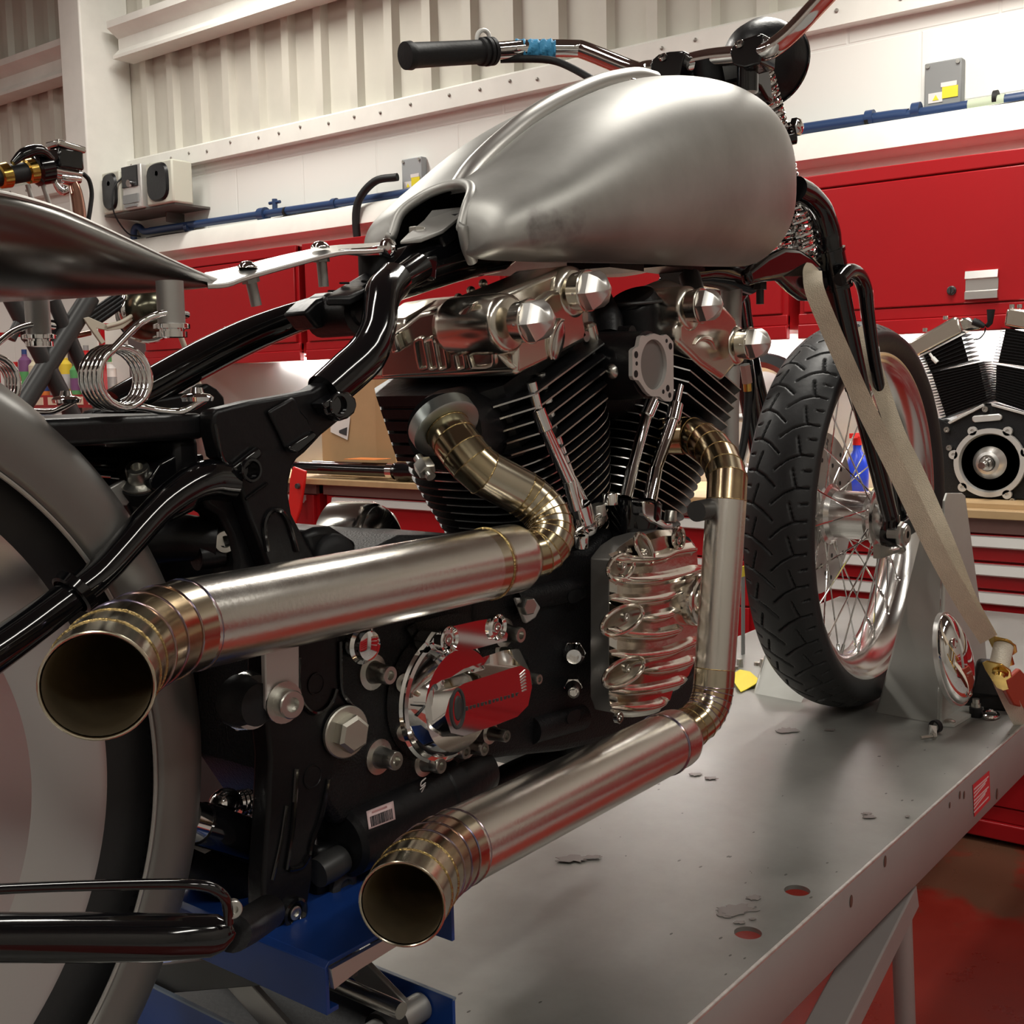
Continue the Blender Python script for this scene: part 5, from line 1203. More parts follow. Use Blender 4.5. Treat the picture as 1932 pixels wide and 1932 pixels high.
# ---- front pipe ----
f0=[vy(1290,822,-.110),vy(1310,824,-.125),vy(1334,838,-.145),vy(1355,860,-.168),vy(1368,888,-.188),vy(1372,915,-.200)]
mb=MB(); mb.tube([f0[0]+V((-.02,.02,0)),f0[0]],RH,36); fr=part(mb,'front_exhaust',M['heat_bronze'],label='front exhaust with straight header tube and low brushed stainless silencer')
h1=vy(1348,1270,-.205); ha=f0[-1]
FPTS=f0+[ha.lerp(h1,.33),ha.lerp(h1,.67),h1,vy(1345,1305,-.205),vy(1336,1335,-.204),vy(1318,1360,-.201),vy(1280,1389,-.195)]
chain(fr,FPTS,RH,[0,.8,1.6,2.4,3.2,4.0,4.8,5.3,7.9,8.5,9.0,9.4,9.8,10.2,10.6,11.0,11.4,12],lambda i:M['stainless'] if i==7 else (M['heat_gold'],M['heat_bronze'],M['heat_straw'])[i%3] if i>7 else (M['heat_gold'] if i%2 else M['heat_bronze']),lambda i:M['weld'] if 8<i<15 else M['weld_gold'])
m0,m1=vy(1280,1391,-.194),vy(862,1600,-.200)
d=(m1-m0).normalized(); L=(m1-m0).length
mb=MB(); mb.lathe(m0,d,[(-.004,RH*.98),(-.002,RM*.90),(.004,RM*.985),(.008,RM),(.032,RM)],n=56,cap=False); part(mb,'silencer_end',M['stainless'],fr,ang=50)
bead(fr,m0+d*.032,d,RM,M['weld'],t=.0013)
mb=MB(); mb.lathe(m0,d,[(.032,RM),(L*.5,RM),(L,RM)],n=64,cap=False); part(mb,'silencer_body',M['stainless'],fr,ang=60)
C_,N_=piecuts(fr,[m1,vy(843,1611,-.203),vy(822,1625,-.209),vy(800,1645,-.219),vy(780,1671,-.232),vy(759,1706,-.246)],RM,6,tipm,wm=tw,wt=.0009,skipend=True)
mb=MB(); x,y,_=basis(N_[-1]); mb.tube([C_[-1]+(x*math.cos(a)+y*math.sin(a))*(RM-.0006) for a in [2*PI*k/48 for k in range(48)]],.0010,8,closed=True); part(mb,'tip_lip',M['heat_straw'],fr)
mb=MB(); mb.tube([C_[-1],C_[-2],C_[-3],C_[-4],C_[-5],m1,m0.lerp(m1,.6)],RM-.0022,36,caps=False,k=2); part(mb,'tip_inside',M['pipe_inside'],fr)
mb=MB(); q=m0.lerp(m1,.5); mb.lathe(q,d,[(0,.0001),(0,RM-.001),(.002,RM-.001),(.002,.0001)],n=30); part(mb,'baffle',M['rubber'],fr)
# mount bung on the front header
mb=MB(); p=vy(1328,962,-.19); mb.cyl(p+V((-.016,0,0)),p+V((.01,0,0)),.011); part(mb,'mount_bung',M['darkgrey'],fr)
# hanger tabs
mb=MB(); p=vy(520,1240,-.150); mb.prism([vy(491,1215,-.128),vy(556,1205,-.128),vy(556,1300,-.128),vy(551,1340,-.128),vy(533,1356,-.128),vy(510,1356,-.128),vy(494,1335,-.128)],(0,-.005,0)); tab=part(mb,'silencer_hanger',M['alu_satin'],rear,bevel=.001)
mb=MB(); bolt(mb,vy(535,1325,-.134),(-.1,-1,0),.0105,.010,washer=.0155); part(mb,'hanger_bolt',M['zinc'])
# ================= frame =================
YR_=-.080
def tubepx(pts,ys,r,nm,m,par=None,n=22,k=4,label=None):
    P=[vy(x,y,yy) for (x,y),yy in zip(pts,ys if isinstance(ys,(list,tuple)) else [ys]*len(pts))]
    mb=MB(); mb.tube(P,r,n,k=k); return part(mb,nm,m,par,label)
def plate(pts,y,t,nm,m,par=None,bev=.003,seg=2,ins=0):
    mb=MB(); mb.prism([vy(a,b,y) for a,b in pts],(0,t,0),inset=ins); return part(mb,nm,m,par,bevel=bev,seg=seg)
bb_=tubepx([(725,530),(770,512),(820,496),(880,480),(930,470)],[0,0,0,0,0],[.022,.024,.0245,.0245,.025],'backbone_tube',M['black'])
mb=MB(); mb.tube([vy(930,470,0),V((1.06,0,1.405)),V((1.35,0,1.43)),V((1.52,0,1.50))],[.025,.028,.030,.030],20,k=4); part(mb,'backbone_tube',M['black'])
# seat-post tube pair coming down to the forged plates
DT=[(742,530),(724,552),(718,580),(712,625),(692,668),(655,704),(612,742)]
tubepx(DT,[-.045,-.060,-.070,-.078,-.080,-.080,-.080],[.017,.0165,.0150,.0155,.0175,.0175,.0165],'seat_tube',M['black'])
# far-side rail running back to the rear
tubepx([(655,578),(610,584),(545,604),(465,636),(380,678),(300,722),(215,768)],[.020,.035,.060,.075,.080,.080,.080],[.012,.013,.0145,.016,.0165,.016,.015],'frame_rail',M['black'])
# neck gusset and seat bracket shelf
plate([(743,502),(812,481),(812,500),(808,532),(798,528),(750,512)],-.030,-.010,'gusset',M['black'],bev=.0025)
mb=MB(); q=[vy(614,560,-.045),vy(625,552,-.030),vy(690,512,.0),vy(745,505,.0),vy(752,515,-.035),vy(690,545,-.050),vy(660,560,-.052)]
mb.prism(q,(0,0,-.008)); sh=part(mb,'seat_mount_shelf',M['satin_black'],bevel=.002)
for x,y in ((650,538),(691,534),(628,553)):
    mb=MB(); p=vy(x,y,-.025)+V((0,0,.0012)); mb.cyl(p,p+V((0,0,.0012)),.0045); part(mb,'shelf_hole',M['rubber'],sh)
tubepx([(700,558),(752,528),(790,505)],[-.048,-.040,-.030],[.011,.012,.014],'mount_tube',M['black'])
mb=MB(); p=vy(650,592,-.02); mb.cyl(p+V((0,.03,0)),p+V((0,-.02,0)),.020); mb.lathe(p+V((0,-.02,0)),(0,-1,0),[(0,.012),(.003,.010),(.003,.0001)],n=20); part(mb,'frame_bush',M['satin_black'])
plate([(575,590),(600,565),(640,552),(690,556),(700,600),(690,612),(630,612),(600,622)],-.010,.03,'frame_web',M['satin_black'])
# forged side plate
FP=[(402,783),(409,773),(473,757),(545,745),(590,736),(622,716),(640,728),(653,745),(655,762),(651,779),(639,796),(608,821),(577,854),(562,866),(554,879),(547,908),(546,933),(552,970),(566,997),(592,1045),(610,1090),(520,1100),(506,1069),(473,980),(455,924),(446,889),(415,862),(402,808)]
fpz=-.086
for s in (1,-1):
    mb=MB(); P=[vy(a,b,fpz) for a,b in FP]
    if s<0: P=[V((p.x,-p.y,p.z)) for p in P]
    mb.prism(P,(0,.018*s,0)); fo=part(mb,'frame_forging',M['satin_black'],bevel=.003,seg=3)
    if s>0: forg=fo
def raised(pts,nm='forging_rib',dy=-.006,y=fpz,par=None,bev=.002,m='black'): return plate(pts,y,dy,nm,M[m],par or forg,bev=bev)
raised([(430,881),(479,842),(487,852),(484,862),(448,892),(436,890)])
raised([(500,777),(545,750),(552,752),(562,775),(575,790),(584,812),(580,822),(548,852),(533,846),(520,815)],dy=-.004,m='satin_black')
raised([(531,843),(578,812),(586,818),(584,828),(552,855),(538,852)],dy=-.008)
raised([(590,762),(625,738),(640,740),(652,752),(655,765),(650,780),(638,790),(622,795),(610,782),(597,785)],dy=-.012)
raised([(585,762),(612,745),(620,742),(600,768),(592,772)],dy=-.014)
for (x,y,r,yy) in ((637,764,.0075,fpz-.0125),(472,887,.0070,fpz-.008)):
    mb=MB(); p=vy(x,y,yy); mb.lathe(p,(0,-1,0),[(-.006,r),(.002,r*1.35),(.003,r*1.25),(.003,r),(-.004,r*.95),(-.004,.0001)],n=26); part(mb,'threaded_boss',M['black'],forg)
mb=MB(); mb.tube([vy(*q,fpz-.001) for q in ((505,1040),(499,1000),(502,978),(513,964),(529,964),(541,980),(550,1005),(560,1040))],.0022,8,k=4); part(mb,'pocket_edge',M['black'],forg)
mb=MB(); mb.tube([vy(*q,fpz-.001) for q in ((463,942),(504,912))],.0012,8); mb.tube([vy(*q,fpz-.001) for q in ((406,800),(418,860),(432,880))],.0012,8,k=3); part(mb,'casting_line',M['black'],forg)
# lower forging, below the rear silencer
LP=[(497,1200),(641,1190),(643,1300),(660,1330),(690,1350),(692,1400),(645,1420),(630,1456),(607,1540),(590,1596),(592,1650),(580,1720),(545,1763),(516,1754),(497,1714),(497,1664),(506,1532),(510,1432),(505,1380),(497,1300)]
for s in (1,-1):
    mb=MB(); P=[vy(a,b,-.098) for a,b in LP]
    if s<0: P=[V((p.x,-p.y,p.z)) for p in P]
    mb.prism(P,(0,.020*s,0)); fo=part(mb,'frame_forging',M['satin_black'],bevel=.003,seg=3)
    if s>0: low=fo
def lowline(pts,r=.0022): 
    mb=MB(); mb.tube([vy(*q,-.099) for q in pts],r,8,k=4); part(mb,'pocket_edge',M['black'],low)
lowline([(563,1240),(563,1300),(572,1330),(592,1346),(612,1340),(626,1322),(634,1300)]); lowline([(641,1210),(643,1295),(655,1322),(672,1340)])
lowline([(545,1640),(552,1640),(570,1634),(582,1615)]); lowline([(620,1470),(606,1540),(590,1585),(584,1612)]); lowline([(560,1450),(552,1560),(540,1640)]); lowline([(541,1520),(530,1590),(514,1660)],.0015)
for x,y,r in ((596,1290,.009),(590,1465,.010)):
    mb=MB(); p=vy(x,y,-.098); mb.lathe(p,(0,-1,0),[(0,r),(.001,r),(.001,r*.85),(.0003,r*.8),(.0003,.0001)],n=26); part(mb,'round_recess',M['satin_black'],low)
mb=MB(); p=vy(556,1722,-.100); mb.lathe(p,(0,-1,0),[(-.003,.012),(.002,.012),(.003,.010),(.001,.007),(-.002,.006),(-.002,.0001)],n=26); lb=part(mb,'lower_boss',M['black'],low)
mb=MB(); bolt(mb,p+V((0,.001,0)),(0,-1,0),.0055,.003); part(mb,'socket_screw',M['zinc'],lb)
# big hex bolt with washer
mb=MB(); p=vy(650,1380,-.102); mb.lathe(p,(-.12,-1,0),[(0,.0001),(0,.0215),(.003,.0215),(.004,.0205)],n=40); w_=part(mb,'pivot_washer',mat('dull_zinc',(.52,.50,.44),.4,.9))
mb=MB(); dx=V((-.12,-1,0)).normalized(); mb.lathe(p+dx*.003,dx,[(0,.0155),(.010,.0155),(.0125,.0125),(.0130,.0001)],n=6,phase=.3); part(mb,'pivot_bolt_head',mat('dull_zinc',(.5,.5,.4)),w_,ang=25)
# rubber mount behind the silencer hanger
mb=MB(); p=vy(485,1335,-.108); mb.lathe(vy(488,1330,-.130),(0,1,0),[(0,.0155),(.012,.0155),(.014,.017),(.020,.019),(.024,.019),(.024,.0001)],n=30); part(mb,'rubber_mount',M['rubber'])
mb=MB(); mb.lathe(vy(480,1325,-.112),(0,1,0),[(0,.020),(.008,.022),(.010,.022),(.010,.0001)],n=30); part(mb,'mount_cup',M['chrome_dull'])
plate([(438,1340),(448,1380),(500,1366),(500,1330),(460,1320)],-.100,.003,'mount_plate',M['alu_satin'],bev=.0008)
# swing arm rear section on the near side
SA=[(430,908),(385,906),(338,930),(292,968),(235,1032),(190,1080),(140,1120),(60,1180),(-40,1250),(-160,1330)]
SY=[-.078,-.080,-.084,-.088,-.093,-.097,-.101,-.106,-.113,-.118]
sa=tubepx(SA,SY,[.0155,.0150,.0125,.0108,.0105,.0105,.0110,.0120,.0130,.0135],'swing_arm',M['black'])
mb=MB(); P=[vy(x,y,yy) for (x,y),yy in zip(SA,SY)]; mb.tube([V((p.x,-p.y,p.z)) for p in P],[.018,.018,.0155,.0135,.0130,.0120,.0125,.0130,.0135,.0135],20,k=4); part(mb,'swing_arm',M['black'])
plate([(282,905),(300,875),(330,858),(385,857),(386,870),(330,905),(296,928),(289,925)],-.060,.05,'swing_arm_gusset',M['black'],sa,bev=.004)
plate([(303,955),(312,935),(385,885),(388,935),(372,965),(330,985),(310,980)],-.094,.02,'swing_arm_boss',M['black'],sa,bev=.005)
mb=MB(); q0=vy(141,1117,-.101); q1=vy(152,1106,-.101); dd=(q1-q0).normalized(); mb.lathe(q0,dd,[(-.004,.0135),(-.003,.0155),(.003,.0160),(.004,.0138)],n=26,close=True); part(mb,'weld_ring',M['black'],sa)
plate([(378,925),(432,915),(460,960),(492,1040),(512,1110),(440,1110),(447,1060),(436,1010),(416,972),(392,958)],-.070,.03,'swing_arm_pivot_web',M['satin_black'],bev=.004)
# cap bolt on the fender bracket
p0=vy(262,898,-.045); dd=V((-.45,-.45,.80)).normalized()
mb=MB(); mb.lathe(p0-dd*.006,dd,[(-.012,.014),(0,.0155),(.0006,.0155)],n=30); part(mb,'fender_bush',M['rubber'])
mb=MB(); mb.lathe(p0-dd*.005,dd,[(0,.0145),(.002,.0145),(.003,.0105)],n=30); bolt(mb,p0-dd*.003,dd,.0085,.012); part(mb,'cap_bolt',M['zinc'])
plate([(200,925),(235,905),(262,925),(240,955),(222,955)],-.040,.006,'fender_tab',M['steel'],bev=.001)
# battery box under the seat
a=vy(401,779,-.075)
mb=MB(); mb.bb((.30,-.070,a.z-.019),(a.x-.002,.078,a.z)); part(mb,'battery_box',M['satin_black'],bevel=.005,seg=3)
mb=MB(); mb.bb((.520,-.062,a.z-.050),(a.x-.003,.03,a.z-.017)); part(mb,'battery_box_lower',M['satin_black'],bevel=.005)
tubepx([(120,862),(200,872),(320,882)],[.02,.02,.02],[.012,.012,.012],'cross_tube',M['black'])
# springs under the solo seat
def hairpin(sgn):
    yb=-.075
    c=vy(232,712,yb); Rm=.0205; r=.0027; pitch=.0056; turns=4; pts=[]
    # upper arm: ring round the bush, sweeps down to the coil
    up=[vy(352,594,yb-.004),vy(330,590,yb-.010),vy(300,593,yb-.006),vy(268,607,yb),vy(236,634,yb)]
    N=96; a0=math.radians(118)
    coil=[]
    for i in range(N+1):
        a=a0-2*PI*(turns+.43)*i/N*-1
        coil.append(c+V((Rm*math.cos(a),pitch*(turns)*i/N-.004,Rm*math.sin(a))))
    low_=[vy(262,768,yb+.016),vy(300,775,yb+.014),vy(338,777,yb+.010),vy(362,768,yb+.006),vy(386,754,yb+.004)]
    P=smooth_path(up,4)[:-1]+coil+smooth_path([coil[-1]]+low_,4)[1:]
    if sgn<0: P=[V((p.x,p.y+.172,p.z)) for p in P]
    return P
for s in (1,-1):
    mb=MB(); mb.tube(hairpin(s),.0027,12); sp=part(mb,'seat_spring',M['chrome'],label='chrome hairpin seat spring')
    def my(p): return p if s>0 else V((p.x,p.y+.172,p.z))
    c=my(vy(322,574,-.080)); 
    mb=MB(); mb.tube([c+V((0,0,.016)),c-V((0,0,.014))],.0095,24); part(mb,'seat_bush',M['steel'])
    mb=MB(); mb.lathe(c-V((0,0,.014)),(0,0,-1),[(-.001,.0095),(0,.0125),(.003,.0125),(.0035,.0085),(.005,.0085),(.0052,.0105),(.009,.0105),(.009,.0001)],n=24); part(mb,'spring_seat_ring',M['chrome'])
    c=my(vy(372,752,-.068)); mb=MB(); mb.lathe(c,(0,0,1),[(-.002,.011),(.001,.012),(.003,.010),(.004,.005),(.008,.004),(.008,.0001)],n=24); part(mb,'spring_foot',M['chrome'])
# solo seat pan
M['pan']=mat('raw_seat_pan_steel',(.17,.165,.155),.27,.95,var=.12,vscale=5)
rim=[(420,533),(380,518),(330,496),(250,458),(160,416),(90,388),(0,365),(-120,350),(-260,345),(-400,360)]
ry=[0,-.016,-.034,-.060,-.085,-.100,-.112,-.120,-.120,-.105]
bot=[(420,536),(375,542),(330,545),(250,551),(160,556),(90,558),(0,561),(-120,560),(-260,545),(-400,500)]
by=[0,-.004,-.008,-.014,-.020,-.024,-.028,-.03,-.03,-.02]
RP=smooth_path([vy(*q,y) for q,y in zip(rim,ry)],4); BP=smooth_path([vy(*q,y) for q,y in zip(bot,by)],4)
mb=MB(); rows=[]
for R_,B_ in zip(RP,BP):
    row=[]
    for k in range(13):
        t=k/12*PI/2; y=R_.y+(B_.y-R_.y)*(1-math.cos(t)); z=R_.z+(B_.z-R_.z)*math.sin(t); x=R_.x+(B_.x-R_.x)*math.sin(t)
        row.append(V((x,y,z)))
    row+= [V((p.x,-p.y,p.z)) for p in row[::-1]]
    rows.append(row)
mb.grid(rows); seat=part(mb,'seat_pan',M['pan'],solid=.0022,ang=60,label='bare dark steel solo seat pan')
for s in (1,-1):
    mb=MB(); mb.tube([V((p.x,p.y*s,p.z)) for p in RP],.0019,8); part(mb,'seat_rim',M['steel'],seat)
# aluminium nose strip with button bolts
TE=[(385,531),(470,508),(560,484),(640,470),(700,468),(738,462)]
L0=smooth_path([vy(x,y,-.020) for x,y in ((392,536),(430,533),(470,519),(560,494),(640,474),(700,471),(738,466))],4)
L1=smooth_path([vy(x,y,.020) for x,y in ((386,514),(418,508),(455,500),(545,478),(625,463),(690,459),(728,456))],4)
mb=MB(); d=V((0,0,-.004)); mb.grid([L0,L1,[p+d for p in L1],[p+d for p in L0]],closed_u=True); nose=part(mb,'seat_nose_strip',M['alu'],bevel=.0008,label='polished aluminium nose strip of the seat')
plate([(640,470),(700,466),(742,455),(748,468),(742,482),(690,484),(650,480)],-.017,.003,'nose_clevis',M['chrome'],nose,bev=.001)
mb=MB(); p=vy(735,468,-.020); mb.lathe(p,(0,-1,0),[(-.004,.009),(0,.009),(.003,.007),(.004,.0035),(.001,.003),(.001,.0001)],n=26); part(mb,'pivot_bolt',M['chrome'],nose)
for x,y,x2,y2 in ((467,502,484,577),(604,464,611,541)):
    p=vy(x,y,0); q=vy(x2,y2,0); u=V((0,0,1))
    mb=MB(); mb.lathe(p+V((0,0,-.002)),u,[(0,.0085),(.002,.0082),(.005,.0055),(.006,.003),(.006,.0001)],n=22); part(mb,'button_bolt',M['chrome'],nose)
    dd=(q-p).normalized()
    mb=MB(); mb.cyl(p+dd*.006,p+dd*.014,.0075,n=6); mb.cyl(p+dd*.010,q,.0046); part(mb,'stud_and_nut',M['steel'],nose)
p=vy(710,496,0); mb=MB(); mb.cyl(p+V((0,0,.012)),p-V((0,0,.014)),.017); part(mb,'nose_rubber',M['rubber'],nose)
# tank mount bracket in the notch
q=[(757,448),(772,440),(800,420),(812,402),(848,396),(872,392),(880,395),(862,410),(840,428),(790,452),(770,458)]
mb=MB(); P=[vy(a,b,-.012) for a,b in q]; 
mb=MB(); mb.prism([vy(755,455,-.025),vy(795,452,-.025),vy(835,436,-.025),vy(880,398,-.025),vy(875,390,.0),vy(815,396,.02),vy(800,415,.02),vy(770,440,.02)],(0,0,-.003)); tm_=part(mb,'tank_mount_plate',M['steel'],bevel=.0008)
mb=MB(); bolt(mb,vy(788,442,0)+V((0,0,.001)),(0,0,1),.0085,.006,socket=False); part(mb,'hex_bolt',M['zinc'],tm_)
plate([(880,398),(876,440),(840,470),(830,445),(855,425)],-.020,.03,'tank_mount_web',M['satin_black'])

# ================= rear wheel and fender =================
RX,RZ=.210,.972
mb=MB(); pr=[(-.045,.215),(-.060,.232),(-.068,.262),(-.066,.288),(-.050,.303),(-.02,.309),(.02,.309),(.05,.303),(.066,.288),(.068,.262),(.060,.232),(.045,.215)]
mb.lathe((RX,0,RZ),(0,1,0),pr,n=150,close=True); rt=part(mb,'rear_tyre',M['tyre'])
M['disc']=mat('spun_aluminium_disc',(.68,.67,.67),.33,1)
mb=MB(); mb.lathe((RX,0,RZ),(0,1,0),[(-.022,.0001),(-.024,.05),(-.036,.12),(-.050,.19),(-.062,.234),(-.062,.240),(-.056,.243),(-.050,.241),(-.050,.225)],n=150); part(mb,'rear_wheel_disc',M['disc'])
mb=MB(); mb.lathe((RX,0,RZ),(0,1,0),[(.050,.225),(.056,.240),(.06,.16),(.05,.0001)],n=80); part(mb,'rear_wheel_disc',M['disc'])
M['fender']=mat('bare_fender_steel',(.23,.225,.215),.42,.8,var=.06,vscale=7)
sec=[(-.086,.264),(-.087,.285),(-.080,.304),(-.062,.316),(-.035,.325),(0,.329),(.035,.325),(.062,.316),(.080,.304),(.087,.285),(.086,.262)]
SP2=smooth_path([V((y,r,0)) for y,r in sec],4); rows=[]
for i in range(121):
    a=math.radians(-48+200*i/120); rows.append([V((RX+q.y*math.cos(a),q.x,RZ+q.y*math.sin(a))) for q in SP2])
mb=MB(); mb.grid(rows); fd=part(mb,'rear_fender',M['fender'],solid=.002,ang=60)
mb=MB(); mb.tube([V((RX+.262*math.cos(a),-.0865,RZ+.262*math.sin(a))) for a in [math.radians(-48+200*i/100) for i in range(101)]],.0016,8); part(mb,'fender_edge',M['steel'],fd)
# moulded sidewall lettering blocks (illegible raised marks)
mb=MB()
for k in range(26):
    a=math.radians(-28+k*1.9); r=.274; p=V((RX+r*math.cos(a),-.0672,RZ+r*math.sin(a))); mb.box(p,(.006,.001,.0035 if k%3 else .002),Matrix.Rotation(-a,3,'Y'))
part(mb,'sidewall_marks',M['rubber'],rt)
# ================= low black bits =================
# starter-style cylinder with barcode label
A_=vy(640,1590,-.085); B_=vy(905,1452,-.080)
mb=MB(); d=(B_-A_).normalized(); L=(B_-A_).length; mb.lathe(A_,d,[(0,.0001),(0,.026),(.004,.031),(L*.62,.031),(L*.63,.033),(L*.72,.033),(L*.73,.029),(L*.85,.029),(L,.024),(L,.0001)],n=44); stt=part(mb,'starter_motor',M['satin_black'])
def cylpt(px,py,extra):
    d0=V(ray(px,py)); c0=V(CAM)
    # intersect ray with cylinder
    m_=c0-A_; dd_=d0-d*d0.dot(d); mm=m_-d*m_.dot(d); a=dd_.dot(dd_); b=2*dd_.dot(mm); c=mm.dot(mm)-(.031+extra)**2; D=b*b-4*a*c
    return c0+d0*((-b-math.sqrt(max(D,0)))/(2*a))
def decal(quad,nu,nv,ex,nm,m,par,t=.0004):
    rows=[]
    for i in range(nu+1):
        u=i/nu; row=[]
        for j in range(nv+1):
            v=j/nv; x=(quad[0][0]*(1-u)+quad[1][0]*u)*(1-v)+(quad[3][0]*(1-u)+quad[2][0]*u)*v; y=(quad[0][1]*(1-u)+quad[1][1]*u)*(1-v)+(quad[3][1]*(1-u)+quad[2][1]*u)*v
            row.append(cylpt(x,y,ex))
        rows.append(row)
    mb=MB(); mb.grid(rows); return part(mb,nm,m,par,solid=t)
lab=decal([(691,1531),(742,1511),(746,1546),(696,1565)],6,6,.0006,'barcode_label',M['pink'],stt)
def lp(u,v): 
    q=[(691,1531),(742,1511),(746,1546),(696,1565)]
    return ((q[0][0]*(1-u)+q[1][0]*u)*(1-v)+(q[3][0]*(1-u)+q[2][0]*u)*v,(q[0][1]*(1-u)+q[1][1]*u)*(1-v)+(q[3][1]*(1-u)+q[2][1]*u)*v)
bx=.10; rr=random.Random(3); 
while bx<.90:
    w=rr.choice((.010,.018,.026)); decal([lp(bx,.36),lp(bx+w,.36),lp(bx+w,.92),lp(bx,.92)],1,3,.0012,'barcode_bar',M['ink'],lab,.0002); bx+=w+rr.choice((.012,.02))
decal([lp(.2,.12),lp(.75,.12),lp(.75,.22),lp(.2,.22)],3,1,.0012,'label_print',mat('faded_red_print',(.5,.25,.25),.6),lab,.0002)
text_mesh('UNIT','.'and .011,'case_lettering',M['white_sticker'],stt,cylpt(797,1492,.0005),(.25,.3,-.9),(.9,0,.35),.0003)
# assorted black and chrome parts behind the lower forging
mb=MB(); A2=vy(352,1545,-.055); B2=vy(492,1590,-.055); d2=(B2-A2).normalized(); L2=(B2-A2).length
mb.lathe(A2,d2,[(0,.0001),(0,.015),(L2*.16,.015)],n=26); mb.tube([A2,B2],.010,12); mb.lathe(A2+d2*(L2*.84),d2,[(0,.0155),(L2*.16,.016),(L2*.16,.0001)],n=26); sh_=part(mb,'shock_collar',M['chrome'])
mb=MB(); mb.lathe(A2+d2*(L2*.15),d2,[(0,.014),(.002,.0165),(L2*.68,.0165),(L2*.70,.014)],n=26); part(mb,'shock_body',M['black'])
mb=MB(); p=vy(425,1515,-.03); mb.sphere(p,(.014,.012,.012)); mb.lathe(p+V((.012,0,-.004)),(1,-.2,-.1),[(0,.010),(.002,.011),(.004,.010),(.006,.011),(.008,.010),(.010,.011),(.014,.009),(.014,.0001)],n=20); part(mb,'chain_adjuster',M['chrome'])
mb=MB(); mb.prism([vy(340,1560,-.03),vy(500,1600,-.03),vy(500,1720,-.03),vy(420,1700,-.03),(vy(335,1640,-.03))],(0,.05,0)); lw=part(mb,'lower_frame_box',M['satin_black'],bevel=.003)
mb=MB(); mb.prism([vy(345,1591,-.034),vy(382,1574,-.030),vy(425,1588,-.034),vy(385,1609,-.040)],(0,-.001,-.0005)); part(mb,'spec_sticker',M['white_sticker'],lw)
mb=MB(); mb.prism([vy(366,1590,-.037),vy(386,1582,-.035),vy(402,1590,-.037),vy(382,1600,-.041)],(0,-.0005,0)); part(mb,'sticker_print',M['ink'],lw)
tubepx([(340,1620),(420,1650),(500,1690),(560,1740)],-.02,[.016,.018,.020,.020],'lower_frame_tube',M['satin_black'])
tubepx([(700,1770),(760,1650),(900,1500),(1060,1420)],[-.05,-.04,-.04,-.04],[.014,.014,.014,.014],'lower_frame_tube',M['satin_black'])
plate([(600,1600),(640,1590),(700,1600),(735,1625),(720,1700),(660,1760),(600,1740)],-.082,.05,'gearbox_foot',M['satin_black'],bev=.005)
mb=MB(); p=vy(648,1672,-.086); mb.lathe(p,(0,-1,0),[(-.003,.014),(.002,.014),(.004,.011),(.004,.007),(.001,.006),(.001,.0001)],n=26); part(mb,'foot_bolt',M['darkgrey'])
mb=MB(); mb.tube([vy(598,1648,-.088),vy(622,1634,-.088),vy(645,1620,-.088)],[.012,.013,.012],18); part(mb,'gearbox_boss',M['darkgrey'])
# transmission side and cover between forging and clutch cover
plate([(560,1100),(700,1040),(760,1010),(900,1010),(930,1440),(820,1475),(640,1560),(590,1480),(590,1300)],-.096,.15,'gearbox_case',M['case_black'],bev=.006)
# black boxes and finned chrome part seen over the silencer
plate([(575,1005),(600,995),(630,993),(672,1020),(690,1070),(640,1085),(590,1075)],-.070,.05,'oil_tank_corner',M['satin_black'],bev=.006)
mb=MB(); mb.lathe(vy(632,1052,-.075),(-.2,-1,.1),[(-.02,.020),(0,.020),(.004,.017),(.006,.010),(.006,.0001)],n=30); part(mb,'oil_cap',M['rubber'])
mb=MB(); c=vy(720,1045,.03); mb.lathe(c,(.35,-1,0),[(-.05,.052),(-.012,.052),(-.008,.050),(-.008,.047),(-.004,.047),(-.002,.048),(.004,.044),(.010,.034),(.013,.0001)],n=60); alt=part(mb,'alternator_cover',M['chrome_dull'])
for k in range(6):
    mb=MB(); q=vy(745+6*k,1022+1.8*k,.0); mb.tube([q,q+V((.05,.0,.001))],.0012,8); part(mb,'cover_fin',M['chrome'],alt)
mb=MB(); p=vy(697,1028,.0); mb.lathe(p,(.35,-1,0),[(0,.0065),(.002,.0065),(.002,.004),(0,.0035),(0,.0001)],n=20); part(mb,'cover_hole',M['chrome'],alt)
mb=MB(); p=vy(416,1020,-.055); bolt(mb,p,(-.3,-1,0),.009,.010); part(mb,'socket_screw',M['zinc'])
mb=MB(); mb.tube([p+V((0,.002,0)),p+V((-.03,.03,.004)),p+V((-.07,.05,.0))],[.016,.02,.02],20,k=3); part(mb,'caliper_mount',M['satin_black'])
mb=MB(); p=vy(370,1052,-.05); mb.cyl(p,p+V((.02,-.003,0)),.010); mb.cyl(p+V((.018,0,0)),p+V((.055,-.002,-.004)),.004); part(mb,'cable_end',M['satin_black'])
plate([(295,1010),(440,985),(450,1100),(300,1140)],.01,.03,'inner_fender_panel',M['satin_black'])
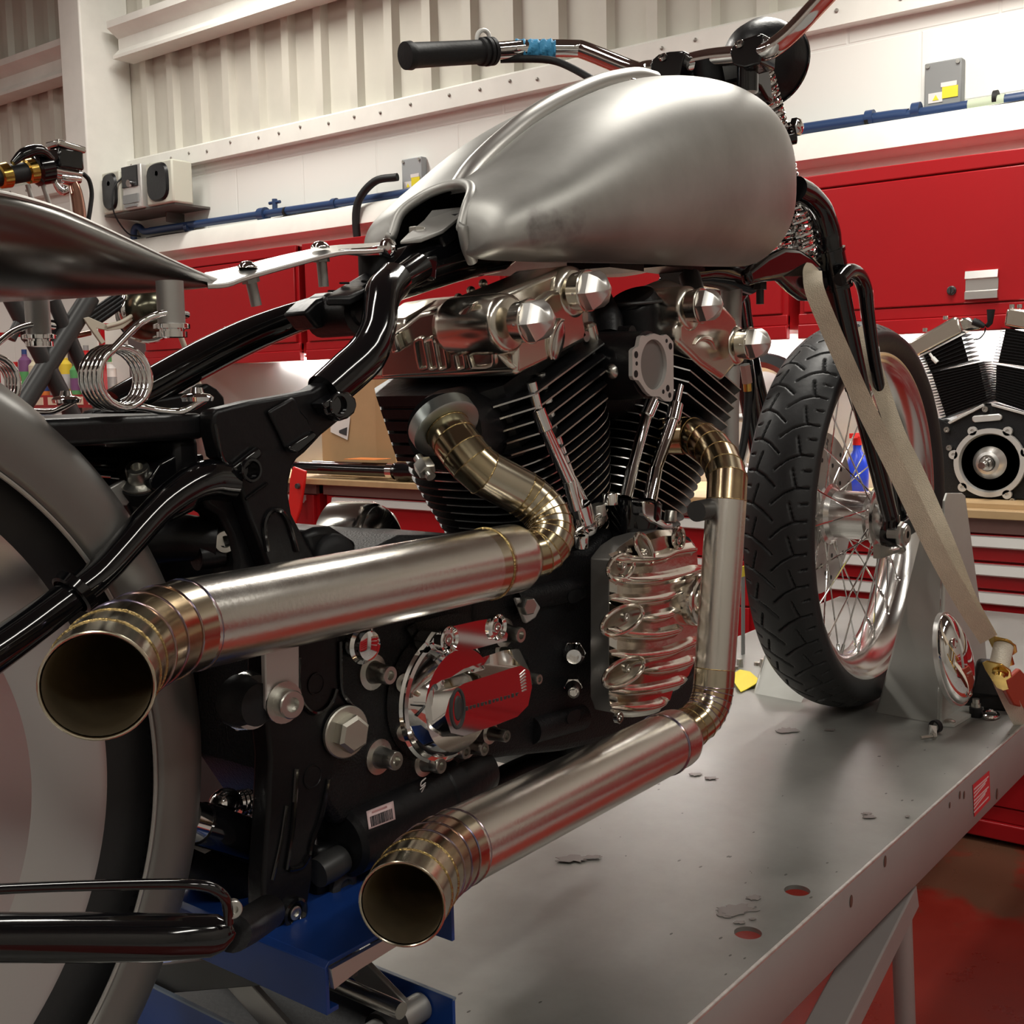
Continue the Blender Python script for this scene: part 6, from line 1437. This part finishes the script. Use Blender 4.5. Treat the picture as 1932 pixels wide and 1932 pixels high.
# raw steel front downtube and hoses by the front cylinder
tubepx([(1382,500),(1378,600),(1374,760),(1372,920),(1365,1050)],[0,0,0,0,0],[.0155]*5,'front_downtube',M['steel'],label='bare steel front downtube')
tubepx([(1410,690),(1412,740),(1408,800),(1400,850),(1385,900)],[.03]*5,[.006]*5,'brake_hose',M['rubber'])
tubepx([(1405,688),(1410,722)],[.03]*2,[.0085]*2,'hose_fitting',M['zinc'],k=0,n=6); tubepx([(1410,722),(1411,738)],[.03]*2,[.0065]*2,'hose_ferrule',M['gold'],k=0)
tubepx([(1222,560),(1255,552),(1285,566),(1298,585)],[-.03,-.03,-.035,-.04],[.014,.016,.015,.012],'engine_top_mount',M['steel'])
tubepx([(1300,520),(1308,545),(1318,560)],[-.02,-.03,-.04],[.014,.014,.010],'engine_top_mount',M['darkgrey'])
# side stand at lower left
def sdp(px,py,z=.63): return dep(px,py,z)
mb=MB(); rows=[]
prof_=[(0,0),(0,1)]
L_=[( -60,1722),(150,1722),(330,1724),(410,1726),(435,1740),(446,1760)]
Lb=[( -60,1816),(150,1815),(300,1813),(400,1805),(425,1793),(440,1775)]
for (a,b),(c,d_) in zip(L_,Lb):
    P_=sdp(a,b); Q_=sdp(c,d_); mid=(P_+Q_)/2; up=(P_-Q_)/2; fw=V(_f)*(up.length*.8)
    rows.append([mid+up*math.sin(t)+fw*(-math.cos(t)) for t in [2*PI*k/20 for k in range(20)]])
mb.grid(rows,closed_v=True); mb.f.append(tuple(5*20+j for j in range(20))); mb.mi.append(0); ss=part(mb,'side_stand',M['black'],ang=60,label='thick black side stand tube at lower left')
mb=MB(); mb.tube([sdp(-60,1680,.60),sdp(100,1673,.60),sdp(280,1668,.60),sdp(380,1670,.60),sdp(420,1688,.605),sdp(430,1715,.615),sdp(432,1740,.62)],.0028,10,k=4); part(mb,'stand_loop',M['black'],ss)
mb=MB(); bolt(mb,sdp(437,1712,.62),(-.4,-.9,0),.005,.004); part(mb,'stand_screw',M['zinc'],ss)
mb=MB(); mb.tube([sdp(440,1762,.64),sdp(470,1745,.70),sdp(505,1722,.80)],[.010,.011,.012],16,k=2); part(mb,'stand_pivot',M['satin_black'],ss)

# ================= blue bench jack =================
jack=thing('scissor_jack','blue painted scissor jack standing on the bench under the black lower frame','jack',(.65,0,ZT))
def jp(pts,y,t,nm,m='blue',par=None,bev=.0015):
    mb=MB(); mb.prism([vy(a,b,y) for a,b in pts],(0,t,0)); return mb.build(nm,M[m],par or jack,bevel=bev)
xa,xb_,yn,yfar,zt_=.547,.690,-.170,.16,.8125
def chan(x0,x1,y0,y1,zt,zb,nm,m,up=False,th=.0035,lip=.012):
    mb=MB()
    if up: sec=[(x0,zt),(x0,zb),(x1,zb),(x1,zt),(x1-th,zt),(x1-th,zb+th),(x0+th,zb+th),(x0+th,zt)]
    else: sec=[(x0,zb),(x0,zt-.004),(x0+.004,zt),(x1-.004,zt),(x1,zt-.004),(x1,zb),(x1-th,zb),(x1-th,zt-th),(x0+th,zt-th),(x0+th,zb+th),(x0+lip,zb+th),(x0+lip,zb)]
    mb.prism([V((x,y0,z)) for x,z in sec],(0,y1-y0,0)); return mb.build(nm,m,jack,bevel=.0005)
chan(xa,xb_,yn,yfar,zt_,zt_-.040,'saddle_channel',M['blue'])
mb=MB(); mb.prism([V((xa+.002,yn-.0005,zt_-.004)),V((xa+.075,yn-.0005,zt_-.004)),V((xa+.075,yn-.0005,zt_-.014)),V((xa+.03,yn-.0005,zt_-.016)),V((xa+.004,yn-.0005,zt_-.020))],(0,-.004,0)); mb.build('latch_strip',M['zinc'],jack)
mb=MB(); bolt(mb,V((xa+.088,yn+.002,zt_-.012)),(.05,-1,0),.0075,.010,washer=.010); mb.build('latch_bolt',M['zinc'],jack)
chan(.583,.727,-.136,.20,ZT+.045,ZT+.001,'base_channel',M['blue'],up=True)
for x0,nm in ((.5828,'a'),(.7238,'b')):
    mb=MB(); mb.bb((x0,-.1365,ZT+.0435),(x0+.0038,.2005,ZT+.0455)); mb.build('worn_edge',mat('worn_blue_edge',(.20,.24,.30),.5),jack)
mb=MB(); mb.bb((.587,-.13,ZT+.0046),(.723,.19,ZT+.006)); mb.build('base_dark_sheet',M['rubber'],jack)  # black sheet added to darken the inside of the blue base channel
def arm(y0,z0,y1,z1,x,m):
    A=V((x,y0,z0)); B=V((x,y1,z1)); d=(B-A).normalized(); R=Matrix((d,V((1,0,0)),d.cross(V((1,0,0))))).transposed(); mb=MB(); mb.box((A+B)/2,((B-A).length,.006,.026),R); mb.build('scissor_arm',m,jack,bevel=.001)
for x in (.600,.704):
    arm(.14,zt_-.020,-.10,ZT+.026,x,M['steel']); arm(-.15,zt_-.022,.16,ZT+.026,x-.008,M['darkgrey'])
mb=MB(); mb.cyl((.588,-.10,ZT+.028),(.722,-.10,ZT+.028),.0125); mb.build('roller',M['steel'],jack)
mb=MB(); mb.lathe((.668,-.10,ZT+.028),(1,0,0),[(0,.0127),(0,.017),(.02,.017),(.02,.0127)],n=30); mb.build('roller_bush',M['rubber'],jack)
mb=MB(); mb.cyl((.645,-.15,ZT+.075),(.645,.16,ZT+.075),.007,n=16); mb.build('lead_screw',M['zinc'],jack)
# ================= tie-down straps =================
def strap(label,pts,w=.013,t=.0011,k=5,tw=None):
    P=smooth_path(pts,k); rows=[]
    for i,p in enumerate(P):
        d=(P[min(i+1,len(P)-1)]-P[max(i-1,0)]).normalized(); vw=(p-V(CAM)).normalized()
        s=d.cross(vw).normalized(); 
        if tw: s=(s+vw*tw(i/(len(P)-1))).normalized()
        n=d.cross(s).normalized()
        rows.append([p+s*w+n*t,p+s*w*.4+n*t*1.15,p-s*w*.4+n*t*1.15,p-s*w+n*t,p-s*w-n*t,p+s*w-n*t])
    mb=MB(); mb.grid(rows,closed_v=True); n=6; mb.f.append(tuple(range(n))); mb.f.append(tuple((len(rows)-1)*n+j for j in range(n-1,-1,-1))); mb.mi+=[0,0]
    return mb
t=thing('tie_down_strap','beige webbing tie-down strap with gold ratchet, looped round the right fork leg','strap',dep(1862,1204,1.74))
m=strap('',[vy(1553,497,-.030),vy(1536,505,-.075),vy(1533,520,-.100),vy(1542,562,-.118),vy(1590,674,-.140),vy(1636,776,-.160),vy(1696,896,-.195),vy(1762,1032,-.235),vy(1818,1134,-.262),vy(1864,1206,-.280)])
m.build('webbing',M['strap'],t,ang=50)
m=strap('',[vy(1538,502,-.045),vy(1548,497,-.02),vy(1566,508,.02)]); 
# ratchet
def rp(px,py,d=0): return vy(px,py,-.284+d)
ax_=(rp(1899,1290)-rp(1862,1204)).normalized(); sd=V((.82,-.30,.48)).normalized(); sd=(rp(1895,1232)-rp(1862,1250)).normalized(); sd=(sd-ax_*sd.dot(ax_)).normalized(); nn=ax_.cross(sd).normalized()
if nn.y>0: nn=-nn
rc_=rp(1880,1242)
for s in (-1,1):
    m=MB(); c=rc_+sd*(.020*s); pts=[c+ax_*a+nn*b for a,b in ((-.030,-.004),(-.025,.017),(-.008,.026),(.012,.024),(.026,.014),(.056,.012),(.064,.002),(.056,-.007),(.0,-.012),(-.022,-.012))]
    m.prism(pts,sd*(.0025*s)); m.build('ratchet_side',M['gold'],t,bevel=.0008)
    m=MB(); m.lathe(c+nn*.010+sd*(.002*s),sd*s,[(0,.012),(.003,.012),(.004,.008),(.009,.007),(.009,.0001)],n=18); m.build('ratchet_gear',M['gold'],t)
m=MB(); m.cyl(rc_-sd*.0195+nn*.008-ax_*.006,rc_+sd*.0195+nn*.008-ax_*.006,.0145,n=28); m.build('wound_webbing',mat('clean_webbing',(.66,.60,.50),.8,bump=.4,bscale=500),t)
for a,b,r in ((.022,.006,.0045),(.044,.002,.004)):
    m=MB(); m.cyl(rc_-sd*.022+ax_*a+nn*b,rc_+sd*.022+ax_*a+nn*b,r,n=14); m.build('ratchet_pin',M['gold'],t)
m=MB(); q0=rp(1902,1284); m.prism([rp(1893,1291,-.004),rp(1925,1262,-.004),rp(1960,1300,-.004),rp(1960,1345,-.004),rp(1914,1330,-.004)],(0,.008,0)); m.build('ratchet_handle',mat('orange_handle',(.36,.045,.02),.55),t,bevel=.002)
m=strap('',[rp(1880,1262,.008),rp(1896,1300,.010),rp(1920,1350,.004),vy(1960,1420,-.291),vy(1985,1450,-.2925)]); m.build('strap_tail',mat('clean_webbing',(.66,.60,.50)),t)
t=thing('tie_down_strap','second beige webbing strap emerging from behind the right fork leg and crossing the first one','strap',vy(1864,1206,-.272))
m=strap('',[vy(1620,618,-.060),vy(1642,674,-.085),vy(1668,752,-.110),vy(1695,826,-.140),vy(1733,904,-.175),vy(1786,1028,-.228),vy(1826,1130,-.256),vy(1866,1204,-.273)]); m.build('webbing',M['strap'],t,ang=50)

# ================= spare engine on the worktop =================
t=thing('spare_engine','black v-twin engine with silver ring housing standing on the worktop at right','engine',vx(1866,950,3.3))
XE=3.24
def ep(a,b,x=XE): return vx(1700+a/4.392,560+b/4.392,x)
def eplate(pts,x,th,nm,m,bev=.003,par=None):
    mb=MB(); P=[ep(a,b,x) for a,b in pts]
    for p in P: p.z=max(p.z,.8972)
    mb.prism(P,(th,0,0)); return mb.build(nm,M[m],par or t,bevel=bev)
eplate([(300,1000),(390,1045),(700,885),(760,885),(1060,975),(1180,1060),(1180,1600),(1100,1735),(350,1735),(330,1500)],XE+.01,.16,'crankcase','case_black')
cxp=(720,1000)
def cylfins(L0,L1,R0,R1,n,th,nm):
    mb=MB()
    def q(a,b,f): return (a[0]+(b[0]-a[0])*f,a[1]+(b[1]-a[1])*f)
    ml=[];
    core=[]
    for i in range(n):
        f=i/(n-1); l=q(L0,L1,f); r=q(R0,R1,f); g=5
        mb.prism([ep(l[0],l[1]-g),ep(r[0],r[1]-g),ep(r[0],r[1]+g*.2),ep(l[0],l[1]+g*.2)],(th,0,0))
    k=.10
    i4=[(q(L0,R0,k)),(q(L0,R0,1-k)),(q(L1,R1,1-k)),(q(L1,R1,k))]
    mb.prism([ep(a,b,XE+.012) for a,b in i4],(th-.02,0,0))
    return mb.build(nm,M['satin_black'],t)
cylfins((205,640),(330,1010),(690,540),(760,850),17,.07,'cylinder_barrel')
cylfins((150,505),(205,630),(540,305),(600,525),7,.06,'cylinder_head')
cylfins((745,560),(745,850),(1200,640),(1130,980),15,.07,'cylinder_barrel')
cylfins((825,260),(760,540),(1240,330),(1215,600),12,.06,'cylinder_head')
eplate([(50,385),(80,365),(430,165),(470,170),(510,285),(490,305),(125,495),(90,480)],XE,.07,'rocker_cover','nickel',.006)
eplate([(470,172),(560,170),(640,215),(660,265),(512,285)],XE+.04,.10,'rocker_cover_end','chrome_dull',.006)
eplate([(850,240),(870,105),(900,90),(1200,130),(1250,160),(1240,320),(1100,285)],XE,.07,'rocker_cover','nickel',.006)
for a,b in ((370,190),(200,290),(920,95),(985,95)):
    mb=MB(); p=ep(a,b,XE+.02); mb.cyl(p,p+V((0,0,.010)),.008,n=12); mb.build('cover_bolt',M['chrome'],t)
eplate([(385,1040),(400,1055),(690,905),(680,885)],XE-.002,.02,'cylinder_base','alu_satin',.001)
eplate([(745,882),(750,905),(1060,990),(1066,968)],XE-.002,.02,'cylinder_base','alu_satin',.001)
eplate([(585,1000),(600,985),(810,968),(835,985),(835,1010),(815,1024),(610,1042),(588,1028)],XE,.01,'number_pad','alu_satin',.003)
c=ep(735,1375); rr_=.092
mb=MB(); mb.lathe(c+V((.005,0,0)),(-1,0,0),[(0,rr_*.82),(0,rr_),(.014,rr_),(.014,rr_*.86),(.010,rr_*.84)],n=60,close=True); mb.build('primary_ring',M['alu_satin'],t)
for a in (18,62,118,168,225,300):
    q=c+V((-.008,math.cos(math.radians(a))*-rr_*1.04,math.sin(math.radians(a))*rr_*1.04)); mb=MB(); mb.lathe(q,(-1,0,0),[(-.01,.012),(.001,.012),(.001,.005),(-.003,.005),(-.003,.0001)],n=20); mb.build('ring_lug',M['alu_satin'],t)
mb=MB(); mb.lathe(c+V((.012,0,0)),(-1,0,0),[(0,.0001),(0,rr_*.82),(.002,rr_*.82),(.002,.0001)],n=40); mb.build('ring_back',M['case_black'],t)
mb=MB(); mb.lathe(c+V((.0,0,0)),(-1,0,0),[(0,.044),(.020,.030),(.022,.022),(.014,.020),(.014,.0001)],n=40); mb.build('bearing_hub',M['alu'],t)
mb=MB(); s0=c+V((0,0,0)); mb.tube([s0,s0+V((-.03,.0,-.001)),s0+V((-.031,0,-.001)),s0+V((-.05,.0,-.002)),s0+V((-.051,0,-.002)),s0+V((-.075,0,-.003))],[.019,.019,.014,.014,.009,.009],22); mb.build('sprocket_shaft',M['chrome_dull'],t)
for a,b in ((705,930),(388,1100),(407,1250),(797,1710),(930,1690)):
    mb=MB(); bolt(mb,ep(a,b,XE+.008),(-1,0,0),.008,.012); mb.build('case_bolt',M['zinc'],t)
mb=MB(); mb.cyl(ep(300,545,XE),ep(262,505,XE),.006); mb.cyl(ep(262,505,XE),ep(238,468,XE),.0035); mb.build('spark_plug',M['white'],t)
mb=MB(); mb.tube([ep(600,205,XE-.01),ep(640,220,XE-.01),ep(690,245,XE-.01)],[.010,.010,.006],12); mb.build('plug_cap',M['rubber'],t)
mb=MB(); mb.tube([ep(745,105,XE-.01),ep(742,160,XE-.01),ep(738,215,XE-.01),ep(715,240,XE)],[.011,.009,.007,.006],12); mb.build('plug_cap',M['rubber'],t)
mb=MB(); mb.tube([ep(700,255,XE),ep(690,300,XE),ep(650,345,XE),ep(600,355,XE)],.002,8,k=3); mb.build('plug_lead',M['rubber'],t)
# ply board it stands on
mb=MB(); a=ep(330,1735,3.2); mb.bb((3.12,-.30,.8845),(3.45,a.y+.01,.8965)); tag(mb.build('plywood_board',M['wood']),'pale plywood board under the spare engine on the worktop','board')
# second wheel-like cover between header and tyre (spare rim on the worktop)
t=thing('wheel_assembly','dark spare wheel leaning on the worktop behind the front header pipe','wheel',vx(1440,900,3.2))
c=vx(1440,790,3.25)
mb=MB(); mb.lathe(c,(-1,.12,.1),[(0,.165),(.012,.19),(.03,.195),(.05,.19),(.06,.165)],n=60,close=True); mb.build('tyre',M['rubber'],t)
mb=MB(); mb.lathe(c,(-1,.12,.1),[(.005,.150),(.0,.166),(.06,.166),(.055,.150),(.03,.140)],n=60,close=True); mb.build('rim',M['chrome_dull'],t)
mb=MB(); mb.lathe(c,(-1,.12,.1),[(.0,.03),(.06,.03)],n=24); mb.build('hub',M['steel'],t)
for k in range(5):
    a=2*PI*k/5; mb=MB(); x,y,d=basis(V((-1,.12,.1))); q=c+d*.03; r_=x*math.cos(a)+y*math.sin(a); mb.tube([q+r_*.025,q+r_*.150],[.014,.010],10); mb.build('rim_spoke',M['steel'],t)
# blue spray bottle seen through the front wheel
t=thing('spray_bottle','bright blue plastic bottle on the worktop seen through the front wheel spokes','bottle',vx(1618,868,3.25))
c=vx(1617,872,3.25); c=V((c.x,c.y,.886))
mb=MB(); mb.lathe(c,(0,0,1),[(0,.0001),(0,.030),(.004,.033),(.09,.033),(.12,.022),(.135,.012),(.15,.012)],n=26); mb.build('body',mat('blue_plastic',(.02,.06,.62),.3),t)
mb=MB(); mb.cyl(c+V((0,0,.15)),c+V((0,0,.175)),.013); mb.box(c+V((-.02,0,.178)),(.05,.012,.014)); mb.build('cap',mat('bright_red_plastic',(.6,.02,.01)),t)

# ================= second motorcycle, behind on the left =================
Y2=1.2
b2=thing('motorcycle','second motorcycle with gold-collared grip and dark girder forks parked behind the seat pan','motorcycle',(1.2,1.2,0))
def v2(x,y,dy=0): return vy(x,y,Y2+dy)
def p2(mb,nm,m,**k): return mb.build(nm,m if not isinstance(m,str) else M[m],b2,**k)
g0,g1=v2(-60,343),v2(62,322); gd=(g1-g0).normalized(); L=(g1-g0).length
mb=MB(); mb.lathe(g0,gd,[(0,.017),(L*.95,.017)],n=26); p2(mb,'grip','rubber')
for f in (.55,.98):
    mb=MB(); mb.lathe(g0+gd*L*f,gd,[(-.012,.017),(-.010,.021),(.006,.022),(.010,.018)],n=28,close=True); p2(mb,'gold_collar','gold')
mb=MB(); mb.lathe(v2(62,322),gd,[(0,.0001),(0,.020),(.006,.028),(.03,.028),(.036,.020)],n=28); p2(mb,'throttle_housing','black')
mb=MB(); mb.tube([v2(24,308,-.03),v2(45,290,-.03),v2(75,283,-.03),v2(98,300,-.02)],[.005,.010,.010,.006],14,k=3); p2(mb,'lever_guard','black')
mb=MB(); c=v2(124,302); mb.box(c,(.050,.040,.036)); p2(mb,'brake_reservoir','black',bevel=.004)
mb=MB(); c=v2(124,279); mb.box(c,(.056,.046,.012),Matrix.Rotation(.12,3,'Y')); p2(mb,'reservoir_cap','chrome_dull',bevel=.003)
mb=MB(); mb.tube([v2(80,318),v2(115,325),v2(150,330)],[.012,.012,.010],16); p2(mb,'handlebar','chrome')
mb=MB(); mb.tube([v2(101,327),v2(104,345),v2(116,360),v2(124,357)],[.006,.005,.008,.009],14,k=4); p2(mb,'lever_pivot','chrome')
mb=MB(); mb.tube([v2(112,335),v2(130,338),v2(150,338)],[.010,.012,.008],14); p2(mb,'bar_clamp','chrome')
mb=MB(); mb.tube([v2(135,338),v2(143,360),v2(150,400),v2(154,460),v2(170,560)],[.008,.011,.012,.012,.012],16,k=3); p2(mb,'riser',mat('copper_chrome',(.38,.20,.15),.2,1))
mb=MB(); mb.tube([v2(157,328),v2(168,340),v2(173,365),v2(170,395),v2(165,430),v2(160,500)],.0042,10,k=4); p2(mb,'brake_hose','rubber')
for a,b in (((52,348),(62,382)),((80,345),(93,385))):
    mb=MB(); mb.cyl(v2(*a),v2(*b),.0045); p2(mb,'cable_rod','steel')
# forks and frame
for a,b,r in (((20,560),(125,760),.016),((100,565),(185,760),.013),((60,560),(20,640),.010)):
    mb=MB(); A=v2(*a);B=v2(*b); d=(B-A).normalized(); e=A+d*((A.z-.35)/-d.z) if d.z<0 and r>.012 else B; mb.tube([A,e],[r,r*.9],16); p2(mb,'girder_leg','darkgrey')
mb=MB(); mb.prism([v2(x,y) for x,y in ((50,610),(90,602),(125,606),(122,648),(80,662),(55,640))],(0,.03,0)); p2(mb,'fork_plate','satin_black',bevel=.003)
mb=MB(); mb.prism([v2(x,y,-.02) for x,y in ((158,600),(168,598),(200,612),(228,608),(254,592),(256,600),(232,620),(205,624),(182,619),(199,645),(192,650),(168,616))],(0,.005,0)); p2(mb,'beige_bracket',mat('beige_paint',(.50,.45,.36),.5),bevel=.001)
mb=MB(); mb.tube([v2(68,628),v2(105,635),v2(140,634),v2(170,628)],.005,10,k=4); p2(mb,'copper_pipe',mat('copper_chrome',(.38,.20,.15)))
mb=MB(); mb.tube([v2(200,616,-.02),v2(228,608,-.02),v2(248,596,-.02),v2(256,588,-.02)],.004,10,k=4); p2(mb,'copper_pipe',mat('beige_paint',(.5,.45,.36)))
for k in range(4):
    mb=MB(); mb.tube([v2(160+7*k,598+4*k),v2(222+5*k,556+5*k)],.006,10); p2(mb,'cooler_fin','satin_black')
c=v2(272,586); hd=V((.75,.62,-.1)).normalized()
mb=MB(); mb.lathe(c,hd,[(-.05,.0001),(-.047,.02),(-.03,.042),(-.005,.055),(.01,.057),(.02,.055)],n=36,); p2(mb,'headlight_bowl',mat('olive_bowl',(.09,.085,.06),.2,.9))
mb=MB(); mb.lathe(c,hd,[(.014,.054),(.014,.061),(.026,.061),(.026,.054)],n=36,close=True); p2(mb,'headlight_ring','chrome')
mb=MB(); mb.tube([v2(238,560),v2(232,585),v2(240,612)],[.008,.010,.008],12,k=3); p2(mb,'headlight_bracket','chrome')
mb=MB(); mb.cyl(v2(330,606),v2(384,748),.0055); p2(mb,'stay_rod',mat('beige_paint',(.5,.45,.36)))
mb=MB(); c=v2(336,738,.02); mb.lathe(c,(0,0,1),[(-.012,.0001),(-.010,.022),(.0,.028),(.012,.020),(.016,.0001)],n=30); p2(mb,'mirror_cap','chrome')
fw=v2(185,760); 
A=v2(20,560); B=v2(125,760); d=(B-A).normalized(); e=A+d*((A.z-.35)/-d.z)
mb=MB(); mb.lathe((e.x,Y2,.335),(0,1,0),[(-.03,.27),(-.05,.29),(-.04,.325),(0,.335),(.04,.325),(.05,.29),(.03,.27)],n=60,close=True); p2(mb,'front_tyre','tyre')
mb=MB(); mb.lathe((e.x,Y2,.335),(0,1,0),[(-.032,.262),(-.034,.274),(.034,.274),(.032,.262)],n=60,close=True); p2(mb,'front_rim','chrome_dull')
mb=MB(); mb.lathe((e.x,Y2,.335),(0,1,0),[(-.04,.0001),(-.04,.05),(-.02,.26),(.02,.26),(.04,.05),(.04,.0001)],n=40); p2(mb,'wheel_disc','darkgrey')
mb=MB(); mb.tube([v2(170,560),V((A.x-.35,Y2,.80)),V((A.x-1.0,Y2,.62)),V((A.x-1.35,Y2,.335))],[.018,.02,.02,.016],16,k=3); p2(mb,'frame_spine','darkgrey')
mb=MB(); mb.lathe((A.x-1.35,Y2,.335),(0,1,0),[(-.05,.22),(-.065,.26),(-.05,.325),(0,.335),(.05,.325),(.065,.26),(.05,.22)],n=60,close=True); mb.lathe((A.x-1.35,Y2,.335),(0,1,0),[(-.05,.0001),(-.05,.225),(.05,.225),(.05,.0001)],n=40); p2(mb,'rear_tyre','tyre')

# ================= parts rack far left =================
t=thing('parts_rack','red metal parts rack with coloured bottles standing at the foot of the white column','rack',(3.3,4.5,0))
ya_,yb_=4.02,4.98; zs=1.215
for z in (zs,.80,.40):
    mb=MB(); mb.bb((3.12,ya_,z-.05),(3.135,yb_,z+.012)); mb.bb((3.12,ya_,z-.012),(3.50,yb_,z)); mb.build('rack_shelf',M['red_cab'],t)
for y in (ya_,yb_-.02):
    mb=MB(); mb.bb((3.12,y,0),(3.14,y+.02,1.55)); mb.bb((3.48,y,0),(3.50,y+.02,1.55)); mb.bb((3.12,y,1.53),(3.50,y+.02,1.55)); mb.build('rack_frame',M['red_cab'],t)
mb=MB(); mb.bb((3.498,ya_,.2),(3.502,yb_,1.55)); mb.build('rack_back',mat('dark_rack_back',(.10,.07,.07),.6),t)
for k in range(8):
    mb=MB(); mb.bb((3.117,ya_+.06+k*.115,zs-.035),(3.120,ya_+.13+k*.115,zs+.002)); mb.build('shelf_label',mat('pale_label',(.75,.60,.45),.6),t)
cols=[('white',(.7,.68,.66)),('blue',(.03,.06,.20)),('red',(.55,.02,.02)),('green',(.10,.35,.12)),('yellow',(.75,.55,.05)),('grey',(.3,.3,.3)),('orange',(.7,.2,.04)),('cream',(.65,.58,.42)),('purple',(.20,.08,.20)),('silver',(.5,.5,.5))]
for k,(cn,cc_) in enumerate(cols):
    y=ya_+.07+k*.092; h=.13+.03*((k*7)%3)
    b=thing('bottle','%s %s on the upper shelf of the red parts rack'%(cn,'spray can' if k%2 else 'oil bottle'),'bottle',(3.2,y,zs),'bottles on the red parts rack')
    mb=MB(); mb.lathe((3.2,y,zs+.0005),(0,0,1),[(0,.0001),(0,.028),(.003,.031),(h,.031),(h+.02,.014),(h+.03,.014)],n=20); mb.build('bottle_body',mat('can_'+cn,cc_,.35),b)
    mb=MB(); mb.cyl((3.2,y,zs+h+.03),(3.2,y,zs+h+.055),.013,n=16); mb.build('bottle_cap',mat('can_'+cols[(k+3)%10][0],cols[(k+3)%10][1],.4),b)
    mb=MB(); mb.lathe((3.2,y,zs+h*.25),(0,0,1),[(0,.0315),(h*.45,.0315)],n=20,cap=False); mb.build('bottle_label',mat('can_'+cols[(k+5)%10][0],cols[(k+5)%10][1],.4),b)
for k,(nm,lb,w,h,m_) in enumerate((('carton','small red and brown carton on the middle shelf of the parts rack',.10,.13,'inkred'),('carton','plain cardboard carton beside the red carton on the parts rack',.09,.07,'card'),('black_box','black instrument box on the middle shelf of the parts rack',.10,.09,'darkgrey'),('tin','silver tin at the right of the middle shelf of the parts rack',.07,.08,'chrome_dull'),('carton','dark brown carton at the right end of the middle shelf',.14,.09,'ink'))):
    y=yb_-.10-k*.17; mb=MB(); mb.bb((3.14,y-w/2,.801),(3.30,y+w/2,.801+h)); tag(mb.build(nm,M[m_],bevel=.002),lb,'box' if 'tin' not in nm else 'tin')
# ================= lights =================
for i,(x,y,zl) in enumerate(LL):
    ld=bpy.data.lights.new('fluorescent_light','AREA'); ld.shape='RECTANGLE'; ld.size=1.5; ld.size_y=.25; ld.energy=LE[i]; ld.color=(1,.96,.88)
    lo=bpy.data.objects.new('fluorescent_light',ld); C.objects.link(lo); lo.location=(x,y,zl-.05)
w=bpy.data.worlds.new('world'); SC.world=w; w.use_nodes=True; w.node_tree.nodes['Background'].inputs[0].default_value=(.5,.47,.43,1); w.node_tree.nodes['Background'].inputs[1].default_value=.15
SC.view_settings.exposure=0.0
